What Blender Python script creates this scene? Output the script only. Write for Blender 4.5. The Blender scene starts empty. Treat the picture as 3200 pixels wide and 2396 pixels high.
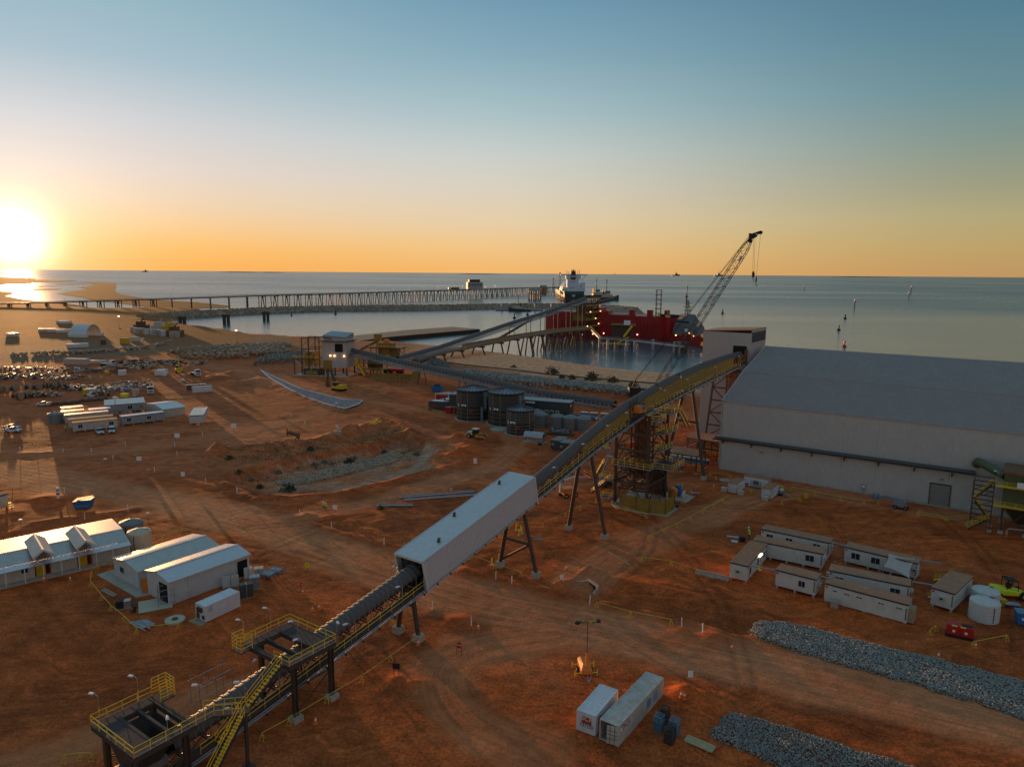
import bpy,bmesh,math,random
import numpy as np
from mathutils import Matrix,Vector
random.seed(7)
SC=bpy.context.scene
COL=SC.collection
R=math.radians
PI=math.pi
# -------- camera
CAM_H=53.0
FPX=2220.0
PITCH=math.atan((1198-853)/FPX)
ROLL=R(0.45)
cam=bpy.data.objects.new('camera',bpy.data.cameras.new('camera'))
COL.objects.link(cam)
cam.data.sensor_width=36
cam.data.lens=FPX/3200*36
cam.data.clip_start=0.5
cam.data.clip_end=200000
cam.matrix_world=Matrix.Translation((0,0,CAM_H))@Matrix.Rotation(PI/2-PITCH,4,'X')@Matrix.Rotation(ROLL,4,'Z')
SC.camera=cam
# -------- light
SUN_AZ,SUN_EL=R(-34.6),R(2.0)
SC.view_settings.view_transform='Standard'
SC.view_settings.look='None'
SC.view_settings.gamma=1
SC.view_settings.use_curve_mapping=False
SC.view_settings.exposure=0.0
SC.cycles.max_bounces=5
SC.cycles.use_denoising=True
def lin(r,g,b):
 f=lambda c:(c/255/12.92)if c<=10 else((c/255+0.055)/1.055)**2.4
 return(f(r),f(g),f(b),1.0)
def make_world():
 w=bpy.data.worlds.new('World')
 SC.world=w
 w.use_nodes=True
 nt=w.node_tree
 n,L=nt.nodes,nt.links
 n.clear()
 out=n.new('ShaderNodeOutputWorld')
 tc=n.new('ShaderNodeTexCoord')
 sep=n.new('ShaderNodeSeparateXYZ')
 L.new(tc.outputs['Generated'],sep.inputs[0])
 def M(op,a,b=None,c=None,clamp=False):
  m=n.new('ShaderNodeMath');m.operation=op;m.use_clamp=clamp
  for i,v in enumerate((a,b,c)):
   if v is None:continue
   if isinstance(v,(int,float)):m.inputs[i].default_value=v
   else:L.new(v,m.inputs[i])
  return m.outputs[0]
 el=M('MULTIPLY',M('ARCSINE',sep.outputs[2]),180/PI)
 t=M('DIVIDE',M('MAXIMUM',el,0.0),60.0,clamp=True)
 sx,sy=math.sin(SUN_AZ),math.cos(SUN_AZ)
 hl=M('MAXIMUM',M('SQRT',M('ADD',M('MULTIPLY',sep.outputs[0],sep.outputs[0]),M('MULTIPLY',sep.outputs[1],sep.outputs[1]))),1e-4)
 cosaz=M('DIVIDE',M('ADD',M('MULTIPLY',sep.outputs[0],sx),M('MULTIPLY',sep.outputs[1],sy)),hl)
 az=M('MULTIPLY',M('ARCCOSINE',M('MINIMUM',M('MAXIMUM',cosaz,-1.0),1.0)),180/PI)
 def ramp(stops):
  r=n.new('ShaderNodeValToRGB')
  r.color_ramp.interpolation='EASE' if False else 'LINEAR'
  e=r.color_ramp.elements
  while len(e)>1:e.remove(e[-1])
  for i,(d,c)in enumerate(stops):
   p=d/60.0
   if i==0:e[0].position=p;e[0].color=lin(*c)
   else:
    k=e.new(p);k.color=lin(*c)
  L.new(t,r.inputs[0])
  return r.outputs[0]
 near=ramp([(0,(253,174,80)),(1.6,(254,190,102)),(3.2,(250,205,148)),(5,(242,214,184)),(7,(232,216,206)),(10,(212,212,216)),(14,(170,194,206)),(19,(146,182,197)),(32,(122,160,182)),(60,(102,136,158))])
 mid=ramp([(0,(246,186,110)),(2,(244,200,138)),(4,(233,209,172)),(6.5,(221,212,194)),(9,(204,210,205)),(12,(172,196,201)),(16,(138,174,190)),(20,(112,154,178)),(32,(106,142,164)),(60,(102,134,156))])
 far=ramp([(0,(196,152,98)),(2,(190,164,108)),(4,(180,168,124)),(6,(158,158,130)),(9,(130,150,142)),(12,(106,142,150)),(16,(88,130,148)),(20,(74,116,138)),(32,(88,120,142)),(60,(102,134,156))])
 back=ramp([(0,(162,146,136)),(4,(166,150,144)),(10,(154,148,148)),(20,(132,140,150)),(32,(114,134,150)),(60,(102,134,156))])
 def mix(a,b,f):
  m=n.new('ShaderNodeMix');m.data_type='RGBA'
  L.new(f,m.inputs[0]);L.new(a,m.inputs[6]);L.new(b,m.inputs[7])
  return m.outputs[2]
 def step(a,b):
  mr=n.new('ShaderNodeMapRange');mr.interpolation_type='SMOOTHSTEP'
  L.new(az,mr.inputs[0]);mr.inputs[1].default_value=a;mr.inputs[2].default_value=b
  return mr.outputs[0]
 c=mix(near,mid,step(2,38))
 c=mix(c,far,step(30,72))
 c=mix(c,back,step(75,150))
 ce,se=math.cos(SUN_EL),math.sin(SUN_EL)
 dot=n.new('ShaderNodeVectorMath');dot.operation='DOT_PRODUCT'
 L.new(tc.outputs['Generated'],dot.inputs[0]);dot.inputs[1].default_value=(sx*ce,sy*ce,se)
 ang=M('MULTIPLY',M('ARCCOSINE',M('MINIMUM',dot.outputs['Value'],1.0)),180/PI)
 g1=M('MULTIPLY',M('POWER',2.718,M('MULTIPLY',M('POWER',M('DIVIDE',ang,1.8),2.0),-1.0)),1.7)
 g2=M('MULTIPLY',M('POWER',2.718,M('DIVIDE',ang,-3.8)),0.7)
 glow=n.new('ShaderNodeMix');glow.data_type='RGBA';glow.blend_type='ADD';glow.clamp_result=False
 gc=n.new('ShaderNodeVectorMath');gc.operation='SCALE';gc.inputs[0].default_value=(1.0,0.88,0.66)
 gs=n.new('ShaderNodeMath');gs.operation='ADD'
 L.new(g1,gs.inputs[0]);L.new(g2,gs.inputs[1]);L.new(gs.outputs[0],gc.inputs[3])
 glow.inputs[0].default_value=1.0
 L.new(c,glow.inputs[6]);L.new(gc.outputs[0],glow.inputs[7])
 bg=n.new('ShaderNodeBackground');L.new(glow.outputs[2],bg.inputs[0]);bg.inputs[1].default_value=0.96
 sky=n.new('ShaderNodeTexSky');sky.sky_type='NISHITA';sky.sun_disc=False
 sky.sun_elevation=SUN_EL;sky.sun_rotation=SUN_AZ;sky.dust_density=0.6
 bg2=n.new('ShaderNodeBackground');L.new(sky.outputs[0],bg2.inputs[0]);bg2.inputs[1].default_value=0.002
 add=n.new('ShaderNodeAddShader');L.new(bg.outputs[0],add.inputs[0]);L.new(bg2.outputs[0],add.inputs[1])
 L.new(add.outputs[0],out.inputs[0])
make_world()
sun=bpy.data.objects.new('sun',bpy.data.lights.new('sun','SUN'))
COL.objects.link(sun)
sun.data.energy=4.4
sun.data.angle=R(0.6)
sun.data.color=(1.0,0.50,0.19)
sd=Vector((math.sin(SUN_AZ)*math.cos(SUN_EL),math.cos(SUN_AZ)*math.cos(SUN_EL),math.sin(SUN_EL)))
sun.rotation_euler=sd.to_track_quat('Z','Y').to_euler()
ORD='first second third fourth fifth sixth seventh eighth ninth tenth eleventh twelfth thirteenth fourteenth fifteenth sixteenth seventeenth eighteenth nineteenth twentieth twenty-first twenty-second'.split()
# -------- survey helpers
SHEET={'P':(0,0,1),'F':(0,0,1.4467),'R1':(0,1000,.3617),'R2':(800,800,.3617),'R3':(1600,700,.3623),'R4':(2400,800,.3623),'R5':(0,800,.3617),'L1':(0,1400,.3623),'L2':(0,1850,.3617),'L3':(700,1700,.3623),'L4':(700,1150,.3623),'L5':(1400,1200,.3623),'B1':(1500,1700,.4204),'B2':(2200,1350,.4521),'B3':(2200,1600,.4521),'B4':(2200,1900,.4521),'B5':(1200,1100,.2712),'C1':(1850,1000,.2415),'C2':(1800,1350,.2260),'C3':(240,2000,.2984),'C4':(2900,1400,.1812),'C5':(900,1000,.2712),'D1':(1780,2100,.1989),'D2':(1400,1200,.1356),'D3':(1560,820,.1808),'D4':(1850,930,.1808),'D5':(2230,1460,.1356),'D6':(0,1130,.1899),'D7':(380,1130,.1447),'D8':(1660,1230,.1537)}
CR,SR,CPI,SPI=math.cos(ROLL),math.sin(ROLL),math.cos(PITCH),math.sin(PITCH)
def sightline(s,x,y):
 ox,oy,k=SHEET[s]
 u,v=(ox+x*k-1600)/FPX,-(oy+y*k-1198)/FPX
 u,v=u*CR-v*SR,u*SR+v*CR
 return Vector((u,CPI+v*SPI,-SPI+v*CPI))
def q(s,x,y,z=0.0):
 """world point at height z for a reading"""
 d=sightline(s,x,y)
 t=(z-CAM_H)/d.z
 return Vector((d.x*t,d.y*t,z))
def qd(s,x,y,D):
 """world point at northing D for a reading (for heights)"""
 d=sightline(s,x,y)
 t=D/d.y
 return Vector((d.x*t,D,CAM_H+d.z*t))
def qs(s,pts,z=0.0):
 return[q(s,a,b,z)for a,b in pts]
def heading(a,b):
 return math.atan2(b[1]-a[1],b[0]-a[0])
 # -------- materials
MATS={}
def mat(name,col,rough=0.6,metal=0.0,var=0.12,vs=1.5,bump=0.0,bs=20.0,spec=0.4,dust=0.0,dustcol=(0.22,0.085,0.035),emit=0.0,streak=None,alpha=1.0,rand=0.0):
 m=bpy.data.materials.new(name)
 m.use_nodes=True
 nt=m.node_tree
 n,L=nt.nodes,nt.links
 b=n['Principled BSDF']
 b.inputs['Roughness'].default_value=rough
 b.inputs['Metallic'].default_value=metal
 b.inputs['Specular IOR Level'].default_value=spec
 tc=n.new('ShaderNodeTexCoord')
 src=tc.outputs['Object']
 if streak:
  mp=n.new('ShaderNodeMapping');mp.inputs['Scale'].default_value=streak
  L.new(src,mp.inputs[0]);src=mp.outputs[0]
 no=n.new('ShaderNodeTexNoise');no.inputs['Scale'].default_value=vs;no.inputs['Detail'].default_value=5;no.inputs['Roughness'].default_value=0.62
 L.new(src,no.inputs['Vector'])
 mr=n.new('ShaderNodeMapRange');mr.inputs[1].default_value=0.3;mr.inputs[2].default_value=0.7
 mr.inputs[3].default_value=1-var;mr.inputs[4].default_value=1+var
 L.new(no.outputs[0],mr.inputs[0])
 fac=mr.outputs[0]
 if rand:
  oi=n.new('ShaderNodeObjectInfo')
  m2=n.new('ShaderNodeMapRange');m2.inputs[3].default_value=1-rand;m2.inputs[4].default_value=1+rand
  L.new(oi.outputs['Random'],m2.inputs[0])
  mm=n.new('ShaderNodeMath');mm.operation='MULTIPLY';L.new(fac,mm.inputs[0]);L.new(m2.outputs[0],mm.inputs[1]);fac=mm.outputs[0]
 sc=n.new('ShaderNodeVectorMath');sc.operation='SCALE';sc.inputs[0].default_value=col[:3]
 L.new(fac,sc.inputs[3])
 colour=sc.outputs[0]
 if dust:
  n2=n.new('ShaderNodeTexNoise');n2.inputs['Scale'].default_value=0.8;n2.inputs['Detail'].default_value=6
  L.new(tc.outputs['Object'],n2.inputs['Vector'])
  r2=n.new('ShaderNodeMapRange');r2.inputs[1].default_value=0.36;r2.inputs[2].default_value=0.74;r2.inputs[4].default_value=dust
  L.new(n2.outputs[0],r2.inputs[0])
  mx=n.new('ShaderNodeMix');mx.data_type='RGBA';L.new(r2.outputs[0],mx.inputs[0]);L.new(colour,mx.inputs[6]);mx.inputs[7].default_value=(*dustcol,1)
  colour=mx.outputs[2]
 L.new(colour,b.inputs['Base Color'])
 if bump:
  nb=n.new('ShaderNodeTexNoise');nb.inputs['Scale'].default_value=bs;nb.inputs['Detail'].default_value=4
  L.new(src,nb.inputs['Vector'])
  bp=n.new('ShaderNodeBump');bp.inputs['Strength'].default_value=bump;bp.inputs['Distance'].default_value=0.05
  L.new(nb.outputs[0],bp.inputs['Height']);L.new(bp.outputs[0],b.inputs['Normal'])
 if emit:
  b.inputs['Emission Color'].default_value=(*col[:3],1);b.inputs['Emission Strength'].default_value=emit
 MATS[name]=m
 return m
mat('dark steel',(.075,.068,.06),.55,.3,dust=.35)
mat('brown steel',(.11,.075,.05),.55,.3,dust=.4)
mat('galvanised',(.42,.43,.44),.38,.7,.15)
mat('pipe grey',(.3,.31,.32),.4,.3)
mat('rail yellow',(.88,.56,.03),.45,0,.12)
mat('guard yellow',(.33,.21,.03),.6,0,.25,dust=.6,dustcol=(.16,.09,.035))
mat('fence yellow',(.80,.58,.06),.6,0,.15,dust=.3)
mat('hood',(.115,.105,.098),.6,0,.16,2.0)
mat('hood dark',(.05,.044,.044),.8,0,.2,dust=.12)
mat('gallery clad',(.56,.57,.585),.42,.1,.06)
mat('gallery roof',(.64,.64,.65),.36,.35,.06)
mat('shed clad',(.56,.55,.53),.5,.1,.05,.3,dust=.12)
mat('shed roof',(.335,.275,.25),.7,0,.06,.3,dust=.12)
mat('tower clad',(.50,.47,.46),.5,.05,.05,.4,dust=.15)
mat('zinc roof',(.56,.52,.48),.36,.55,.1,3.0,dust=.15)
mat('cream wall',(.56,.52,.44),.6,0,.06,dust=.22)
mat('grey wall',(.35,.36,.38),.6,0,.06,dust=.15)
mat('light wall',(.58,.58,.57),.55,0,.06,dust=.15)
mat('brown roof',(.46,.235,.13),.75,0,.15,dust=.3)
mat('hut wall',(.66,.64,.58),.55,0,.06,dust=.16)
mat('white paint',(.76,.77,.78),.4,0,.06,dust=.12)
mat('container white',(.72,.74,.76),.42,.05,.07,dust=.12)
mat('container beige',(.58,.56,.50),.5,0,.12,dust=.45,dustcol=(.28,.16,.08))
mat('rust',(.2,.085,.04),.8,0,.3)
mat('navy trim',(.03,.045,.09),.5)
mat('glass',(.03,.035,.04),.12,0,.05)
mat('black',(.02,.02,.022),.6)
mat('rubber',(.022,.022,.022),.8)
mat('dark opening',(.012,.011,.010),.9)
mat('concrete',(.50,.44,.36),.8,0,.12,dust=.4)
mat('ship red',(.36,.016,.016),.45,0,.16,.12,dust=.15,dustcol=(.1,.01,.01))
mat('bright red',(.50,.02,.02),.4)
mat('safety orange',(.85,.20,.03),.5)
mat('orange steel',(.75,.22,.03),.5,0,.1,dust=.25)
mat('tank brown',(.034,.031,.020),.5,0,.15,dust=.06)
mat('tank grey',(.19,.21,.21),.5,0,.1)
mat('roof grey',(.26,.28,.31),.42,.3,.1)
mat('cream tank',(.55,.48,.35),.55,0,.06)
mat('white tank',(.62,.61,.58),.55,0,.06,dust=.12)
mat('dark wall',(.072,.077,.076),.5,.1,.08)
mat('machine yellow',(.68,.42,.02),.45,0,.08,dust=.25)
mat('lime yellow',(.72,.74,.02),.5)
mat('blue',(.03,.16,.42),.5,0,.1)
mat('steel blue',(.16,.27,.36),.45,.3,.1)
mat('rock grey',(.24,.225,.195),.85,0,.3,2.5,bump=.5,bs=6,rand=.3)
mat('rock tan',(.40,.285,.19),.85,0,.3,.6,bump=.5,bs=3,rand=.25)
mat('gravel blue',(.2,.21,.22),.85,0,.2,3.0,bump=.8,bs=8)
mat('liner white',(.62,.62,.62),.6,0,.15)
mat('timber',(.38,.28,.17),.75,0,.2,3.0)
mat('board',(.50,.37,.19),.7,0,.15)
mat('foliage',(.07,.085,.04),.8,0,.35,1.5,rand=.3)
mat('pale scrub',(.22,.21,.17),.85,0,.3,1.5,rand=.3)
mat('dry weed',(.11,.085,.05),.85,0,.35,1.5)
mat('skin',(.45,.27,.18),.6)
mat('hi vis',(.62,.78,.03),.6)
mat('navy cloth',(.02,.03,.06),.8)
mat('grey ship',(.13,.135,.135),.5,0,.15)
mat('ship hull',(.045,.04,.04),.4,0,.1)
mat('ship green',(.035,.11,.085),.4)
mat('ship white',(.68,.72,.76),.4,0,.04)
mat('red brown',(.10,.025,.02),.5)
mat('pile brown',(.09,.055,.034),.7,0,.2,.3)
mat('pile orange',(.42,.17,.05),.7,0,.2,.3)
mat('deck brown',(.22,.15,.10),.75,0,.2,.3)
mat('olive clad',(.10,.12,.06),.5,0,.1)
mat('lamp lit',(1.0,.55,.22),.5,emit=5)
mat('lamp white',(1.0,.86,.62),.5,emit=4)
mat('white print',(.85,.85,.85),.6,0,.02)
mat('red print',(.42,.05,.02),.6,0,.05)
mat('black print',(.02,.02,.02),.6)
mat('blue print',(.22,.34,.5),.6)
mat('sail cloth',(.52,.42,.36),.8,0,.1)
mat('duct',(.085,.09,.09),.4,.3,.1)
mat('seabird white',(.8,.8,.8),.6)
# -------- mesh builder
class MB:
 def __init__(s):
  s.v=[];s.f=[];s.m=[];s.k=0
 def add(s,vs,fs,m=None):
  o=len(s.v)
  s.v.extend(tuple(p)for p in vs)
  s.f.extend(tuple(i+o for i in f)for f in fs)
  s.m.extend([s.k if m is None else m]*len(fs))
  return s
 def box(s,c,d,rz=0.0,m=None,top=1.0):
  x,y,z=d[0]/2,d[1]/2,d[2]/2
  ca,sa=math.cos(rz),math.sin(rz)
  vs=[]
  for zz,k in((-z,1.0),(z,top)):
   for a,b in((-x,-y),(x,-y),(x,y),(-x,y)):
    a*=k;b*=k
    vs.append((c[0]+a*ca-b*sa,c[1]+a*sa+b*ca,c[2]+zz))
  return s.add(vs,[(3,2,1,0),(4,5,6,7),(0,1,5,4),(1,2,6,5),(2,3,7,6),(3,0,4,7)],m)
 def span(s,a,b,m=None):
  """axis aligned box between two corners"""
  return s.box([(a[i]+b[i])/2 for i in range(3)],[abs(b[i]-a[i])for i in range(3)],0,m)
 def bar(s,p,r,w,h=None,m=None,up=(0,0,1)):
  p,r=Vector(p),Vector(r)
  d=r-p
  if d.length<1e-6:return s
  d.normalize()
  u=Vector(up)
  if abs(d.dot(u))>.98:u=Vector((1,0,0))
  x=d.cross(u).normalized()*(w/2)
  y=x.cross(d).normalized()*((h or w)/2)
  vs=[p-x-y,p+x-y,p+x+y,p-x+y,r-x-y,r+x-y,r+x+y,r-x+y]
  return s.add(vs,[(0,1,2,3),(7,6,5,4),(4,5,1,0),(5,6,2,1),(6,7,3,2),(7,4,0,3)],m)
 def tube(s,pts,r,n=6,m=None,cap=True,r2=None):
  pts=[Vector(p)for p in pts]
  rings=[]
  N=len(pts)
  u0=None
  for i,p in enumerate(pts):
   d=(pts[min(i+1,N-1)]-pts[max(i-1,0)])
   if d.length<1e-9:d=Vector((0,0,1))
   d.normalize()
   if u0 is None:
    u0=Vector((0,0,1))if abs(d.z)<.9 else Vector((1,0,0))
   x=(u0-d*u0.dot(d))
   if x.length<1e-4:x=d.orthogonal()
   x.normalize();u0=x
   y=d.cross(x)
   rr=r if r2 is None else r+(r2-r)*i/max(1,N-1)
   rings.append([p+(x*math.cos(2*PI*k/n)+y*math.sin(2*PI*k/n))*rr for k in range(n)])
  vs=[v for g in rings for v in g]
  fs=[]
  for i in range(N-1):
   for k in range(n):
    fs.append((i*n+k,i*n+(k+1)%n,(i+1)*n+(k+1)%n,(i+1)*n+k))
  if cap:
   fs.append(tuple(range(n-1,-1,-1)));fs.append(tuple((N-1)*n+k for k in range(n)))
  return s.add(vs,fs,m)
 def lathe(s,prof,n=16,c=(0,0,0),m=None,a0=0.0,a1=2*PI):
  full=abs(a1-a0-2*PI)<1e-6
  cols=n if full else n+1
  vs=[]
  for r,z in prof:
   for k in range(cols):
    a=a0+(a1-a0)*k/n
    vs.append((c[0]+r*math.cos(a),c[1]+r*math.sin(a),c[2]+z))
  fs=[]
  for i in range(len(prof)-1):
   for k in range(n):
    k2=(k+1)%cols
    fs.append((i*cols+k,i*cols+k2,(i+1)*cols+k2,(i+1)*cols+k))
  return s.add(vs,fs,m)
 def cyl(s,c,r,h,n=12,m=None,r2=None):
  r2=r if r2 is None else r2
  s.lathe([(r,0),(r2,h)],n,c,m)
  o=len(s.v)
  b=[(c[0]+r*math.cos(2*PI*k/n),c[1]+r*math.sin(2*PI*k/n),c[2])for k in range(n)]
  t=[(c[0]+r2*math.cos(2*PI*k/n),c[1]+r2*math.sin(2*PI*k/n),c[2]+h)for k in range(n)]
  s.add(b,[tuple(range(n-1,-1,-1))],m)
  return s.add(t,[tuple(range(n))],m)
 def prism(s,poly,a,b,axis='z',m=None):
  """extrude a 2-D outline between a and b along an axis"""
  n=len(poly)
  P={'z':lambda u,v,w:(u,v,w),'x':lambda u,v,w:(w,u,v),'y':lambda u,v,w:(u,w,v)}[axis]
  vs=[P(u,v,a)for u,v in poly]+[P(u,v,b)for u,v in poly]
  fs=[tuple(range(n-1,-1,-1)),tuple(range(n,2*n))]
  fs+=[(i,(i+1)%n,n+(i+1)%n,n+i)for i in range(n)]
  return s.add(vs,fs,m)
 def sheet(s,a,b,c,d,m=None):
  return s.add([a,b,c,d],[(0,1,2,3)],m)
 def loft(s,secs,m=None,close=True,cap=True):
  n=len(secs[0])
  vs=[p for g in secs for p in g]
  fs=[]
  for i in range(len(secs)-1):
   for k in range(n if close else n-1):
    fs.append((i*n+k,i*n+(k+1)%n,(i+1)*n+(k+1)%n,(i+1)*n+k))
  if cap:
   fs.append(tuple(range(n-1,-1,-1)));fs.append(tuple((len(secs)-1)*n+k for k in range(n)))
  return s.add(vs,fs,m)
 def rib(s,o,u,v,pitch,depth,m=None):
  """corrugated sheet: origin o, run vector u (ribs repeat along it), span vector v; ribs stand out along u x v"""
  o,u,v=Vector(o),Vector(u),Vector(v)
  n=max(1,round(u.length/pitch))
  nn=u.cross(v).normalized()*depth
  du=u/n
  line=[]
  for i in range(n):
   p=o+du*i
   line+=[p,p+du*.42,p+du*.5+nn,p+du*.92+nn]
  line.append(o+u)
  k=len(line)
  return s.add([p for p in line]+[p+v for p in line],[(i,i+1,k+i+1,k+i)for i in range(k-1)],m)
 def rail(s,pts,h=1.05,post=2.0,r=.03,mid=1,m=None,n=4,close=False):
  pts=[Vector(p)for p in pts]
  if close:pts.append(pts[0])
  up=Vector((0,0,1))
  for a,b in zip(pts,pts[1:]):
   for k in range(mid+1):
    z=up*(h*(mid+1-k)/(mid+1))
    s.tube([a+z,b+z],r,n,m,False)
   c=max(1,round((b-a).length/post))
   for i in range(c+1):
    p=a+(b-a)*i/c
    s.tube([p,p+up*h],r,n,m,False)
  return s
 def mesh(s,name,mats):
  me=bpy.data.meshes.new(name)
  me.from_pydata(s.v,[],s.f)
  for x in(mats if isinstance(mats,(list,tuple))else[mats]):
   me.materials.append(MATS[x])
  if any(s.m):me.polygons.foreach_set('material_index',s.m)
  return me
 def build(s,name,mats,parent=None,smooth=False):
  me=s.mesh(name,mats)
  o=bpy.data.objects.new(name,me)
  COL.objects.link(o)
  if parent is not None:o.parent=parent
  if smooth:
   me.polygons.foreach_set('use_smooth',[True]*len(me.polygons))
   try:me.set_sharp_from_angle(angle=R(42))
   except Exception:pass
  return o
def part(name,me,parent,loc=(0,0,0),rz=0.0,rot=None,scale=None):
 o=bpy.data.objects.new(name,me)
 COL.objects.link(o)
 o.parent=parent
 o.location=loc
 o.rotation_euler=rot or(0,0,rz)
 if scale:o.scale=scale
 return o
def tag(o,label=None,cat=None,group=None,kind=None):
 if label:o['label']=label
 if cat:o['category']=cat
 if group:o['group']=group
 if kind:o['kind']=kind
 return o
def thing(name,label,cat,loc=(0,0,0),rz=0.0,group=None):
 o=bpy.data.objects.new(name,None)
 o.empty_display_size=.2
 COL.objects.link(o)
 o.location=loc
 o.rotation_euler=(0,0,rz)
 return tag(o,label,cat,group)
def copy(o,loc,rz=0.0,label=None,group=None,scale=None):
 def rec(a,par):
  c=a.copy();COL.objects.link(c)
  if par is not None:c.parent=par
  for ch in a.children:rec(ch,c)
  return c
 c=rec(o,None)
 c.location=loc
 c.rotation_euler=(0,0,rz)
 if scale:c.scale=(scale,)*3
 if label:c['label']=label
 if group:c['group']=group
 return c
def letters(text,size,name,material,parent,loc,rot,spacing=1.0,sx=1.0):
 """flat lettering built as a thin mesh"""
 cu=bpy.data.curves.new(name,'FONT')
 cu.body=text;cu.size=size;cu.extrude=0.004;cu.align_x='CENTER';cu.align_y='CENTER';cu.space_character=spacing
 cu.resolution_u=3
 t=bpy.data.objects.new(name,cu);COL.objects.link(t)
 me=bpy.data.meshes.new_from_object(t)
 me.name=name
 me.materials.clear();me.materials.append(MATS[material])
 bpy.data.objects.remove(t);bpy.data.curves.remove(cu)
 o=bpy.data.objects.new(name,me);COL.objects.link(o)
 o.parent=parent;o.location=loc;o.rotation_euler=rot;o.scale=(sx,1,1)
 return o
 # -------- terrain
def hash2(ix,iy,seed):
 h=(ix.astype(np.int64)*374761393+iy.astype(np.int64)*668265263+seed*1442695041)&0x7fffffff
 h=((h^(h>>13))*1274126177)&0x7fffffff
 h=h^(h>>16)
 return(h&0xffff)/65535.0
def vnoise(x,y,s,seed=0):
 x=x/s;y=y/s
 ix=np.floor(x);iy=np.floor(y)
 fx=x-ix;fy=y-iy
 fx=fx*fx*(3-2*fx);fy=fy*fy*(3-2*fy)
 a=hash2(ix,iy,seed);b=hash2(ix+1,iy,seed);c=hash2(ix,iy+1,seed);d=hash2(ix+1,iy+1,seed)
 return(a+(b-a)*fx)*(1-fy)+(c+(d-c)*fx)*fy-.5
def fbm(x,y,s,seed=0,o=4,g=.5):
 t=0;a=1.0
 for i in range(o):
  t=t+a*vnoise(x+31.7*i,y-17.3*i,s/2**i,seed+i);a*=g
 return t
def inside(px,py,poly):
 r=np.zeros(px.shape,bool)
 n=len(poly)
 for i in range(n):
  x1,y1=poly[i][0],poly[i][1];x2,y2=poly[i-1][0],poly[i-1][1]
  if y1==y2:continue
  c=((y1>py)!=(y2>py))&(px<(x2-x1)*(py-y1)/(y2-y1)+x1)
  r^=c
 return r
def line_dist(px,py,pts):
 """distance to a polyline, signed side and length along it"""
 best=np.full(px.shape,1e9);lat=np.zeros(px.shape);along=np.zeros(px.shape)
 acc=0.0
 for a,b in zip(pts,pts[1:]):
  dx,dy=b[0]-a[0],b[1]-a[1]
  l=math.hypot(dx,dy)
  if l<1e-6:continue
  t=np.clip(((px-a[0])*dx+(py-a[1])*dy)/l/l,0,1)
  ex,ey=px-(a[0]+t*dx),py-(a[1]+t*dy)
  d=np.hypot(ex,ey)
  k=d<best
  best=np.where(k,d,best)
  lat=np.where(k,np.sign(dx*ey-dy*ex)*d,lat)
  along=np.where(k,acc+t*l,along)
  acc+=l
 return best,lat,along
def sdist(px,py,poly):
 d=line_dist(px,py,list(poly)+[poly[0]])[0]
 return np.where(inside(px,py,poly),d,-d)
def smooth(a,b,x):
 t=np.clip((x-a)/(b-a),0,1)
 return t*t*(3-2*t)
def smooth_line(pts,k=6):
 """Catmull-Rom through surveyed points"""
 p=[Vector((a[0],a[1],a[2]if len(a)>2 else 0))for a in pts]
 p=[p[0]*2-p[1]]+p+[p[-1]*2-p[-2]]
 o=[]
 for i in range(1,len(p)-2):
  for j in range(k):
   t=j/k
   o.append(.5*((2*p[i])+(p[i+1]-p[i-1])*t+(2*p[i-1]-5*p[i]+4*p[i+1]-p[i+2])*t*t+(3*p[i]-p[i-1]-3*p[i+1]+p[i+2])*t**3))
 o.append(p[-2])
 return o
def axis(lo,hi,step,out_lo,out_hi,g):
 a=list(np.arange(lo,hi,step))
 s=step;x=a[-1]
 while x<out_hi:s*=g;x+=s;a.append(x)
 s=step;x=lo;pre=[]
 while x>out_lo:s*=g;x-=s;pre.append(x)
 return np.array(pre[::-1]+a)
SEA=-5.0
coast=[(-1500,980),(-900,960)]+[tuple(p[:2])for p in qs('P',[(0,950),(155,950),(230,958),(290,968),(362,972),(470,969),(560,972),(640,975),(640,985),(560,997),(477,1014),(571,1022),(687,1038),(800,1057),(873,1059),(940,1063),(1000,1060),(1080,1072),(1150,1074),(1226,1067),(1335,1079),(1480,1091),(1600,1106),(1745,1127),(1908,1151),(2064,1166),(2200,1174),(2600,1190)],SEA)]+[(420,380),(900,300),(900,-60),(-1500,-60)]
basin=qs('L4',[(-10,930),(250,1040),(430,1090),(720,1065),(960,1052),(1250,990),(1700,880),(1840,835),(1760,770),(1830,710),(1720,630),(1560,575),(1350,640),(1050,700),(650,760),(250,850)])
bank_top=qs('L4',[(-300,900),(0,715),(330,690),(620,655),(900,605),(1150,540),(1360,465),(1480,500),(1600,575)])
haul=smooth_line(qs('F',[(-260,985),(0,1014),(250,1062),(450,1105),(650,1165),(850,1240),(1000,1292),(1250,1345),(1500,1402),(1750,1455),(2000,1512),(2400,1605)]))
road2=smooth_line(qs('F',[(520,1128),(650,1118),(800,1085),(930,1050),(1050,1010),(1110,960),(1080,925),(980,900),(880,880),(700,850),(600,812),(480,790)]))
road3=smooth_line(qs('F',[(-100,975),(150,978),(330,962),(500,935),(640,905),(700,880),(660,850),(560,820),(470,795),(380,775),(330,760)]))
road4=smooth_line(qs('F',[(640,1455),(560,1480),(330,1560),(100,1640),(-100,1700)]))
road5=smooth_line(qs('F',[(1180,1640),(1000,1560),(950,1460),(1020,1400),(1200,1370)]))
road6=smooth_line(qs('F',[(2300,1160),(1950,1090),(1700,1060),(1500,1120),(1350,1190),(1250,1260)]))
paved=qs('F',[(-100,735),(150,722),(330,712),(430,700),(560,712),(640,735),(650,750),(560,748),(420,752),(330,765),(150,778),(-100,790)])
beach_back=qs('F',[(640,742),(760,768),(900,772),(1050,800),(1250,835),(1400,855),(1560,872),(2300,900)])
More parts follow.
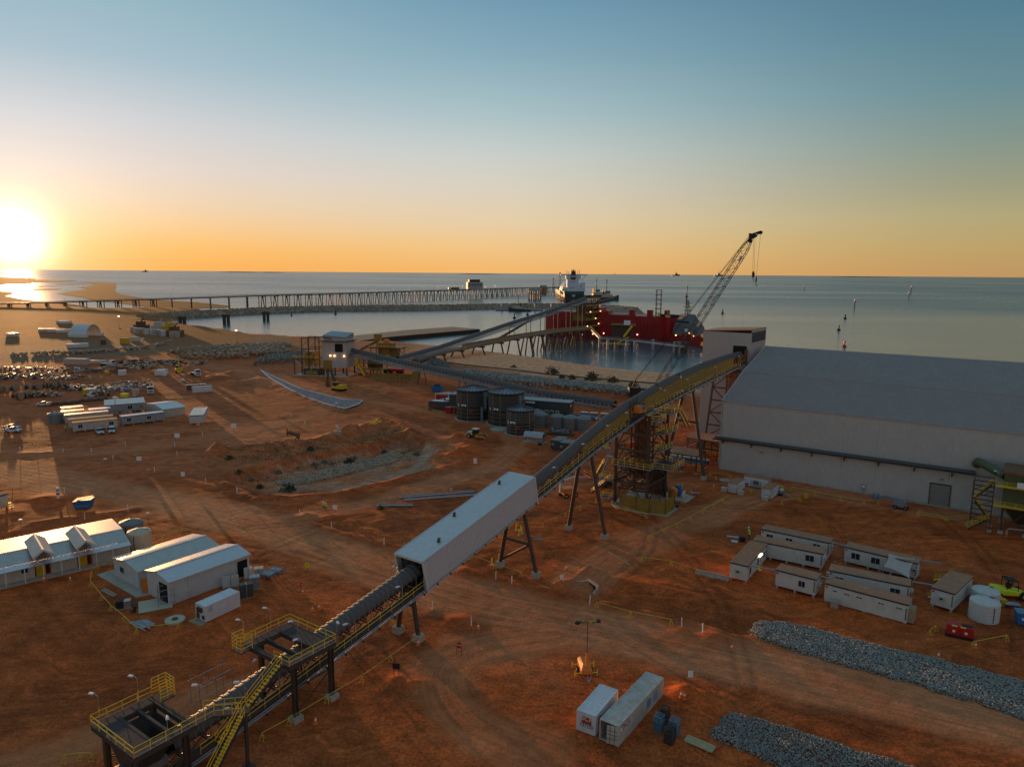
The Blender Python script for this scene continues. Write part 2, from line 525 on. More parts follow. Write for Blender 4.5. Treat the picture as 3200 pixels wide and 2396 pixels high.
pale_mat=qs('L4',[(740,1010),(1280,985),(1560,930),(1830,845),(1760,770),(1850,705),(1740,640),(1660,760),(1400,850),(1060,930)])
BERMS=[(qs('R1',[(0,1150),(300,1150),(480,1140),(850,1110),(1200,1070),(1560,1030)]),1.6,.9),(qs('R1',[(1000,1190),(1300,1150),(1530,1110)]),1.4,.6),(qs('L4',[(-60,740),(0,725),(330,700),(620,665),(900,615),(1150,550),(1360,478),(1500,520),(1600,590)]),3.4,3.4),(qs('L1',[(1330,190),(1440,230),(1580,265),(1780,315),(2050,395),(2210,445)]),1.4,.8),(qs('L4',[(0,1000),(200,1060),(400,1110),(560,1120),(760,1100),(1000,1080),(1300,1010),(1700,905),(2080,820)]),1.6,1.0),(qs('L4',[(640,1290),(760,1350),(900,1390),(1050,1430),(1200,1465),(1400,1520),(1520,1545)]),1.2,.9),(qs('L4',[(700,1260),(860,1290),(960,1330),(1100,1370),(1260,1400),(1480,1490)]),.9,.6),(qs('B1',[(-120,190),(0,225),(180,270),(330,310),(480,335),(600,345)]),1.3,.8),(qs('B1',[(600,335),(760,390),(870,425),(1120,480),(1420,545),(1600,590),(1920,680)]),.8,1.2),(qs('B1',[(580,322),(700,250),(810,195)]),.8,1.2),(qs('B1',[(810,195),(1100,240),(1400,300),(1700,350),(1900,400)]),.8,.5),(qs('L1',[(0,760),(300,640),(700,590),(1050,545),(1150,520)]),1.2,.5),(qs('C5',[(-900,470),(-500,610),(0,820),(200,900),(330,960),(520,1010)]),2.0,1.2),(qs('C5',[(620,1040),(800,1100),(1150,1180),(1500,1330)]),1.4,.6),(qs('C5',[(880,900),(1200,980),(1500,1050),(1900,1180),(2100,1260)]),1.2,.6),(qs('C5',[(-300,690),(0,740),(300,800),(600,860),(860,900)]),1.6,.6),(qs('R1',[(1400,690),(1700,660),(1950,645)]),1.6,.6),(qs('R1',[(350,800),(700,750),(1250,700)]),1.4,.5),(qs('B4',[(620,950),(1100,1050),(1500,1080)]),1.0,.4),(qs('B4',[(0,590),(300,690),(640,810),(900,900),(1300,1030)]),.8,.5),]
MOUNDS=[(q('L4',2020,610),3.2,2.6),(q('L4',2080,660),3.0,1.2),(q('L4',2040,740),3.6,2.4),(q('L4',1960,760),3.2,1.2),(q('L4',2130,690),3.4,1.2),(q('L4',940,1300),2.8,1.3),(q('L4',1090,1330),2.2,.8),(q('L3',1500,1165),1.7,.9),(q('L3',1640,1210),1.8,.9),(q('B1',1500,1130),1.8,1.5),(q('B1',1580,1150),1.8,1.3),(q('B1',1640,1230),2.0,.9),(q('B1',1700,1200),1.6,.8),(q('B1',1720,690),2.4,.8),(q('B1',1500,640),1.4,.5),(q('L1',380,440),4.0,.8),(q('L1',540,430),3.0,.4),(q('L1',120,540),4,.3),(q('L3',2080,640),2.2,.6),(q('L3',1960,650),1.6,.4),(q('L3',1800,580),1.8,.4),(q('L4',1420,1260),4,.5),(q('L4',1750,1290),4,.6),(q('L4',1250,1250),3,.4),(q('L4',1350,1330),2,.5),(q('R1',1700,470),7,2.6),(q('R1',1850,500),8,2.4),(q('R1',1600,420),6,1.8),(q('R1',2000,540),7,1.6),(q('R1',2100,400),9,2.0),(q('R1',1850,390),6,1.2),(q('R1',1100,345),6,1.4),(q('B1',1600,300),3.0,.3),(q('L5',290,1500),2,.5),(q('L5',1230,1610),2.2,.6),(q('L4',80,50),9,3),(q('L4',-30,90),8,2.2),(q('R2',60,980),7,1.5),(q('L4',250,110),6,1.2)]
def make_ground():
 xs=axis(-128,150,.62,-1400,800,1.05)
 ys=axis(56,205,.62,20,1250,1.022)
 X,Y=np.meshgrid(xs,ys)
 ny,nx=X.shape
 sd=sdist(X,Y,coast)
 wob=fbm(X,Y,60,3)*8
 beach=smooth(-260,-60,X)*smooth(300,360,Y)
 width=5+34*beach
 Z=-8+3*smooth(-6,0,sd)+5*smooth(0,1,sd/width)**.8
 land=smooth(0,1,(sd-width*.6)/(width*.8))
 road=np.zeros(X.shape);U=np.zeros(X.shape);V=np.zeros(X.shape);rb=np.full(X.shape,1e9)
 for ln,hw in((haul,7.5),(road2,4.5),(road3,5),(road4,4.5),(road5,5),(road6,6)):
  d,la,al=line_dist(X,Y,ln)
  w=1-smooth(hw*.6,hw*1.25,d+fbm(X,Y,9,5)*3.5)
  k=d-hw<rb
  rb=np.where(k,d-hw,rb);U=np.where(k,la,U);V=np.where(k,al,V)
  road=np.maximum(road,w*(1.0 if ln is haul else .75))
 n1=fbm(X,Y,26,11,3)
 n2=fbm(X,Y,7,12,4)
 n3=vnoise(X,Y,1.5,14)
 rough=(1-.72*road)*land
 far=1-smooth(260,420,Y)*.6
 Z+=rough*far*(n1*.26+n2*.16)+n3*.05*land*(1-.5*road)
 ruts=np.sin(U*2*PI/2.1+n1*5)*.5+np.sin(U*2*PI/.9+n2*4)*.25
 Z+=road*land*ruts*.035
 sb=sdist(X,Y,basin)
 Z+=-2.6*smooth(-1.5,3.0,sb+fbm(X,Y,5,8)*1.4)*land
 for ln,w,h in BERMS:
  d,la,al=line_dist(X,Y,ln)
  hh=h*(.55 if h<3 else .8)*np.clip(.75+vnoise(al,al*0,5,21)*.9,.2,1.5)
  Z+=hh*np.exp(-(d/w)**2)*(1+n3*.5)
 for c,r,h in MOUNDS:
  dx=X-c.x;dy=Y-c.y
  Z+=h*.62*np.exp(-((dx*dx+dy*dy)/(r*r*.55))**.8)*(1+n2*.9+n3*.25)
 pit=qs('B1',[(800,335),(880,305),(1005,340),(950,385)])
 Z-=1.3*smooth(-.5,.9,sdist(X,Y,pit))
 d,la,al=line_dist(X,Y,qs('B1',[(1000,360),(1300,430),(1600,510),(1900,600)]))
 Z-=.7*np.exp(-(d/2.6)**4)
 d,la,al=line_dist(X,Y,qs('B1',[(950,250),(1300,320),(1700,420),(1900,470)]))
 Z+=.45*np.exp(-(d/1.2)**2)
 rt=np.random.default_rng(17);TK=np.zeros(X.shape)
 near=(Y<330)&(X>-150)&(X<170)
 xn,yn=X[near],Y[near];tk=np.zeros(xn.shape)
 for i in range(46):
  x0,y0=rt.uniform(-90,110),rt.uniform(70,250);a=rt.choice([.45,-.5,2.6,.9,-.2])+rt.normal(0,.25);k=rt.normal(0,.012);pts=[]
  for j in range(14):pts.append((x0,y0));x0+=5.5*math.cos(a);y0+=5.5*math.sin(a);a+=k*5.5
  box=(xn>min(p[0]for p in pts)-3)&(xn<max(p[0]for p in pts)+3)&(yn>min(p[1]for p in pts)-3)&(yn<max(p[1]for p in pts)+3)
  if not box.any():continue
  d=line_dist(xn[box],yn[box],pts)[0];tk[box]=np.maximum(tk[box],np.exp(-((d-1.05)/.38)**2)*rt.uniform(.5,1))
 TK[near]=tk
 Z-=TK*.05*land
 # ---- surface colours
 dirt=np.array([.47,.112,.030]);red=np.array([.58,.112,.024]);roadc=np.array([.56,.20,.085]);sand=np.array([.68,.37,.20])
 pale=np.array([.50,.28,.17]);pave=np.array([.25,.145,.085]);dark=np.array([.28,.068,.020]);scrub=np.array([.24,.12,.045])
 C=np.broadcast_to(dirt,X.shape+(3,)).copy()
 def over(col,w):
  nonlocal C
  C=C*(1-w[...,None])+col*w[...,None]
 over(red,np.clip(.5+fbm(X,Y,18,31)*1.5,0,1)*.6)
 over(dark,smooth(.02,.4,fbm(X,Y,13,37))*.65)
 over(roadc,smooth(.05,.45,fbm(X,Y,30,33))*.55)
 over(roadc*1.06,road*np.clip(.9+fbm(X,Y,8,35)*.7,0,1))
 over(roadc*np.array([1.02,.9,.85]),smooth(-25,25,-(X+45))*smooth(165,190,Y)*.45)
 over(dark,smooth(.08,.4,fbm(X,Y,9,41))*.5*(1-road))
 over(scrub*1.0,.8*smooth(0,2,sdist(X,Y,[*bank_top,*[p for p in basin[::-1][:7]]]))*smooth(-.1,.25,fbm(X,Y,4,51))*.6)
 over(pale,smooth(0,1,sb)*smooth(-.3,.4,fbm(X,Y,10,53))*.75)
 over(np.array([.50,.29,.185]),smooth(-.6,.6,sdist(X,Y,pale_mat)+n2)*.9)
 over(pave,smooth(-2,3,sdist(X,Y,paved)+n2*3)*.9)
 C=C*(1-.34*TK[...,None])
 bb=line_dist(X,Y,beach_back)[1]
 over(sand,smooth(-4,10,bb+n1*12)*smooth(-90,-40,X)*smooth(300,330,Y)*.95)
 over(sand*.7,smooth(.05,.4,fbm(X,Y,40,61))*smooth(330,420,Y)*smooth(200,0,-X-100)*.4)
 over(np.array([.34,.13,.035]),smooth(420,620,Y)*smooth(-90,-190,X)*np.clip(.7+fbm(X,Y,45,63)*1.2,0,1))
 over(sand*.55,smooth(4,-1,sd)*.9)
 for c,r,h in MOUNDS[:20]:
  over(red,np.exp(-(((X-c.x)**2+(Y-c.y)**2)/(r*r)))*.7)
 me=bpy.data.meshes.new('ground')
 vs=np.stack([X,Y,Z],-1).reshape(-1,3)
 me.vertices.add(nx*ny);me.vertices.foreach_set('co',vs.ravel())
 i=np.arange((ny-1)*(nx-1));r,c=i//(nx-1),i%(nx-1)
 a=r*nx+c
 quads=np.stack([a,a+1,a+nx+1,a+nx],-1)
 me.loops.add(quads.size);me.loops.foreach_set('vertex_index',quads.ravel())
 me.polygons.add(len(quads));me.polygons.foreach_set('loop_start',np.arange(0,quads.size,4))
 me.polygons.foreach_set('use_smooth',np.ones(len(quads),bool))
 me.update()
 ca=me.attributes.new('soil','FLOAT_COLOR','POINT')
 ca.data.foreach_set('color',np.concatenate([C.reshape(-1,3),road.reshape(-1,1)],1).astype(np.float32).ravel())
 uv=me.attributes.new('track','FLOAT_VECTOR','POINT')
 uv.data.foreach_set('vector',np.stack([U,V,road],-1).reshape(-1,3).astype(np.float32).ravel())
 o=bpy.data.objects.new('ground',me);COL.objects.link(o)
 tag(o,kind='structure')
 m=bpy.data.materials.new('red earth');m.use_nodes=True
 nt=m.node_tree;n,L=nt.nodes,nt.links
 b=n['Principled BSDF'];b.inputs['Roughness'].default_value=.85;b.inputs['Specular IOR Level'].default_value=.06
 at=n.new('ShaderNodeAttribute');at.attribute_name='soil'
 tr=n.new('ShaderNodeAttribute');tr.attribute_name='track'
 tc=n.new('ShaderNodeTexCoord')
 def noise(src,scale,det=5,ro=.6):
  t=n.new('ShaderNodeTexNoise');t.inputs['Scale'].default_value=scale;t.inputs['Detail'].default_value=det;t.inputs['Roughness'].default_value=ro
  L.new(src,t.inputs['Vector']);return t.outputs[0]
 def warp(src,k):
  t=n.new('ShaderNodeTexNoise');t.inputs['Scale'].default_value=.05;t.inputs['Detail'].default_value=3;L.new(src,t.inputs['Vector'])
  v=n.new('ShaderNodeVectorMath');v.operation='MULTIPLY_ADD';L.new(t.outputs['Color'],v.inputs[0]);v.inputs[1].default_value=(k,k,0);L.new(src,v.inputs[2]);return v.outputs[0]
 def rng(v,a,b_,c,d):
  t=n.new('ShaderNodeMapRange');L.new(v,t.inputs[0])
  for k,x in enumerate((a,b_,c,d)):t.inputs[k+1].default_value=x
  return t.outputs[0]
 def mul(a,b_):
  t=n.new('ShaderNodeMath');t.operation='MULTIPLY'
  for k,x in enumerate((a,b_)):
   if isinstance(x,float):t.inputs[k].default_value=x
   else:L.new(x,t.inputs[k])
  return t.outputs[0]
 mp=n.new('ShaderNodeMapping');mp.inputs['Scale'].default_value=(1.6,.035,1)
 L.new(tr.outputs['Vector'],mp.inputs[0])
 st=noise(mp.outputs[0],1.0,6,.7)
 streak=rng(st,.3,.7,.72,1.28)
 mps=[]
 for rz in(R(28),R(-24),R(62)):
  k=n.new('ShaderNodeMapping');k.inputs['Rotation'].default_value=(0,0,rz);k.inputs['Scale'].default_value=(.06,.9,.3)
  L.new(warp(tc.outputs['Object'],26),k.inputs[0]);mps.append(noise(k.outputs[0],1.0,5,.65))
 s1=rng(mps[0],.32,.68,.86,1.14);s2=rng(mps[1],.35,.7,.88,1.12);s3=rng(mps[2],.35,.7,.85,1.18)
 f=mul(mul(rng(noise(tc.outputs['Object'],.35,6),.3,.7,.7,1.3),mul(rng(noise(tc.outputs['Object'],2.6,4),.32,.68,.66,1.36),rng(noise(tc.outputs['Object'],9.0,2),.3,.7,.8,1.2))),mul(s1,mul(s2,s3)))
 mixr=n.new('ShaderNodeMix');mixr.data_type='FLOAT'
 sep=n.new('ShaderNodeSeparateXYZ');L.new(tr.outputs['Vector'],sep.inputs[0])
 L.new(sep.outputs[2],mixr.inputs[0]);L.new(f,mixr.inputs[2]);L.new(mul(streak,mul(rng(noise(tc.outputs['Object'],.5,5),.3,.7,.8,1.2),rng(noise(tc.outputs['Object'],3.5,4),.3,.7,.78,1.24))),mixr.inputs[3])
 sc=n.new('ShaderNodeVectorMath');sc.operation='SCALE';L.new(at.outputs['Color'],sc.inputs[0]);L.new(mixr.outputs[0],sc.inputs[3])
 L.new(sc.outputs[0],b.inputs['Base Color'])
 h1=noise(tc.outputs['Object'],1.1,7,.62)
 add=n.new('ShaderNodeMath');add.operation='ADD';L.new(h1,add.inputs[0]);L.new(mul(st,.35),add.inputs[1])
 add2=n.new('ShaderNodeMath');add2.operation='ADD';L.new(add.outputs[0],add2.inputs[0]);L.new(mul(mps[0],.5),add2.inputs[1])
 bp=n.new('ShaderNodeBump');bp.inputs['Strength'].default_value=.55;bp.inputs['Distance'].default_value=.16
 L.new(add2.outputs[0],bp.inputs['Height']);L.new(bp.outputs[0],b.inputs['Normal'])
 me.materials.append(m)
 return X,Y,Z,xs,ys
GX,GY,GZ,GXS,GYS=make_ground()
def gz(x,y):
 i=int(np.clip(np.searchsorted(GXS,x)-1,0,len(GXS)-2));j=int(np.clip(np.searchsorted(GYS,y)-1,0,len(GYS)-2))
 tx=(x-GXS[i])/(GXS[i+1]-GXS[i]);ty=(y-GYS[j])/(GYS[j+1]-GYS[j])
 return float((GZ[j,i]*(1-tx)+GZ[j,i+1]*tx)*(1-ty)+(GZ[j+1,i]*(1-tx)+GZ[j+1,i+1]*tx)*ty)
def g(s,x,y):
 """a point on the actual ground under a reading"""
 d=sightline(s,x,y)
 z=0.0
 for _ in range(4):
  t=(z-CAM_H)/d.z
  z=gz(d.x*t,d.y*t)
 t=(z-CAM_H)/d.z
 return Vector((d.x*t,d.y*t,gz(d.x*t,d.y*t)))
 # -------- water
def make_sea():
 m=bpy.data.materials.new('sea water');m.use_nodes=True
 nt=m.node_tree;n,L=nt.nodes,nt.links
 b=n['Principled BSDF']
 b.inputs['Base Color'].default_value=(.07,.135,.15,1)
 b.inputs['IOR'].default_value=1.33
 tc=n.new('ShaderNodeTexCoord')
 def noise(scale,sx,sy,rz,det=4):
  k=n.new('ShaderNodeMapping');k.inputs['Scale'].default_value=(sx,sy,1);k.inputs['Rotation'].default_value=(0,0,rz)
  L.new(tc.outputs['Object'],k.inputs[0])
  t=n.new('ShaderNodeTexNoise');t.inputs['Scale'].default_value=scale;t.inputs['Detail'].default_value=det
  L.new(k.outputs[0],t.inputs['Vector']);return t.outputs[0]
 pat=noise(.0022,.35,1.0,R(8),5)
 mr=n.new('ShaderNodeMapRange');mr.inputs[1].default_value=.36;mr.inputs[2].default_value=.64;mr.inputs[3].default_value=.24;mr.inputs[4].default_value=.33
 L.new(pat,mr.inputs[0])
 sp=n.new('ShaderNodeSeparateXYZ');L.new(tc.outputs['Object'],sp.inputs[0])
 calm=n.new('ShaderNodeMapRange');calm.inputs[1].default_value=600;calm.inputs[2].default_value=1500;calm.inputs[3].default_value=.55;calm.inputs[4].default_value=1.0
 L.new(sp.outputs[1],calm.inputs[0])
 mu=n.new('ShaderNodeMath');mu.operation='MULTIPLY';L.new(mr.outputs[0],mu.inputs[0]);L.new(calm.outputs[0],mu.inputs[1])
 L.new(mu.outputs[0],b.inputs['Roughness'])
 w1=noise(.55,.45,1.4,R(14),5);w2=noise(.06,.5,1.3,R(-6),4)
 ad=n.new('ShaderNodeMath');ad.operation='MULTIPLY_ADD';L.new(w2,ad.inputs[0]);ad.inputs[1].default_value=1.6;L.new(w1,ad.inputs[2])
 bp=n.new('ShaderNodeBump');bp.inputs['Distance'].default_value=.55
 st=n.new('ShaderNodeMath');st.operation='MULTIPLY';L.new(calm.outputs[0],st.inputs[0]);st.inputs[1].default_value=.8
 L.new(st.outputs[0],bp.inputs['Strength'])
 L.new(ad.outputs[0],bp.inputs['Height']);L.new(bp.outputs[0],b.inputs['Normal'])
 MATS['sea water']=m
 me=bpy.data.meshes.new('sea')
 E_=90000
 me.from_pydata([(-E_,300,SEA),(E_,300,SEA),(E_,E_,SEA),(-E_,E_,SEA)],[],[(0,1,2,3)])
 me.materials.append(m)
 tag_=bpy.data.objects.new('sea',me);COL.objects.link(tag_)
 tag(tag_,kind='structure')
make_sea()
# -------- the long inclined conveyor
A0=Vector((-15.0,97.7,0))
CRZ=math.atan2(.8156,.5786)
CU=Vector((math.cos(CRZ),math.sin(CRZ),0));CL=Vector((-CU.y,CU.x,0))
_s=np.arange(-60,170,1.0)
_b=np.interp(_s,[-46,-27.5,-15,0,30,40,51,72.6,94.4,112,144,149],[.3,2.7,4.8,7.2,13.2,15.3,17.9,21.4,23.2,24.2,26.0,26.3])
_t=np.interp(_s,[-46,-29,-22,-15,-8,0,32,38.6,54.7,67,76.5,94.7,116.5,137.5,149],[3.3,5.7,6.8,7.9,9.2,10.5,16.1,17.7,21.9,24.7,26.0,28.0,29.3,29.7,29.6])
_k=np.ones(13)/13
_b=np.convolve(np.pad(_b,6,'edge'),_k,'valid');_t=np.convolve(np.pad(_t,6,'edge'),_k,'valid')
zb=lambda s:float(np.interp(s,_s,_b))
zt=lambda s:float(np.interp(s,_s,_t))
def cw(s,y,z):
 return Vector((A0.x,A0.y,0))+CU*s+CL*y+Vector((0,0,z))
def hood_mesh(name,r,L,skirt,mats,n=10,lip=.05):
 b=MB()
 prof=[(-r,-skirt)]+[(-r*math.cos(PI*k/n),r*math.sin(PI*k/n))for k in range(n+1)]+[(r,-skirt)]
 secs=[]
 for x,dr in((0,0),(L*.30,0),(L*.36,lip),(L*.64,lip),(L*.70,0),(L,0)):
  secs.append([(x,y*(1+dr/r),z*(1+dr/r)if z>0 else z)for y,z in prof])
 b.loft(secs,close=False,cap=False)
 return b.mesh(name,mats)
def lamp_meshes():
 p=MB();p.tube([(0,0,0),(0,0,2.7),(.25,0,2.95),(.45,0,3.0)],.035,5)
 h=MB();h.box((.75,0,3.0),(.62,.3,.13),top=.75)
 return p.mesh('lamp_pole','galvanised'),h.mesh('lamp_head','white paint')
LAMP_POLE,LAMP_HEAD=lamp_meshes()
def add_lamp(parent,loc,rz):
 a=part('lamp',LAMP_POLE,parent,loc,rz)
 part('lamp_head',LAMP_HEAD,a)
 return a
def make_conveyor():
 t=thing('conveyor','long grey hooded conveyor climbing from the foreground platforms to the pale tower','conveyor',A0,CRZ)
 S0,S1=-44.0,148.5
 POST=MB();POST.bar((0,0,0),(0,0,1),.12);POST=POST.mesh('hood_post','galvanised')
 st=np.arange(S0,S1+.1,3.0)
 for a,b_ in((S0,0.5),(0.5,29.5),(29.5,66),(66,106),(106,S1)):
  m=MB();deck=MB();pipes=MB()
  ss=np.arange(a,b_+.01,(b_-a)/max(1,round((b_-a)/3)))
  for u,v in zip(ss,ss[1:]):
   z0,z1=zb(u),zb(v)
   for y in(-2.35,-1.15,1.15,2.0):
    m.bar((u,y,z0+.15),(v,y,z1+.15),.16,.3)
   for y in(-1.25,1.25):
    h0,h1=zt(u)-1.25,zt(v)-1.25
    m.bar((u,y,z0+.3),(v,y,h1),.09)
    m.bar((u,y,h0),(v,y,h1),.12,.18)
   m.bar((u,-2.4,z0),(u,2.1,z0),.14,.2)
   m.bar((u,-2.4,z0),(v,2.0,z1),.08)
   m.bar((u,-.95,z0+.55),(u,-.45,z0+.4),.16)
   m.bar((u,.95,z0+.55),(u,-.45,z0+.4),.16)
   m.bar((u+1.5,-.95,zb(u+1.5)+.8),(u+1.5,.95,zb(u+1.5)+.8),.14)
   for y in(-1.3,1.3):part('hood_post',POST,t,(u,y,z0+.2),scale=(1,1,zt(u)-1.3-z0))
   deck.sheet((u,-2.3,z0+.34),(v,-2.3,z1+.34),(v,-1.2,z1+.34),(u,-1.2,z0+.34))
   deck.sheet((u,1.2,z0+.34),(v,1.2,z1+.34),(v,2.1,z1+.34),(u,2.1,z0+.34))
   for j,(y,dz,r)in enumerate(((-2.62,.22,.09),(-2.85,.1,.09),(-2.62,-.12,.12))):
    pipes.tube([(u,y,z0+dz),(v,y,z1+dz)],r,5,None,False)
   m.bar((u,-3.0,z0-.2),(u,-2.4,z0-.1),.12,.3)
  m.build('truss','dark steel',t);deck.build('walkway','dark steel',t);pipes.build('pipe','pipe grey',t)
 b=MB();bb=[]
 for s in np.arange(S0,S1+.1,4.0):
  z=zb(s)+1.0
  bb.append([(s,-.75,z+.25),(s,-.35,z),(s,.35,z),(s,.75,z+.25)])
 b.loft(bb,close=False,cap=False);b.build('belt','rubber',t)
 H=hood_mesh('hood_sheet',1.22,.87,.15,'hood',lip=.1)
 s=-42.5
 while s<147.5:
  if not(-37.5<s<-36.5)and not(0.8<s<28.0):
   z0,z1=zt(s),zt(s+.9)
   if not(abs(s-84.6)<.55 or abs(s-97.2)<.55):
    part('hood_sheet',H,t,(s,0,z0-1.22),rot=(0,-math.atan2(z1-z0,.9),0))
   s+=.9
  else:
   s+=.5
 for a,b_ in((-34,-24),(-24,-12),(-12,1),(29,41),(41,53),(53,65),(75,87),(87,99),(99,111),(111,123),(123,135),(135,147)):
  r=MB()
  ss=np.linspace(a,b_,max(2,int((b_-a)/2)+1))
  for h in(.34+.55,.34+1.1):
   r.tube([(u,-2.3,zb(u)+h)for u in ss],.045,4)
  for u in ss:r.tube([(u,-2.3,zb(u)+.3),(u,-2.3,zb(u)+1.44)],.032,4)
  r.build('handrail','rail yellow',t)
 for a,b_ in((-42,-30),(-30,-18),(-18,-6)):
  r=MB();ss=np.linspace(a,b_,7)
  for h in(.9,1.45):r.tube([(u,2.1,zb(u)+h)for u in ss],.045,4)
  for u in ss:r.tube([(u,2.1,zb(u)+.3),(u,2.1,zb(u)+1.45)],.032,4)
  r.build('handrail','rail yellow',t)
 for a,b_ in[(48+5.6*k,48+5.6*k+5.5)for k in range(16)]:
  if 66<a<73 or b_>138.5:continue
  gsh=MB()
  ss=np.linspace(a,b_,4)
  for u,v in zip(ss,ss[1:]):
   lo,hi=.95,-.9
   gsh.loft([[(u,-1.42,zb(u)+lo),(u,-1.36,zb(u)+lo),(u,-1.36,zt(u)+hi),(u,-1.42,zt(u)+hi)],[(v,-1.42,zb(v)+lo),(v,-1.36,zb(v)+lo),(v,-1.36,zt(v)+hi),(v,-1.42,zt(v)+hi)]])
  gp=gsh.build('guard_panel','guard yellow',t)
  bl=MB()
  for k in range(5):
   u=a+.5+k*1.1
   for j in(.25,.6):bl.box((u+(.4 if j>.5 else 0),-1.45,zb(u)+.95+j*(zt(u)-zb(u)-1.9)),(.13,.05,.13))
  bl.build('bolt_plates','sail cloth',gp)
 for sdx,y,rz in((-30,-2.45,PI*.9),(-24.5,2.3,.4),(-13,-2.45,PI*.9),(-3.5,-2.45,PI*.9),(37,-2.45,PI*.9),(47.5,-2.45,PI*.9),(57.5,-2.45,PI*.9),(66,-2.45,PI*.9),(86,-2.45,PI*.9),(100,-2.45,PI*.9),(120,-2.45,PI*.9),(140,-2.45,PI*.9),(60,2.2,.3),(82,2.2,.3),(8-9,2.2,.3)):
  add_lamp(t,(sdx,y,zb(sdx)+.3),rz)
 e=MB();e.box((146.6,-2.1,zb(147)+2.6),(2.0,.5,3.4));e.box((143.0,-1.6,zb(143)+2.1),(5.5,.5,2.0));e.build('end_guard','rust',t)
 return t
conveyor=make_conveyor()
def make_gallery():
 t=thing('conveyor_gallery','long white clad box gallery enclosing the conveyor where it crosses the haul road','gallery',cw(0,0,0),CRZ)
 a=math.atan2(5.75,28.6)
 ca,sa=math.cos(a),math.sin(a)
 L=29.3
 base=(1.35,7.15)
 T=lambda u,y,w:(base[0]+u*ca-w*sa,y,base[1]+u*sa+w*ca)
 Hh,W=5.05,2.75
 V=lambda p,r:Vector(r)-Vector(p)
 k=6
 for i in range(k):
  u0,u1=L*i/k,L*(i+1)/k-.012
  m=MB();m.rib(T(u0,-W,0),V(T(u0,-W,0),T(u1,-W,0)),V(T(0,-W,0),T(0,-W,Hh)),.3,.045);m.build('wall_panel','gallery clad',t)
  m=MB();m.rib(T(u1,W,0),V(T(u1,W,0),T(u0,W,0)),V(T(0,W,0),T(0,W,Hh)),.3,.045);m.build('wall_panel','gallery clad',t)
 k=9
 for i in range(k):
  u0,u1=L*i/k-.1,L*(i+1)/k-.09
  m=MB();m.rib(T(u0,-W-.1,Hh+.02),V(T(u0,0,0),T(u1,0,0)),V((0,-W-.1,0),(0,W+.1,0)),.36,.05);m.build('roof_panel','gallery roof',t)
 for u in(0,L):
  f=MB();f.bar(T(u,-W,-.1),T(u,-W,Hh),.28);f.bar(T(u,W,-.1),T(u,W,Hh),.28);f.bar(T(u,-W,Hh-.1),T(u,W,Hh-.1),.3)
  f.bar(T(u,-W,0),T(u,W,0),.3);f.build('end_frame','hut wall',t)
 f=MB()
 for i in range(8):
  u=1+i*3.8
  for y in(-W+.15,W-.15):f.bar(T(u,y,0),T(u,y,Hh-.1),.16)
  f.bar(T(u,-W,Hh-.2),T(u,W,Hh-.2),.16)
 f.sheet(T(0,-W+.1,.1),T(L,-W+.1,.1),T(L,W-.1,.1),T(0,W-.1,.1))
 f.build('floor_frame','dark steel',t)
 tr=MB()
 for y in(-W-.02,W+.02):tr.bar(T(-.05,y,Hh+.03),T(L+.05,y,Hh+.03),.14,.16)
 tr.build('eave_trim','gallery clad',t)
 for u,y in((5.2,-1.3),(12.4,1.6),(24.6,1.5)):
  v=MB();p=T(u,y,Hh+.05);v.box((p[0],p[1],p[2]+.2),(.45,.4,.4),top=.6);v.box((p[0]+.1,p[1],p[2]+.5),(.4,.3,.2));v.build('roof_light','dark steel',t)
 r=MB()
 for w in(1.1,1.7,2.3,2.9):
  r.tube([T(-.6,W-.4,w),T(.4,W-.4,w+.3),T(2,W-.5,w+.3)],.06,5)
 r.tube([T(-.5,-W-.1,.5),T(-.3,-W+.1,2.2),T(.3,-W+.2,3.1),T(.5,-W+.3,3.4)],.09,5);r.tube([T(-.2,-W+.2,.4),T(0,-W+.3,2.4),T(.4,-W+.5,2.7)],.07,5)
 r.build('pipe','pipe grey',t)
make_gallery()
def trestle(a,b,s,topw,r,beams,label):
 c=(Vector(a)+Vector(b))/2
 t=thing('trestle',label,'trestle',(c.x,c.y,gz(c.x,c.y)),CRZ,'trestles carrying the conveyor')
 inv=Matrix.Rotation(-CRZ,3,'Z')
 fa,fb=inv@(Vector(a)-c),inv@(Vector(b)-c)
 so=inv@(cw(s,0,0)-c)
 top=zb(s)-.05
 ends=[]
 for f,sg in((fa,1 if fa.y>0 else-1),(fb,1 if fb.y>0 else-1)):
  e=Vector((so.x,so.y+sg*topw,top));ends.append((f,e))
  m=MB();m.tube([(f.x,f.y,.8),e],r,10);m.build('leg','dark steel',t,True)
  m=MB();m.box((f.x,f.y,.3),(1.35,1.35,1.5),.1);m.build('footing','concrete',t)
 hd=MB();hd.bar(ends[0][1]+Vector((0,.4 if ends[0][1].y>0 else-.4,0)),ends[1][1]+Vector((0,.4 if ends[1][1].y>0 else-.4,0)),.4,.5);hd.build('head_beam','dark steel',t)
 for h,dg in beams:
  p=ends[0][0].lerp(ends[0][1],h);p2=ends[1][0].lerp(ends[1][1],h)
  m=MB();m.tube([p,p2],r*.75,8)
  if dg:m.tube([ends[0][0].lerp(ends[0][1],dg),p2],r*.6,8)
  m.build('cross_beam','dark steel',t,True)
trestle(q('P',1245,1975),q('P',1307,2001),0,.9,.36,[(.74,0)],'short steel trestle under the near end of the white gallery')
trestle(q('P',1563,1768),q('P',1675,1803),27.6,1.3,.36,[(.47,.12)],'braced steel trestle under the far end of the white gallery')
trestle(q('P',1777,1653),q('P',1890,1682),51.9,1.0,.40,[],'tall unbraced steel trestle between the gallery and the drive tower')
trestle(q('P',2076,1475),q('P',2199,1499),106,1.0,.42,[(.62,0)],'tallest steel trestle between the drive tower and the big shed')
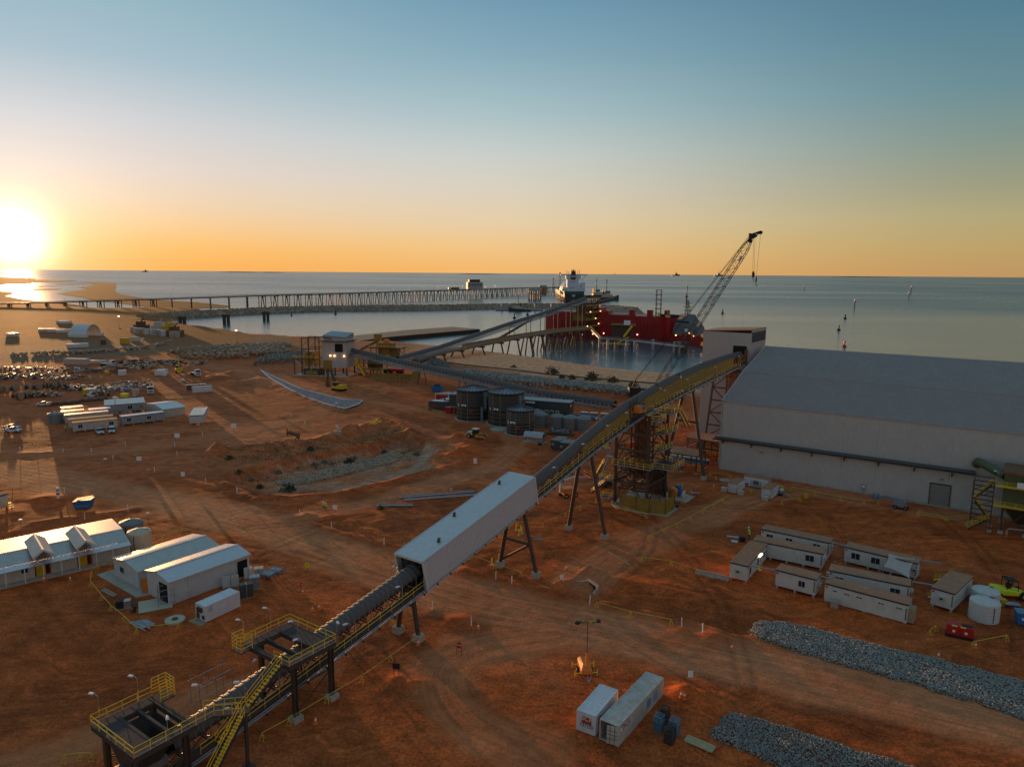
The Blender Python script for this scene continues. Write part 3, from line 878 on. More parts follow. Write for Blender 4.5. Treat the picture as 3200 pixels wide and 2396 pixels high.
# -------- the two maintenance platforms
def platform(s0,s1,w,z,wide,legs,label):
 t=thing('maintenance_platform',label,'platform',A0,CRZ,'platforms straddling the conveyor')
 ZV=Vector((0,0,1))
 hole=(s0+(2.3 if wide<0 else .35),s1-(2.3 if wide>0 else .35))
 plates=[]
 xs=np.linspace(s0,s1,6)
 for a,b in zip(xs,xs[1:]):
  plates+=[((a+.015,-w),(b-.015,-w+1.35)),((a+.015,w-1.35),(b-.015,w))]
 lo,hi=(s0,hole[0])if wide<0 else(hole[1],s1)
 ys=np.linspace(-w+1.37,w-1.37,5)
 for a,b in zip(ys,ys[1:]):
  plates+=[((lo,a+.015),((lo+hi)/2-.015,b-.015)),(((lo+hi)/2,a+.015),(hi,b-.015))]
 for p,r in plates:
  m=MB();m.span((p[0],p[1],z),(r[0],r[1],z+.06));m.build('deck_plate','hood dark',t)
 for y in(-w+.1,-w+1.35,w-1.35,w-.1):f=MB();f.bar((s0,y,z-.25),(s1,y,z-.25),.25,.45);f.build('side_beam','dark steel',t)
 for x in(s0+.1,hole[0],(hole[0]+hole[1])/2,hole[1],s1-.1):
  f=MB();f.bar((x,-w,z-.2),(x,w,z-.2),.32,.55);f.build('cross_beam','hood dark',t)
 for x,y in legs:
  m=MB()
  top=z-.4
  gl=cw(x,y,0);b0=gz(gl.x,gl.y)
  m.bar((x,y,b0+.6),(x,y,top),.1,.5);m.bar((x-.25,y,b0+.6),(x-.25,y,top),.5,.08,up=(1,0,0));m.bar((x+.25,y,b0+.6),(x+.25,y,top),.5,.08,up=(1,0,0))
  m.build('leg','dark steel',t)
  m=MB();m.box((x,y,b0+.2),(1.3,1.3,.9));m.build('footing','concrete',t)
 f=MB()
 for y in(-3.15,3.15):
  f.bar((legs[0][0],y,.9),(legs[1][0],y,z*.52),.12);f.bar((legs[1][0],y,.9),(legs[0][0],y,z*.52),.12);f.bar((legs[0][0],y,z*.52),(legs[1][0],y,z*.52),.14)
 f.build('brace','brown steel',t)
 for run in([(s0,-w),(s1,-w)],[(s0,w),(s1,w)],[(lo if wide<0 else hi,-w),(lo if wide<0 else hi,w)]):
  r=MB();r.rail([(x,y,z+.06)for x,y in run],1.1,1.7,.05);r.build('handrail','rail yellow',t)
 kb=MB();kb.tube([(s0,-w,z+.15),(s1,-w,z+.15)],.04,4);kb.tube([(s0,w,z+.15),(s1,w,z+.15)],.04,4);kb.build('kick_rail','pipe grey',t)
 return t
def stair(t,a,b,w,steps=14):
 """open tread stair with yellow rails; a is the top"""
 a,b=Vector(a),Vector(b)
 d=(b-a);h=Vector((d.x,d.y,0)).normalized();n=Vector((-h.y,h.x,0))*(w/2)
 m=MB();m.bar(a+n,b+n,.08,.3);m.bar(a-n,b-n,.08,.3);m.build('stringer','hood dark',t)
 m=MB()
 for k in range(steps):
  p=a.lerp(b,(k+.5)/steps);m.bar(p-n,p+n,.28,.05)
 m.build('tread','rail yellow',t)
 r=MB()
 for sg in(1,-1):
  for z in(.55,1.1):
   r.tube([a+n*sg+Vector((0,0,z)),b+n*sg+Vector((0,0,z))],.048,4)
  for k in range(5):
   p=a.lerp(b,k/4)+n*sg;r.tube([p,p+Vector((0,0,1.1))],.035,4)
 r.build('stair_rail','rail yellow',t)
P1=platform(-24.0,-17.2,4.4,8.1,1,[(-22.5,-3.15),(-17.0,-3.15),(-22.5,3.15),(-17.0,3.15)],'upper grey deck platform with yellow rails over the conveyor, the one nearer the white gallery')
stair(P1,(-24.3,-3.0,8.1),(-32.4,-3.0,2.7),.9,22)
m=MB();m.rail([(-24.0,4.4,8.16),(-25.5,4.4,8.16),(-25.5,2.6,8.16),(-24.0,2.6,8.16)],1.9,1.2,.05,3);m.build('handrail','rail yellow',P1)
m=MB();m.span((-25.6,2.6,8.0),(-24.0,4.4,8.14));m.build('deck_plate','hood dark',P1)
m=MB();m.rail([(-24.0,-1.6,8.16),(-24.0,-4.4,8.16)],1.1,1.2,.035);m.build('handrail','rail yellow',P1)
for x,y,rz in((-23.8,4.5,2.0),(-20,4.5,2.0),(-17.1,-4.5,-2),(-22.3,-4.5,3),(-20,-.8,2.5)):add_lamp(P1,(x,y,8.1),rz)
P2=platform(-41.7,-35.4,4.3,7.1,-1,[(-40.9,-3.15),(-36.0,-3.15),(-40.9,3.15),(-36.0,3.15)],'lower grey deck platform with yellow rails at the conveyor tail in the bottom left corner')
m=MB();m.span((-35.4,2.5,7.0),(-33.8,4.3,7.14));m.build('deck_plate','hood dark',P2);m=MB();m.span((-35.4,-4.3,7.0),(-33.4,-2.6,7.14));m.build('deck_plate','hood dark',P2)
m=MB();m.rail([(-35.4,4.3,7.16),(-33.8,4.3,7.16),(-33.8,2.5,7.16),(-35.4,2.5,7.16)],2.0,1.0,.05,4);m.build('handrail','rail yellow',P2)
m=MB();m.rail([(-35.4,-4.3,7.16),(-33.4,-4.3,7.16)],1.1,1.2,.035);m.rail([(-33.4,-4.3,7.16),(-31.5,-6.2,7.16)],1.1,1.0,.035);m.rail([(-33.6,-2.6,7.16),(-30.5,-5.6,7.16)],1.1,1.0,.035);m.build('handrail','rail yellow',P2)
m=MB();m.bar((-33.6,-3.4,7.0),(-30.6,-6.3,7.0),1.2,.2);m.build('landing','hood dark',P2)
stair(P2,(-31.6,-6.4,7.0),(-37.5,-6.9,.4),.9,26)
m=MB();m.bar((-31,-6.1,.5),(-31,-6.1,7.0),.3);m.box((-31,-6.1,.2),(1.2,1.2,.8));m.build('leg','dark steel',P2)
for x,y,rz in((-40.8,4.4,2.0),(-36.8,4.4,2.0),(-38.4,-4.4,-2),(-33.5,-2.5,2.4),(-30.6,-5.6,2.4)):add_lamp(P2,(x,y,7.1),rz)
t=thing('feed_hopper','dark steel feed hopper hanging under the lower platform at the conveyor tail','hopper',A0,CRZ)
m=MB();m.loft([[(-41.2,-2.6,6.6),(-36.2,-2.6,6.6),(-36.2,2.6,6.6),(-41.2,2.6,6.6)],[(-40.6,-1.2,3.4),(-37.6,-1.2,3.4),(-37.6,1.2,3.4),(-40.6,1.2,3.4)]],cap=False);m.build('bin','dark steel',t)
m=MB();m.span((-41,-1.4,2.6),(-37,1.4,3.4));m.tube([(-41.5,0,2),(-37,0,2)],.5,10);m.build('feeder','galvanised',t)
# -------- the storage shed, tower and drive structures
SHX=Vector((CU.y,-CU.x,0))
SHRZ=math.atan2(SHX.y,SHX.x)
SF=q('P',2247,1467)
def on_wall(s,x,y,out=0.0):
 """reading on the shed's front wall plane, in the shed's own axes (x along, y into the depth, z)"""
 d=sightline(s,x,y)
 o=Vector((0,0,CAM_H))
 p0=SF-CU*out
 t=(p0-o).dot(CU)/d.dot(CU)
 w=o+d*t
 return Vector(((w-SF).dot(SHX),-out,w.z))
def panels(t,name,material,o,u,v,n,pitch,depth,gap=.02):
 u,v=Vector(u),Vector(v)
 for i in range(n):
  m=MB();m.rib(Vector(o)+u*i/n,u/n-u.normalized()*gap,v,pitch,depth);m.build(name,material,t)
def make_shed():
 t=thing('storage_shed','very large grey clad ore shed with a stepped roof filling the right of the yard','shed',SF,SHRZ)
 L=92.0;E,C1z,Rz=19.2,25.4,31.0;d1,d2=16.4,38.0
 panels(t,'wall_panel','shed clad',(0,0,.35),(L,0,0),(0,0,E-.35),12,.55,.06)
 panels(t,'roof_panel','shed roof',(0,-.25,E+.08),(L,0,0),(0,d1+.25,C1z-E),12,.55,.06)
 panels(t,'roof_panel','shed roof',(0,d1-.25,C1z+.12),(L,0,0),(0,d2-d1+.25,Rz-C1z),12,.55,.06)
 m=MB();m.sheet((0,d2,Rz),(L,d2,Rz),(L,d2*2-d1,C1z),(0,d2*2-d1,C1z));m.sheet((0,2*d2-d1,C1z),(L,2*d2-d1,C1z),(L,2*d2,E),(0,2*d2,E));m.build('rear_roof','shed roof',t)
 m=MB();m.prism([(0,0.3),(0,E),(d1,C1z),(d2,Rz),(2*d2-d1,C1z),(2*d2,E),(2*d2,.3)],.02,.3,'x');m.build('gable_wall','tower clad',t)
 m=MB();m.span((-.05,-.12,-.3),(L,.2,.4));m.build('plinth','concrete',t)
 m=MB()
 for y,z in((-.22,E+.02),(d1-.2,C1z+.08),(d2,Rz+.05)):m.bar((-.1,y,z),(L,y,z),.35,.14)
 for(y,z),(y2,z2)in(((-.2,E),(d1,C1z)),((d1,C1z),(d2,Rz))):m.bar((-.08,y,z+.12),(-.08,y2,z2+.12),.3,.2)
 m.bar((-.04,-.06,.3),(-.04,-.06,E),.25)
 m.build('flashing','tower clad',t)
 a,b_=on_wall('B2',1552,500),on_wall('B2',1702,380)
 for i in range(12):
  z0=.35+(5.2-.35)*i/12
  m=MB();m.span((50.2,-.16,z0+.02),(54.1,-.08,z0+.385));m.build('door_slat','pipe grey',t)
 m=MB();m.span((50.0,-.22,.3),(50.2,-.05,5.4));m.span((54.1,-.22,.3),(54.3,-.05,5.4));m.span((50.0,-.24,5.2),(54.3,-.05,5.5));m.build('door_frame','dark steel',t)
 d=MB();d.span((35.6,-.15,.3),(36.6,-.07,2.5));dd=d.build('door','grey wall',t)
 s_=MB();s_.span((35.8,-.18,1.7),(36.4,-.155,2.1));s_.build('sign','white print',dd)
 for x,y in((400,138),(1645,322)):
  p=on_wall('B2',x,y);m=MB();m.box((p.x,-.4,p.z),(.7,.8,.18));m.build('wall_lamp','pipe grey',t)
 du=MB();zl,zr=9.0,9.3
 du.tube([(-1.2,-.9,zl),(0,-.9,zl),(20,-.9,zl+.1),(40,-.9,zr-.1),(58.6,-.9,zr)],.55,12);du.build('duct','duct',t,True)
 m=MB();m.tube([(-1.9,-.9,zl),(-1.2,-.9,zl)],.6,12);m.build('duct_flange','galvanised',t,True)
 for i in range(8):
  x=1+i*7.6
  m=MB();m.span((x-.12,-1.0,8.0),(x+.12,-.02,8.4));m.span((x-.16,-1.25,7.7),(x+.16,-.9,8.5));m.build('duct_bracket','dark steel',t)
 return t
SHED=make_shed()
def make_tower():
 o=cw(147.2,0,0)
 t=thing('transfer_tower','tall pale clad tower with a louvred top where the conveyor enters beside the shed','tower',o,SHRZ)
 x0,x1,D,Ht=-11.9,3.2,15.0,35.4
 panels(t,'wall_panel','tower clad',(x0,0,0),(x1-x0,0,0),(0,0,Ht),5,.4,.05)
 panels(t,'wall_panel','tower clad',(x1,0,0),(0,D,0),(0,0,Ht+.9),3,.4,.05)
 m=MB();m.span((x0+.05,D-.1,0),(x1-.05,D,Ht));m.span((x0,.05,0),(x0+.1,D,Ht));m.build('rear_wall','tower clad',t)
 m=MB();m.add([(x0-.15,-.15,Ht),(x1+.15,-.15,Ht+.9),(x1+.15,D+.1,Ht+.9),(x0-.15,D+.1,Ht),(x0-.15,-.15,Ht+.25),(x1+.15,-.15,Ht+1.15),(x1+.15,D+.1,Ht+1.15),(x0-.15,D+.1,Ht+.25)],[(3,2,1,0),(4,5,6,7),(0,1,5,4),(1,2,6,5),(2,3,7,6),(3,0,4,7)]);m.build('roof','brown roof',t)
 m=MB();m.span((x1+.04,.5,Ht-2.9),(x1+.1,D-.5,Ht+.2));m.build('vent_recess','dark opening',t)
 for i in range(5):
  m=MB();m.bar((x1+.15,.5,Ht-2.8+i*.68),(x1+.15,D-.5,Ht-2.8+i*.68),.2,.12);m.build('louvre','pipe grey',t)
 m=MB();m.span((-2.2,-.12,26.0),(2.0,-.06,31.4));m.build('belt_opening','dark opening',t)
 for x in(x0+3.5,x0+9.5):
  m=MB();m.tube([(x,8,Ht),(x,8,Ht+5.5)],.06,4);m.build('mast','dark steel',t)
 m=MB()
 for z in(33.2,30.5,27,24):m.span((x0-1.0,1,z),(x0,2.2,z+.25));m.rail([(x0-1,1,z+.2),(x0-1,2.2,z+.2)],.9,1.2,.04)
 m.build('side_ladder_landings','rail yellow',t)
 t2=thing('lattice_bent','brown steel ladder bent standing under the conveyor head against the pale tower','trestle',cw(131,0,0),CRZ)
 zt_=zb(131)-.1
 for y0,y1,nm in((4.2,1.9,'leg'),(-1.7,-1.9,'leg')):
  m=MB();m.bar((0,y0,.2),(0,y1,zt_),.5,.45);m.build(nm,'brown steel',t2)
 n=6
 for i in range(n+1):
  f=.06+.9*i/n;z=.2+(zt_-.2)*f
  m=MB();m.bar((0,4.2+(1.9-4.2)*f,z),(0,-1.7-.2*f,z),.36,.4);m.build('rung_beam','brown steel',t2)
  if i<n:
   f2=f+.9/n;z2=.2+(zt_-.2)*f2
   m=MB()
   if i%2:m.bar((0,4.2+(1.9-4.2)*f,z),(0,-1.9,z2),.26)
   else:m.bar((0,-1.7,z),(0,4.2+(1.9-4.2)*f2,z2),.26)
   m.build('brace','brown steel',t2)
 t3=thing('head_chute','rust brown clad chute between the lattice bent and the shed gable','chute',cw(139.5,-1.8,0),CRZ)
 m=MB();m.loft([[(-2.8,-1.9,3),(2.8,-1.9,3),(2.8,1.4,3),(-2.8,1.4,3)],[(-2.8,-1.9,24),(2.8,-1.9,24.6),(2.8,1.4,24.6),(-2.8,1.4,24)]]);m.build('casing','rust',t3)
 m=MB()
 for z in range(5,24,3):m.span((-2.95,-2.05,z),(2.95,1.55,z+.2))
 m.build('stiffener','brown steel',t3)
make_tower()
def make_drive_tower():
 t=thing('drive_tower','brown steel tower with yellow railed landings carrying the conveyor drive in mid yard','tower',A0,CRZ)
 s0,s1,w=73.4,83.6,4.0
 s0c=s0
 top=zb(78)-.3
 for s in(s0,s1):
  for y in(-w,w):
   m=MB();m.bar((s,y,.3),(s,y,top if y<0 or True else top),.55,.55);m.build('column','dark steel',t)
   m=MB();m.box((s,y,.1),(1.6,1.6,.6));m.build('footing','concrete',t)
 lv=[5.5,9.6,13.4,17.2,top]
 for z in lv:
  m=MB()
  for y in(-w,w):m.bar((s0,y,z),(s1,y,z),.35,.5)
  for s in(s0,s1):m.bar((s,-w,z),(s,w,z),.35,.5)
  m.build('level_frame','brown steel',t)
 zz=[.4]+lv
 for i,(a,b_)in enumerate(zip(zz,zz[1:])):
  m=MB()
  for y in(-w,w):
   m.bar((s0,y,a),((s0+s1)/2,y,b_),.22);m.bar((s1,y,a),((s0+s1)/2,y,b_),.22)
  for s in(s0,s1):
   m.bar((s,-w,a),(s,0,b_),.22);m.bar((s,w,a),(s,0,b_),.22)
  m.build('brace','brown steel',t)
 m=MB();m.span((77.2,-1.5,6),(79.8,1.3,20.5));m.build('counterweight_shaft','rust',t)
 m=MB()
 for s in(76.45,78.6,80.75):m.span((s-.12,-1.95,6),(s+.12,-1.7,20.4))
 for y in(-1.8,0,1.7):m.span((76.2,y-.12,6),(76.6,y+.12,20.4))
 m.build('guide_column','dark steel',t)
 m=MB();m.loft([[(81.5,-3.2,9.0),(84.5,-3.2,9.0),(84.5,.5,9.0),(81.5,.5,9.0)],[(82.5,-3.6,1.2),(86.6,-3.6,1.2),(86.6,0,1.2),(82.5,0,1.2)]]);m.build('chute','dark steel',t)
 m=MB();m.tube([(77.6,2.0,13.5),(77.6,3.4,13.5)],.7,12);m.span((76.4,1.8,12.9),(79.5,3.2,14.1));m.build('pulley_guard','orange steel',t)
 m=MB();rnd=random.Random(3)
 for i in range(26):
  a=(rnd.uniform(s0,s1),rnd.uniform(-w,w),rnd.choice([2.2,3.6,5.5,7.4]));c=(a[0]+rnd.uniform(-3,3),a[1]+rnd.uniform(-3,3),a[2]+rnd.uniform(-.1,2.2));m.bar(a,c,.22)
 for s in(75,77,79,81):m.bar((s,-w,3.6),(s,w,3.6),.25,.4);m.bar((s,-w,7.4),(s,w,7.4),.25,.4)
 m.build('inner_framing','brown steel',t)
 def landing(pts,z,opening=None):
  m=MB();m.prism(pts,z,z+.12);m.build('landing','hood dark',t)
  r=MB();r.rail([(x,y,z+.1)for x,y in pts],1.1,1.6,.06,close=True);r.build('handrail','rail yellow',t)
  k=MB()
  q_=pts+[pts[0]]
  for a,b_ in zip(q_,q_[1:]):k.bar((*a,z+.02),(*b_,z+.02),.12,.28)
  k.build('edge_beam','pipe grey',t)
 landing([(72.6,-4.9),(72.6,4.6),(76.0,4.6),(76,-3),(82.6,-3),(82.6,-8.9),(75.2,-8.9),(75.2,-4.9)],9.6)
 landing([(81.6,-3.6),(75.0,-4.8),(75,-6.0),(82.2,-6.0),(84.6,-3.6)],13.4)
 landing([(76.6,-4.2),(76.6,-6.4),(84.2,-6.4),(84.2,-4.2)],17.2)
 landing([(73.5,-3.4),(73.5,-6.2),(77.5,-6.2),(77.5,-3.4)],20.6)
 landing([(79.0,-3.6),(79.0,-6.8),(84.4,-6.8),(84.4,-3.6)],21.6)
 landing([(70.4,4.0),(70.4,6.6),(73.2,6.6),(73.2,4.0)],6.2)
 landing([(70.6,4.0),(70.6,6.2),(73.2,6.2),(73.2,4.0)],1.9)
 stair(t,(84.2,-6.6,21.6),(88.0,-7.2,17.3),.9,14)
 stair(t,(71.6,6.2,9.6),(71.4,7.8,6.4),.8,10)
 stair(t,(71.0,4.4,6.2),(71.6,9.0,2.0),.8,12)
 m=MB();m.span((69.4,-3.4,22.9),(72.6,-1.5,23.1));m.span((69.8,-3.1,23.1),(71.2,-1.8,24.4));m.build('gearbox','orange steel',t)
 m=MB();m.tube([(71.2,-2.5,23.8),(72.8,-2.5,23.8)],.5,10);m.build('motor','blue',t)
 m=MB()
 for s in(68.6,70.2,71.8):m.bar((s,-1.5,zb(s)+1),(s,-1.5,zt(s)+.6),.2,.3)
 m.build('frame_post','dark steel',t)
 f=MB()
 run=[(71.2,1.5),(71.2,-2.5),(71.6,-5.5),(72.7,-8.9),(77.5,-9.0),(82,-6)]
 for(a,b_),(c,d)in zip(run,run[1:]):
  n=max(1,round(math.hypot(c-a,d-b_)/1.8))
  for i in range(n):
   p=MB();u=(a+(c-a)*i/n,b_+(d-b_)*i/n);v=(a+(c-a)*(i+.97)/n,b_+(d-b_)*(i+.97)/n)
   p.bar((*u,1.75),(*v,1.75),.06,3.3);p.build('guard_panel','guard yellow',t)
 for x,y in run:
  m=MB();m.bar((x,y,.0),(x,y,3.7),.14);m.build('post','dark steel',t)
 m=MB();m.prism([(70.6,2),(70.6,-3),(72.2,-9.6),(78.2,-9.6),(82.6,-6.4),(84.5,-4),(84.5,4.8),(72.8,4.8)],-.2,.12);m.build('slab','concrete',t)
 for x,y,z,rz in((76,-8.6,9.7,3),(82.2,-6.2,9.7,3),(84,-6.4,17.3,3),(73.6,-6,20.7,2.6)):add_lamp(t,(x,y,z),rz)
 t2=thing('drive_motor','orange and blue electric drive on a kerbed slab at the foot of the drive tower','motor',cw(86.5,-6.0,0),CRZ)
 m=MB();m.span((-3,-3.4,-.1),(3.2,3,.18));m.build('slab','concrete',t2)
 m=MB();m.tube([(-1.6,.8,1.5),(.2,.8,1.5)],.95,14);m.span((-1.8,0,.2),(.4,1.6,1.3));m.build('housing','orange steel',t2)
 m=MB();m.tube([(.4,.4,2.2),(1.8,.2,2.2)],.6,12);m.span((.2,-.6,.2),(2.2,1,1.6));m.build('motor','blue',t2)
 m=MB();m.bar((.2,-1.2,.3),(.9,-1.4,1.7),.5);m.build('guard','white paint',t2)
 m=MB();m.tube([(2.1,-.3,1.8),(2.1,-.3,2.7)],.25,8);m.build('cap','machine yellow',t2)
make_drive_tower()
def canopy(label,c,rz,L,W,h,ridge,group=None,floor=True):
 t=thing('open_shelter',label,'shelter',c,rz,group)
 for sg in(1,-1):
  m=MB();m.rib((-L/2 if sg>0 else L/2,-sg*(W/2),h),(L*sg,0,0),(0,sg*W/2,ridge),.5,.05);m.build('roof_sheet','brown roof',t)
 for x in(-L/2+.4,0,L/2-.4):
  for y in(-W/2+.4,W/2-.4):
   m=MB();m.bar((x,y,.2),(x,y,h),.26);m.build('post','dark steel',t)
   m=MB();m.box((x,y,.1),(.7,.7,.5));m.build('footing','concrete',t)
 m=MB()
 for y in(-W/2+.4,W/2-.4):m.bar((-L/2,y,h-.15),(L/2,y,h-.15),.2,.3)
 for x in(-L/2+.4,L/2-.4):m.bar((x,-W/2,h-.15),(x,W/2,h-.15),.2,.3)
 m.build('eave_beam','dark steel',t)
 m=MB();m.rail([(-L/2+.5,W/2-.6,.1),(L/2-.5,W/2-.6,.1),(L/2-.5,-W/2+.6,.1)],1.2,1.5,.05);m.build('barrier_rail','rail yellow',t)
 return t
canopy('nearer brown roofed open shelter on dark posts beside the tall trestle',cw(111.8,1.8,0),SHRZ,8.8,7.5,5.0,.9,'brown roofed shelters')
canopy('farther brown roofed open shelter behind the tall trestle next to the shed gable',cw(126.5,1.5,0),SHRZ,9.5,8.5,6.4,1.0,'brown roofed shelters')
t=thing('screening_unit','grey and blue mobile belt unit with a raised red tail behind the nearer shelter','machine',cw(123,8.4,0),SHRZ+.3)
m=MB();m.span((-2.6,-1.1,.5),(2.6,1.1,1.6));m.span((-1.8,-.8,1.6),(.8,.8,2.6));m.build('body','steel blue',t)
m=MB();m.bar((-.5,0,2.2),(4.6,0,4.4),.9,.25);m.build('belt_arm','bright red',t)
m=MB();m.tube([(-1.8,-1.15,.5),(-1.8,1.15,.5)],.5,10);m.tube([(1.8,-1.15,.5),(1.8,1.15,.5)],.5,10);m.build('wheels','rubber',t)
t=thing('pipe_rack','blue rack of long pipes lying behind the nearer brown shelter','rack',cw(119.6,4.0,0),SHRZ+.06)
m=MB();m.span((-5.4,-.8,.1),(5.4,-.6,1.2));m.span((-5.4,.6,.1),(5.4,.8,1.2));m.build('frame','blue',t)
for k in range(4):
 m=MB();m.tube([(-5.6,-.4+k*.27,1.35),(5.6,-.4+k*.27,1.35)],.12,6);m.build('pipe',['rail yellow','white paint','blue','white paint'][k],t)
def make_collector():
 t=thing('dust_collector','olive clad dust collector with yellow walkways against the right end of the shed front','dust collector',SF,SHRZ)
 y0,y1=-12.5,-3.5
 m=MB();m.rib((64.0,y0,5.6),(10,0,0),(0,0,7.0),.5,.06);m.build('casing_front','olive clad',t)
 m=MB();m.rib((64.0,y1,5.6),(0,y0-y1,0),(0,0,7.0),.5,.06);m.build('casing_side','olive clad',t)
 m=MB();m.span((64.05,y0+.1,5.6),(74,y1,12.6));m.build('casing','olive clad',t)
 m=MB();m.span((63.8,y0-.3,12.6),(74,y1+.2,13.2));m.build('roof','rust',t)
 m=MB();m.loft([[(64.4,y0+.4,5.6),(74,y0+.4,5.6),(74,y1-.3,5.6),(64.4,y1-.3,5.6)],[(67,-9,1.6),(73,-9,1.6),(73,-7,1.6),(67,-7,1.6)]]);m.build('hopper','dark wall',t)
 m=MB();m.tube([(58.6,-.8,11.4),(58.9,-1.8,12.2),(60.2,-3.4,12.1),(62.2,-5.4,11.6),(64.2,-7.2,11.2)],.95,14);m.build('inlet_duct','olive clad',t,True)
 for x in(64.3,68.5,72.7):
  for y in(y0+.3,y1-.4):
   m=MB();m.bar((x,y,.3),(x,y,5.6),.35);m.build('leg','dark steel',t);m=MB();m.box((x,y,.2),(1,1,.7));m.build('footing','concrete',t)
 m=MB()
 for x in(64.3,68.5):m.bar((x,y0+.3,.6),(x+4.2,y0+.3,5.4),.18);m.bar((x+4.2,y0+.3,.6),(x,y0+.3,5.4),.18)
 m.build('brace','dark steel',t)
 for z in(6.0,10.2):
  m=MB();m.span((62.6,y0-1.5,z),(74,y0,z+.12));m.build('walkway','rail yellow',t)
  m=MB();m.rail([(62.6,y0,z),(62.6,y0-1.5,z),(74,y0-1.5,z)],1.15,1.8,.04,2);m.build('handrail','rail yellow',t)
 for k in range(3):
  m=MB();m.span((66.2+k*2.3,y0-1.62,10.5),(68.35+k*2.3,y0-1.56,11.7));m.build('sign_board','white print',t)
 add_lamp(t,(62.9,y0-1.2,10.3),2.5)
 s=thing('stair_tower','dark steel stair tower with zigzag yellow flights left of the olive dust collector','stairs',SF,SHRZ)
 for x in(58.8,62.4):
  for y in(-12.6,-8.6):
   m=MB();m.bar((x,y,.2),(x,y,10.6),.2);m.build('column','dark steel',s)
   m=MB();m.box((x,y,.1),(.8,.8,.5));m.build('footing','concrete',s)
 for z in(2.2,4.4,6.6,8.6,10.6):
  m=MB()
  for a,b_ in(((58.8,-12.6),(62.4,-12.6)),((62.4,-12.6),(62.4,-8.6)),((62.4,-8.6),(58.8,-8.6)),((58.8,-8.6),(58.8,-12.6))):m.bar((*a,z),(*b_,z),.14,.22)
  m.bar((58.8,-12.6,z-2),(62.4,-12.6,z),.1);m.build('level_frame','dark steel',s)
 stair(s,(61.6,-12.2,2.4),(58.4,-13.6,.1),.9,9)
 stair(s,(59.2,-11.6,6.0),(62.0,-11.6,2.5),.9,12)
 stair(s,(62.0,-10.2,9.6),(59.2,-10.2,6.2),.9,12)
 for x0,z in((61.4,2.3),(58.9,6.0),(61.4,9.7)):
  m=MB();m.rail([(x0,-12.5,z),(x0+1,-12.5,z),(x0+1,-9,z)],1.1,1.2,.04);m.build('handrail','rail yellow',s)
 t=thing('pipe_loop','bent white standpipe on the ground under the olive dust collector','pipe',SF+SHX*66-CU*14.5,SHRZ)
 m=MB();m.tube([(-.6,0,0),(-.6,0,1.5),(-.3,0,1.9),(2.2,.3,2.0),(4.5,.5,1.5)],.16,8);m.build('pipe','pipe grey',t)
 m=MB();m.tube([(-.6,0,.7),(-.6,0,1.4)],.22,8);m.build('valve','safety orange',t)
make_collector()
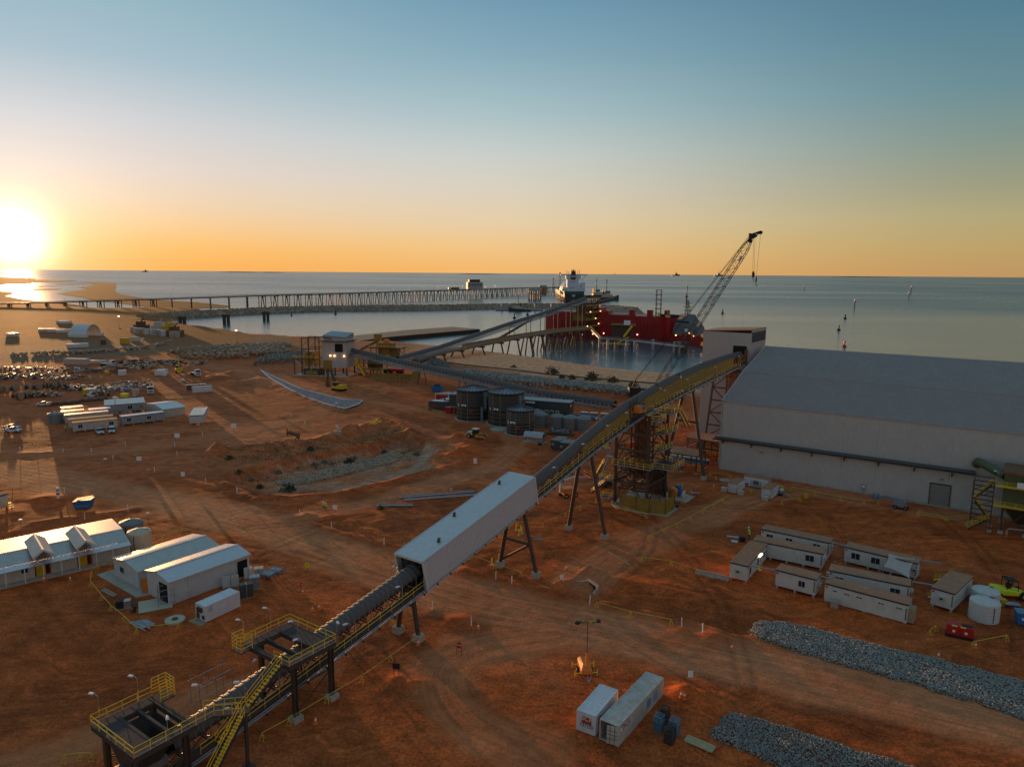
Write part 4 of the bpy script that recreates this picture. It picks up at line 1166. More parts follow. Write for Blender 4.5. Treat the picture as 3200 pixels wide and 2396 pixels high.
# -------- crawler crane behind the conveyor
def make_crane():
 Dy=305.0
 a=qd('R3',1290,1340,Dy);tip=qd('R3',2062,130,Dy)
 d=(tip-a).normalized()
 foot=a+d*((2.4-a.z)/d.z)
 pl=qd('R3',1010,1420,Dy)
 t=thing('crawler_crane','tall black lattice boom crane rising against the sky behind the conveyor','crane',(foot.x,Dy,0),0)
 O=Vector((foot.x,Dy,0))
 F=foot-O;T=tip-O
 Lb=(T-F).length
 perp=Vector((-d.z,0,d.x))
 W=1.45
 def sec(u):
  return W*min(1,.25+u/7.0,.42+(Lb-u)/9.0)
 n=34
 us=[Lb*i/n for i in range(n+1)]
 C=lambda u,i,j:F+d*u+perp*(sec(u)*i)+Vector((0,1,0))*(sec(u)*j)
 seg=6
 for k in range(seg):
  ch=MB();lc=MB()
  lo,hi=k*n//seg,(k+1)*n//seg
  for i in(1,-1):
   for j in(1,-1):
    ch.tube([C(us[x],i,j)for x in range(lo,hi+1)],.13,6)
  for x in range(lo,hi):
   u,v=us[x],us[x+1]
   s_=1 if x%2 else-1
   for j in(1,-1):lc.tube([C(u,s_,j),C(v,-s_,j)],.065,4,None,False);lc.tube([C(u,1,j),C(u,-1,j)],.05,4,None,False)
   for i in(1,-1):lc.tube([C(u,i,s_),C(v,i,-s_)],.065,4,None,False);lc.tube([C(u,i,1),C(u,i,-1)],.05,4,None,False)
  ch.build('boom_chord','black',t);lc.build('boom_lacing','black',t)
 for f0 in(.44,.60,.86):
  m=MB();m.bar(C(Lb*f0,.95,-1.05),C(Lb*f0+2.2,.95,-1.05),.1,.06);m.bar(C(Lb*f0,-.2,-1.05),C(Lb*f0+2.4,-.2,-1.05),1.1,.05,up=(0,1,0));m.build('boom_sign','sail cloth',t)
 h=MB()
 h.loft([[C(Lb-1.5,i,j)for i,j in((1,1),(1,-1),(-1,-1),(-1,1))],[C(Lb,1,1)+perp*0,C(Lb,1,-1),C(Lb,-1,-1),C(Lb,-1,1)]])
 tp=T+d*.8
 h.box(tp+Vector((-.6,0,.2)),(2.2,1.6,1.7),0);h.bar(tp+Vector((-1.0,0,.9)),tp+Vector((3.2,0,2.4)),1.2,.7);h.bar(tp+Vector((.6,0,-.3)),tp+Vector((3.1,0,2.2)),1.0,.4);h.tube([tp+Vector((3.4,-.6,2.0)),tp+Vector((3.4,.6,2.0))],.75,12);h.tube([tp+Vector((1.2,-.6,.6)),tp+Vector((1.2,.6,.6))],.7,12);h.tube([tp+Vector((-1.0,-.6,1.2)),tp+Vector((-1.0,.6,1.2))],.55,10)
 h.build('boom_head','black',t)
 pd=MB();e=pl-O
 for j in(-.7,.7):
  for o in(0,.5):pd.tube([T+Vector((-.9,j,.6+o)),e+Vector((0,j,o))],.06,4,None,False)
 pd.build('pendant_line','black',t)
 for name,s_,x,y,rad,top in(('main_hook','R3',2080,440,.65,(1.2,0,.4)),('auxiliary_hook','R3',2105,485,.35,(3.7,0,1.8))):
  p=qd(s_,x,y,Dy)-O
  m=MB();m.lathe([(.05,1.6),(rad*.7,1.3),(rad,.5),(rad*.9,-.6),(rad*.35,-1.1),(.06,-1.3)],10,p);m.tube([p+Vector((0,0,-1.2)),p+Vector((0,0,-2.0)),p+Vector((.35,0,-2.4)),p+Vector((.7,0,-2.0))],.14,6)
  hk=m.build(name,'black',t)
  m=MB()
  for o in((-.3,.3)if rad>.5 else(0,)):m.tube([T+Vector(top)+Vector((o+.2,0,0)),p+Vector((o,0,1.4))],.05,4,None,False)
  m.build('hoist_rope','black',hk)
 m=MB();m.span((-9,-2.2,1.4),(1.6,2.2,3.6));m.span((-11,-2.6,1.2),(-8,2.6,4.4));m.build('body','black',t)
 m=MB();m.span((-1.6,1.2,1.6),(1.4,3.2,4.2));m.build('cab','machine yellow',t)
 for y in(-3.4,3.4):
  m=MB();m.loft([[(-5,y-.6,.1),(-5.6,y-.6,.7),(-5,y-.6,1.4),(3,y-.6,1.4),(3.6,y-.6,.7),(3,y-.6,.1)],[(-5,y+.6,.1),(-5.6,y+.6,.7),(-5,y+.6,1.4),(3,y+.6,1.4),(3.6,y+.6,.7),(3,y+.6,.1)]]);m.build('track','rubber',t)
 m=MB();m.bar((-3,-1.5,3.5),(e.x+.5,-1,e.z+.3),.4);m.bar((-3,1.5,3.5),(e.x+.5,1,e.z+.3),.4);m.bar((-10,-1.5,4),(-8.5,-1,7.5),.3);m.bar((-6,-1.5,3.5),(-8.5,-1,7.5),.3);m.build('gantry','black',t)
make_crane()
# -------- builders for site buildings and boxes
def frame_from(a,b):
 return Vector((a.x,a.y,0)),heading(a,b),(Vector((b.x,b.y))-Vector((a.x,a.y))).length
def hut(label,a,b,W,h=2.7,lift=.45,wall='hut wall',roof='brown roof',wins=(),endwins=(),doors=(),ac=(),trim='navy trim',group=None,slope=0.0,name='site_hut',tagrow=True):
 """portable cabin: a, b are the two roof corners of the side that faces the viewer, W its depth behind"""
 o,rz,L=frame_from(a,b)
 c=o+Vector((math.cos(rz),math.sin(rz),0))*L/2
 o.z=gz(c.x,c.y)*.5
 t=thing(name,label,'site hut',o,rz,group)
 z0,z1=lift,lift+h
 nb=max(1,round(L/2.4))
 panels(t,'wall_panel',wall,(0,0,z0),(L,0,0),(0,0,h),nb,.3,.02,.012)
 for x,sg in((0,-1),(L,1)):
  m=MB()
  if sg>0:m.rib((L,0,z0),(0,W,0),(0,0,h),.3,.02)
  else:m.rib((0,W,z0),(0,-W,0),(0,0,h),.3,.02)
  m.build('end_wall',wall,t)
 m=MB();m.sheet((0,W,z0),(L,W,z0),(L,W,z1),(0,W,z1));m.sheet((0,0,z0),(L,0,z0),(L,W,z0),(0,W,z0));m.build('rear_wall',wall,t)
 panels(t,'roof_sheet',roof,(-.12,-.12,z1+.12),(L+.24,0,0),(0,W+.24,slope),max(1,round(L/3)),.3,.035,.01)
 m=MB()
 m.span((-.1,-.1,z1-.12),(L+.1,-.03,z1+.1));m.span((-.1,-.03,z1-.12),(-.03,W+.1,z1+.1));m.span((L+.03,-.03,z1-.12),(L+.1,W+.1,z1+.1));m.span((-.03,W+.03,z1-.12),(L+.03,W+.1,z1+.1))
 m.build('roof_trim',trim,t)
 for x,y in[(x,y)for x in np.linspace(.3,L-.3,max(2,int(L/3)+1))for y in(.2,W-.2)]:
  m=MB();m.box((x,y,z0/2-.15),(.35,.35,z0+.3));m.build('stump','concrete',t)
 for f,w,hh,zc in wins:
  x=f*L
  m=MB();m.span((x-w/2-.06,-.06,z0+zc-hh/2-.06),(x+w/2+.06,-.025,z0+zc+hh/2+.06));fr=m.build('window','white paint',t)
  k=2 if w>.8 else 1
  for i in range(k):
   m=MB();m.span((x-w/2+w*i/k+.03,-.085,z0+zc-hh/2),(x-w/2+w*(i+1)/k-.03,-.065,z0+zc+hh/2));m.build('pane','glass',fr)
 for f,w,hh,zc,end in endwins:
  y=f*W;x=L if end>0 else 0;sx=.03*end
  m=MB();m.span((x,y-w/2-.06,z0+zc-hh/2-.06),(x+sx*2,y+w/2+.06,z0+zc+hh/2+.06));fr=m.build('window','white paint',t)
  m=MB();m.span((x+sx*2,y-w/2,z0+zc-hh/2),(x+sx*2.7,y+w/2,z0+zc+hh/2));m.build('pane','glass',fr)
 for f in doors:
  m=MB();m.span((f*L-.42,-.07,z0+.05),(f*L+.42,-.03,z0+2.1));d=m.build('door','grey wall',t)
  m=MB();m.span((f*L+.28,-.12,z0+1.0),(f*L+.36,-.07,z0+1.1));m.build('handle','black',d)
 for x,y,sx,sy in ac:
  m=MB();m.box((x*L+sx*.3,y*W+sy*.3,z0+1.55),(.6 if sx else .75,.6 if sy else .75,.5));a_=m.build('air_conditioner','cream wall',t)
  m=MB();m.box((x*L+sx*.61,y*W+sy*.61,z0+1.55),(.03 if sx else .5,.03 if sy else .5,.34));m.build('grille','dark steel',a_)
 if tagrow:
  m=MB()
  for k in range(6):m.span((L-.3,-.05,z0+.5+k*.32),(L-.12,-.03,z0+.72+k*.32))
  m.build('notice_strip','black print',t)
  m=MB();m.span((.12,-.05,z1-.6),(.42,-.03,z1-.3));m.build('notice','red print',t)
 return t
def steps(label,c,rz,h=.55,w=1.1):
 t=thing('entry_steps',label,'steps',(c.x,c.y,gz(c.x,c.y)),rz,'timber steps at the hut doors')
 for k in range(3):
  m=MB();m.span((-w/2,.3*k,h*(k+1)/3-.05),(w/2,.3*k+.28,h*(k+1)/3));m.build('tread','rail yellow',t)
 m=MB();m.rail([(-w/2,0,0),(-w/2,1.5,h)],1.0,.8,.035);m.rail([(w/2,0,0),(w/2,1.5,h)],1.0,.8,.035);m.span((-w/2,.9,h-.06),(w/2,1.6,h));m.build('handrail','rail yellow',t)
 return t
def container(label,a,b,W=2.44,H=2.6,body='container white',roof=None,doors=0,group=None,lift=.1,open_door=False,bars=True,name='shipping_container'):
 """a, b: the two ends of the long side facing the viewer (roof corners); doors 0 = at a, 1 = at b"""
 o,rz,L=frame_from(a,b)
 o.z=gz(o.x,o.y)
 t=thing(name,label,'container',o,rz,group)
 z0,z1=lift,H
 roof=roof or body
 m=MB();m.rib((.1,.03,z0+.15),(L-.2,0,0),(0,0,z1-z0-.25),.28,.035);m.build('side_panel',body,t)
 m=MB();m.rib((L-.1,W-.03,z0+.15),(-L+.2,0,0),(0,0,z1-z0-.25),.28,.035);m.build('side_panel',body,t)
 m=MB();m.rib((.1,.08,z1-.07),(L-.2,0,0),(0,W-.16,0),.42,.06);m.build('roof_panel',roof,t)
 m=MB()
 for x in(.06,L-.06):
  for y in(.06,W-.06):m.bar((x,y,z0),(x,y,z1),.14)
  m.bar((x,.06,z1-.05),(x,W-.06,z1-.05),.12);m.bar((x,.06,z0+.07),(x,W-.06,z0+.07),.12,.16)
 for y in(.05,W-.05):
  m.bar((.06,y,z1-.04),(L-.06,y,z1-.04),.1);m.bar((.06,y,z0+.08),(L-.06,y,z0+.08),.1,.17)
 m.build('frame',roof if roof!=body else body,t)
 m=MB();m.span((.1,.1,z0+.05),(L-.1,W-.1,z0+.14));m.build('floor','timber',t)
 for end in(0,1):
  x=.02 if end==0 else L-.02
  out=-1 if end==0 else 1
  if end==doors:
   for k in(0,1):
    y0,y1=(.1,W/2-.01)if k==0 else(W/2+.01,W-.1)
    if open_door:
     if k==0:
      dd=MB();dd.bar((x,.1,(z0+z1)/2),(x+out*.35,y1-.02+.15,(z0+z1)/2),.08,z1-z0-.3)
      d=dd.build('door',body,t)
      r=MB()
      for f in(.3,.7):
       p=Vector((x,.1,z0)).lerp(Vector((x+out*.35,y1+.13,z0)),f)+Vector((out*.08,-.04,0));r.tube([p+Vector((0,0,.1)),p+Vector((0,0,z1-z0-.1))],.03,5)
      for z in(.9,1.4,1.9):r.bar((x+out*.06,.1,z),(x+out*.41,y1+.1,z),.03)
      r.build('lock_bars','rust',d)
      dd=MB();dd.bar((x,W-.1,(z0+z1)/2),(x+out*.1*-1+out*.0,W-.1+.001,(z0+z1)/2),.05,z1-z0-.3)
     continue
    dd=MB();dd.rib((x,y1,z0+.16)if out<0 else(x,y0,z0+.16),(0,(y0-y1)if out<0 else(y1-y0),0),(0,0,z1-z0-.3),.55,.03);d=dd.build('door',body,t)
    if bars:
     r=MB()
     for f in(.3,.72):r.tube([(x+out*.07,y0+(y1-y0)*f,z0+.1),(x+out*.07,y0+(y1-y0)*f,z1-.1)],.03,5)
     r.bar((x+out*.06,y0+.05,z0+.95),(x+out*.06,y1-.05,z0+.95),.04)
     r.build('lock_bars','galvanised',d)
  else:
   dd=MB();dd.rib((x,W-.1,z0+.15)if out<0 else(x,.1,z0+.15),(0,(-W+.2)if out<0 else(W-.2),0),(0,0,z1-z0-.25),.28,.035);dd.build('end_panel',body,t)
 return t
def poly_tank(label,c,r,h,material,group=None,lids=1):
 t=thing('water_tank',label,'water tank',(c.x,c.y,gz(c.x,c.y)),0,group)
 n=28
 m=MB();prof=[(r*.985,0),(r,.1)]
 for k in range(7):prof+=[(r,.1+(h-.4)*k/7+.05),(r*.992,.1+(h-.4)*k/7+.08),(r,.1+(h-.4)*k/7+.12)]
 prof+=[(r,h-.2),(r*.96,h)]
 m.lathe(prof,n);m.build('shell',material,t,True)
 m=MB();m.lathe([(r*.96,h),(.35,h+r*.24),(.0,h+r*.25)],n)
 m.build('lid',material,t,True)
 for k in range(8):
  a=2*PI*k/8;m=MB();m.bar((r*.93*math.cos(a),r*.93*math.sin(a),h+.04),(.3*math.cos(a),.3*math.sin(a),h+r*.24),.16,.1);m.build('lid_rib',material,t)
 m=MB();m.tube([(.1,-r-.05,.3),(.1,-r-.05,h-.3)],.05,5);m.build('level_gauge','black',t)
 for k in range(lids):
  m=MB();m.cyl((r*.6,r*.2,h+r*.09),.26,.12,10);m.build('hatch','black',t)
 return t
S3=lambda x,y,z=3.15:q('B3',x,y,z)
GR='site huts in the right hand camp'
hut('long cream hut at the back left of the right camp, nearest the big shed',S3(398,120),S3(870,217),3.0,wins=((.13,1.3,.6,1.7),(.42,1.3,.6,1.7),(.82,1.3,.6,1.7)),ac=((1,.5,1,0),),group=GR)
hut('long cream hut in front of the back left hut, one window near its right end',S3(343,197),S3(824,292),3.0,wins=((.82,1.5,1.1,1.45),),ac=((1,.4,1,0),),group=GR)
H3=hut('cream hut turned end on at the left of the right camp beside the barriers',S3(302,376),S3(436,224),3.0,wins=((.14,.9,1.1,1.4),(.52,.9,1.3,1.4),(.86,.9,1.1,1.4)),doors=(.64,),ac=((0,.5,-1,0),),group=GR)
m=MB();m.span((6.4,-.4,2.75),(8.0,-.12,2.95));m.build('wall_lamp','lamp white',H3)
hut('short cream hut with one square window left of the long front hut',S3(498,402),S3(775,472),3.0,wins=((.66,1.1,1.0,1.4),),ac=((1,.5,1,0),),group=GR,lift=.55)
hut('long cream hut with a dark window at each end, behind the long front hut',S3(868,402),S3(1424,513),3.0,wins=((.13,1.4,1.0,1.4),(.83,1.5,1.0,1.4)),ac=((0,.5,-1,0),(1,.5,1,0)),group=GR)
H6=hut('longest cream hut along the front of the camp with a row of small slot windows',S3(838,487),S3(1413,638),3.0,wins=((.13,.8,.18,2.1),(.28,.9,.18,2.1),(.43,.9,.18,2.1),(.69,.9,.18,2.1),(.9,.9,.18,2.1)),group=GR,lift=.12,h=2.95)
m=MB();m.span((12.2,.3,.2),(13.0,2.2,2.4));m.build('end_screen','timber',H6)
hut('long cream hut at the back right of the camp behind the shade sail',S3(975,240),S3(1478,356),3.0,wins=((.16,1.5,1.1,1.45),(.44,1.5,1.1,1.45)),ac=((.97,.0,0,-1),),group=GR)
hut('cream hut turned end on at the right of the camp by the white tanks',S3(1575,520),S3(1732,566),9.8,wins=((.5,.1,.1,1.5),),ac=((.5,0,0,-1),),group=GR,tagrow=True)
sp=[S3(1275,282,3.6),S3(1462,322,3.3),S3(1420,456,2.6),S3(1240,372,3.0)]
c=sum(sp,Vector())/4
t=thing('shade_sail','pale four cornered shade sail stretched between posts in front of the back right hut','shade sail',(c.x,c.y,0))
m=MB();n=8;grid=[]
for i in range(n+1):
 for j in range(n+1):
  u,v=i/n,j/n
  p=sp[0].lerp(sp[1],u).lerp(sp[3].lerp(sp[2],u),v)
  pull=(4*u*(1-u)*.14,4*v*(1-v)*.14)
  p=p.lerp(c,pull[0]*abs(2*v-1)+pull[1]*abs(2*u-1));p.z-=.5*16*u*(1-u)*v*(1-v)
  grid.append(p-Vector((c.x,c.y,0)))
m.add(grid,[(i*(n+1)+j,i*(n+1)+j+1,(i+1)*(n+1)+j+1,(i+1)*(n+1)+j)for i in range(n)for j in range(n)]);m.build('sail','sail cloth',t,True)
for p in sp:
 w=p-Vector((c.x,c.y,0));m=MB();m.tube([(w.x,w.y,-.1),(w.x,w.y,w.z+.4)],.09,6);m.build('post','galvanised',t)
for(x,y),lab in(((905,345),'galvanised post standing left of the hut behind the long front hut'),((957,330),'galvanised post at the left corner of the back right hut'),((1212,408),'galvanised post behind the middle of the twin window hut')):
 p=q('B3',x,y);t=thing('steel_post',lab,'post',(p.x,p.y,0));m=MB();m.tube([(0,0,-.2),(0,0,3.3)],.1,8);m.build('shaft','galvanised',t);m=MB();m.box((0,0,.05),(.5,.5,.2));m.build('base','concrete',t)
for a,b_,lab in(((880,207),(985,232),'cable tray from the back left hut to the back right hut'),((312,366),(500,402),'cable tray from the turned left hut to the short hut'),((795,436),(880,462),'cable tray from the short hut to the long front hut'),((1438,478),(1600,506),'cable tray from the long front hut to the turned right hut'),((1494,330),(1640,352),'cable tray from the back right hut to the turned right hut')):
 p,r=S3(*a,3.2),S3(*b_,3.2);t=thing('cable_tray',lab,'cable tray',(p.x,p.y,0));w=r-p
 m=MB();m.bar((0,0,3.2),(w.x,w.y,3.2),.35,.12);m.build('tray','pipe grey',t)
 m=MB()
 for f in(0.03,.97):m.tube([(w.x*f,w.y*f,0),(w.x*f,w.y*f,3.2)],.04,5)
 m.build('stand','galvanised',t)
steps('timber steps at the door of the turned left hut',q('B3',395,410),heading(S3(302,376),S3(436,224)))
steps('timber steps at the left side of the turned right hut, lower of two',q('B3',1553,590),heading(S3(1575,520),S3(1732,566))-PI/2)
steps('timber steps at the left side of the turned right hut, upper of two',q('B3',1590,470),heading(S3(1575,520),S3(1732,566))-PI/2)
poly_tank('front white poly water tank beside the red generator',q('B3',1930,735),2.1,3.0,'white tank','white water tanks')
poly_tank('rear white poly water tank beside the yellow forklift',q('B3',1936,640),2.05,2.6,'white tank','white water tanks')
a,b_=q('B3',1672,850),q('B3',1826,885)
t=thing('generator','red enclosed generator set on a skid below the white tanks','generator',(a.x,a.y,gz(a.x,a.y)),heading(a,b_))
m=MB();m.span((0,0,.45),(3.4,1.5,1.9));m.build('canopy','bright red',t)
m=MB();m.span((-.1,-.05,0),(3.5,1.55,.4));m.build('skid','black',t)
for x in(.25,1.8):
 m=MB();m.span((x,-.05,.6),(x+1.35,-.01,1.75));d=m.build('door','bright red',t)
 m=MB();m.span((x+.5,-.08,.9),(x+.85,-.055,1.25));m.build('sticker','white print',d)
m=MB();m.span((.6,-.06,1.78),(1.3,.1,1.93));m.span((1.7,-.06,1.78),(2.4,.1,1.93));m.build('top_grille','lime yellow',t)
m=MB();m.span((1.9,.5,1.9),(3.3,1.2,2.0));m.build('radiator_cover','black',t)
p=q('B3',2085,585)
t=thing('forklift','large yellow forklift with a black cab parked at the right edge behind the white tanks','forklift',(p.x,p.y,gz(p.x,p.y)),R(-8))
m=MB();m.loft([[(-2.2,-1.1,.8),(3.0,-1.1,.7),(3.0,1.1,.7),(-2.2,1.1,.8)],[(-2.3,-1.1,1.6),(2.6,-1.1,1.2),(2.6,1.1,1.2),(-2.3,1.1,1.6)],[(-2.1,-.9,1.9),(0,-.9,1.7),(0,.9,1.7),(-2.1,.9,1.9)]]);m.build('body','lime yellow',t)
m=MB();m.rail([(-.4,-.9,1.7),(1.3,-.9,1.3),(1.3,.9,1.3),(-.4,.9,1.7)],1.7,3,.07,0,close=True);m.span((-.4,-.9,3.1),(1.3,.9,3.2));m.build('cab_frame','black',t)
m=MB();m.span((-.1,-.35,1.7),(.5,.35,2.5));m.build('seat','black',t)
for x,r in((-1.5,.55),(2.2,.75)):
 for y in(-1.15,1.15):
  m=MB();m.tube([(x,y-.25,r),(x,y+.25,r)],r,14);w=m.build('wheel','rubber',t);m=MB();m.tube([(x,y-.27,r),(x,y+.27,r)],r*.45,10);m.build('rim','lime yellow',w)
m=MB()
for y in(-.5,.5):m.bar((3.2,y,.3),(3.1,y,4.2),.18)
m.bar((3.15,-.5,4.2),(3.15,.5,4.2),.16);m.bar((3.2,-.5,1.6),(3.2,.5,1.6),.16);m.build('mast','black',t)
for y in(-.5,.5):m=MB();m.bar((3.3,y,.25),(5.2,y,.2),.16,.08);m.build('fork','black',t)
p=q('B3',2168,785)
t=thing('waste_bin','blue steel bin cut by the right edge below the forklift','bin',(p.x,p.y,gz(p.x,p.y)),R(-20))
m=MB();m.loft([[(0,0,.2),(2.4,0,.2),(2.4,1.8,.2),(0,1.8,.2)],[(-.15,-.1,2.0),(2.5,-.1,2.0),(2.5,1.9,2.0),(-.15,1.9,2.0)]]);m.build('body','blue',t)
m=MB();m.span((-.2,-.15,2.0),(2.6,1.95,2.1));m.build('lid','steel blue',t)
m=MB();m.span((.4,-.14,1.0),(.9,-.06,1.4));m.build('sticker','white print',t)
p=q('B3',2062,640)
t=thing('plastic_bin','small yellow bin in front of the forklift','bin',(p.x,p.y,gz(p.x,p.y)),R(-10));m=MB();m.box((0,0,.5),(.8,.8,1.0),top=1.1);m.build('body','machine yellow',t);m=MB();m.box((0,0,1.04),(.95,.95,.1));m.build('lid','machine yellow',t)
p=q('B3',2120,650)
t=thing('pipe_bundle','bundle of pale pipe offcuts on a rack in front of the forklift','pipes',(p.x,p.y,gz(p.x,p.y)),R(-15))
for k in range(5):m=MB();m.tube([(-1,-.5+k*.25,.5),(1.2,-.5+k*.25,.5+.1*(k%2))],.1,6);m.build('pipe','galvanised',t)
m=MB();m.span((-.8,-.6,0),(-.6,.7,.4));m.span((.8,-.6,0),(1,.7,.4));m.build('rack','dark steel',t)
p=q('B3',900,655)
t=thing('liquid_tote','caged grey liquid tote against the front wall of the slot window hut','tote',(p.x,p.y,gz(p.x,p.y)),R(-28))
m=MB();m.span((-.5,-.5,.15),(.5,.5,1.1));m.build('bottle','sail cloth',t)
m=MB()
for k in range(5):
 x=-.55+k*.275
 m.bar((x,-.56,.1),(x,-.56,1.2),.04);m.bar((-.56,x,.1),(-.56,x,1.2),.04);m.bar((.56,x,.1),(.56,x,1.2),.04);m.bar((x,-.56,1.2),(x,.56,1.2),.04)
m.build('cage','galvanised',t);m=MB();m.span((-.6,-.6,0),(.6,.6,.12));m.build('pallet','timber',t)
for k,(x0,y0,x1,y1)in enumerate(((-115,395,-65,408),(-60,408,80,437),(80,438,172,462))):
 if k==0:continue
 a,b_=q('B3',x0,y0+12),q('B3',x1,y1+12)
 t=thing('concrete_barrier',['','left one of two pale concrete barriers leading to the turned hut','right one of two pale concrete barriers, touching the turned hut'][k],'barrier',(a.x,a.y,gz(a.x,a.y)),heading(a,b_),'concrete barriers')
 L=(b_-a).length;m=MB();m.prism([(-.3,0),(.3,0),(.28,.2),(.14,.55),(.12,.85),(-.12,.85),(-.14,.55),(-.28,.2)],0.02,L-.04,'x');m.build('block','concrete',t)
 m=MB();m.span((L*.3,-.35,0),(L*.4,.35,.1));m.build('lifting_slot','dark opening',t)
S5=lambda x,y,z=2.6:q('D5',x,y,z)
GC='white containers in front of the big shed'
cA=container('white container at the left of the trio before the big shed',S5(548,385),S5(735,265),2.44,doors=0,group=GC,roof='brown roof')
letters('SCF',.8,'lettering','black print',cA,(1.0,-.02,1.45),(PI/2,PI/2,0));letters('SCF',.7,'lettering','blue print',cA,(2.6,-.02,1.6),(PI/2,0,0))
cB=container('white container lying lengthwise at the back of the trio, dark hatch in its side',S5(690,205),S5(1278,300),2.44,doors=1,group=GC,roof='brown roof')
m=MB();m.span((2.6,-.1,.9),(3.7,.0,1.9));h_=m.build('hatch','dark steel',cB);m=MB();m.rail([(2.0,-.3,.1),(4.4,-.3,.1)],1.8,.6,.05,3);m.build('rack','pipe grey',cB)
m=MB();m.span((.5,-.05,.4),(1.3,.0,.9));m.build('vent','rust',cB)
cD=container('white container at the right of the trio before the big shed',S5(1333,518),S5(1508,385),2.44,doors=0,group=GC,roof='brown roof')
letters('SCF',.8,'lettering','black print',cD,(1.2,-.02,1.5),(PI/2,PI/2,0));letters('SCF',.6,'lettering','blue print',cD,(2.6,-.02,1.7),(PI/2,0,0))
for x,y,lab in((620,640,'pale square tub in front of the left white container'),(1185,770,'pale square tub in front of the right white container'),(245,560,'pale square tub at the left side of the white container trio')):
 p=q('D5',x,y);t=thing('plastic_tub',lab,'tub',(p.x,p.y,gz(p.x,p.y)),SHRZ,'pale tubs by the white containers');m=MB();m.box((0,0,.55),(1.3,1.1,.9),top=1.05);m.build('body','cream tank',t);m=MB();m.box((-.4,0,.06),(.2,1.0,.12));m.box((.4,0,.06),(.2,1.0,.12));m.build('feet','cream tank',t);m=MB();m.box((0,0,1.03),(1.45,1.25,.08));m.build('rim','cream tank',t)
for x,y,lab,w in((855,610,'small yellow bin between the white containers',.7),(1545,540,'yellow pump set behind the right white container',1.1),(2120,700,'yellow bin by the end of the barrier near the shed',.9)):
 p=q('D5',x,y);t=thing('yellow_bin',lab,'bin',(p.x,p.y,gz(p.x,p.y)),.2);m=MB();m.box((0,0,w*.55),(w,w*.8,w*1.1),top=1.1);m.build('body','machine yellow',t);m=MB();m.box((0,0,w*1.13),(w*1.15,w*.95,.06));m.build('lid','machine yellow',t)
p=q('D5',255,315);t=thing('round_pad','round pale concrete disc on the ground left of the white container trio','pad',(p.x,p.y,gz(p.x,p.y)));m=MB();m.cyl((0,0,0),1.35,.25,20);m.build('disc','concrete',t);m=MB();m.cyl((0,0,.25),.3,.06,10);m.build('hatch','brown steel',t)
p=q('D5',1695,690);t=thing('cable_reel','small timber cable reel standing right of the white containers','reel',(p.x,p.y,gz(p.x,p.y)));m=MB();m.cyl((0,0,0),.6,.08,14);m.cyl((0,0,.7),.6,.08,14);m.build('flanges','timber',t);m=MB();m.cyl((0,0,.08),.25,.62,10);m.build('drum','timber',t)
p=q('D5',1560,640);t=thing('compressor','blue and white wheeled compressor right of the white containers','compressor',(p.x,p.y,gz(p.x,p.y)),.5);m=MB();m.tube([(-.7,0,.8),(.7,0,.8)],.42,10);m.build('tank','steel blue',t);m=MB();m.span((-.4,-.3,1.2),(.4,.3,1.6));m.build('engine','white paint',t);m=MB();m.tube([(-.5,-.5,.3),(-.5,.5,.3)],.3,10);m.build('wheels','rubber',t);m=MB();m.bar((.6,0,.5),(-1.0,-2.0,.2),.1);m.build('drawbar','pipe grey',t)
def boom_lift(label,s,x,y,rz,base,arm,pts,basket=True,scale=1.0):
 p=q(s,x,y)
 t=thing('boom_lift',label,'boom lift',(p.x,p.y,gz(p.x,p.y)),rz)
 t.scale=(scale,)*3
 m=MB();m.span((-1.3,-.95,.55),(1.3,.95,.95));m.span((-1.4,-.8,.95),(1.0,.8,1.7));m.build('chassis',base,t)
 for xx in(-1.0,1.0):
  for yy in(-1.0,1.0):
   m=MB();m.tube([(xx,yy-.2,.45),(xx,yy+.2,.45)],.45,12);w=m.build('wheel','rubber',t);m=MB();m.tube([(xx,yy-.21,.45),(xx,yy+.21,.45)],.2,8);m.build('rim',arm,w)
 for k,(a,b_)in enumerate(zip(pts,pts[1:])):
  m=MB();m.bar(a,b_,.38-.06*k,.45-.06*k);m.build('boom',arm,t)
 if basket:
  e=Vector(pts[-1]);m=MB();m.rail([e+Vector(v)for v in((-.2,-.8,0),(.8,-.8,0),(.8,.8,0),(-.2,.8,0))],1.1,.8,.05,1,close=True);m.span(e+Vector((-.2,-.8,-.05)),e+Vector((.8,.8,.05)));m.build('basket',arm if arm!='cream wall' else 'orange steel',t)
 return t
boom_lift('folded blue and grey boom lift parked along the foot of the big shed','B2',1360,525,SHRZ,'pipe grey','steel blue',[(.4,0,1.7),(-3.4,0,2.1),(-5.4,0,1.2)],scale=1.05)
boom_lift('orange and yellow boom lift working under the conveyor left of the drive tower','L5',1035,965,R(25),'orange steel','cream wall',[(-1.6,0,.9),(-1.5,0,2.9),(1.4,0,3.5),(3.8,0,3.2)],scale=1.3)
boom_lift('grey boom lift with a white arm reaching up beside the drive tower','L5',1355,875,R(55),'dark steel','pipe grey',[(-.6,0,1.7),(-2.6,.2,1.2),(-.3,0,4.8),(1.6,0,6.6)],scale=1.1)
t_=None
p=q('L5',1700,960)
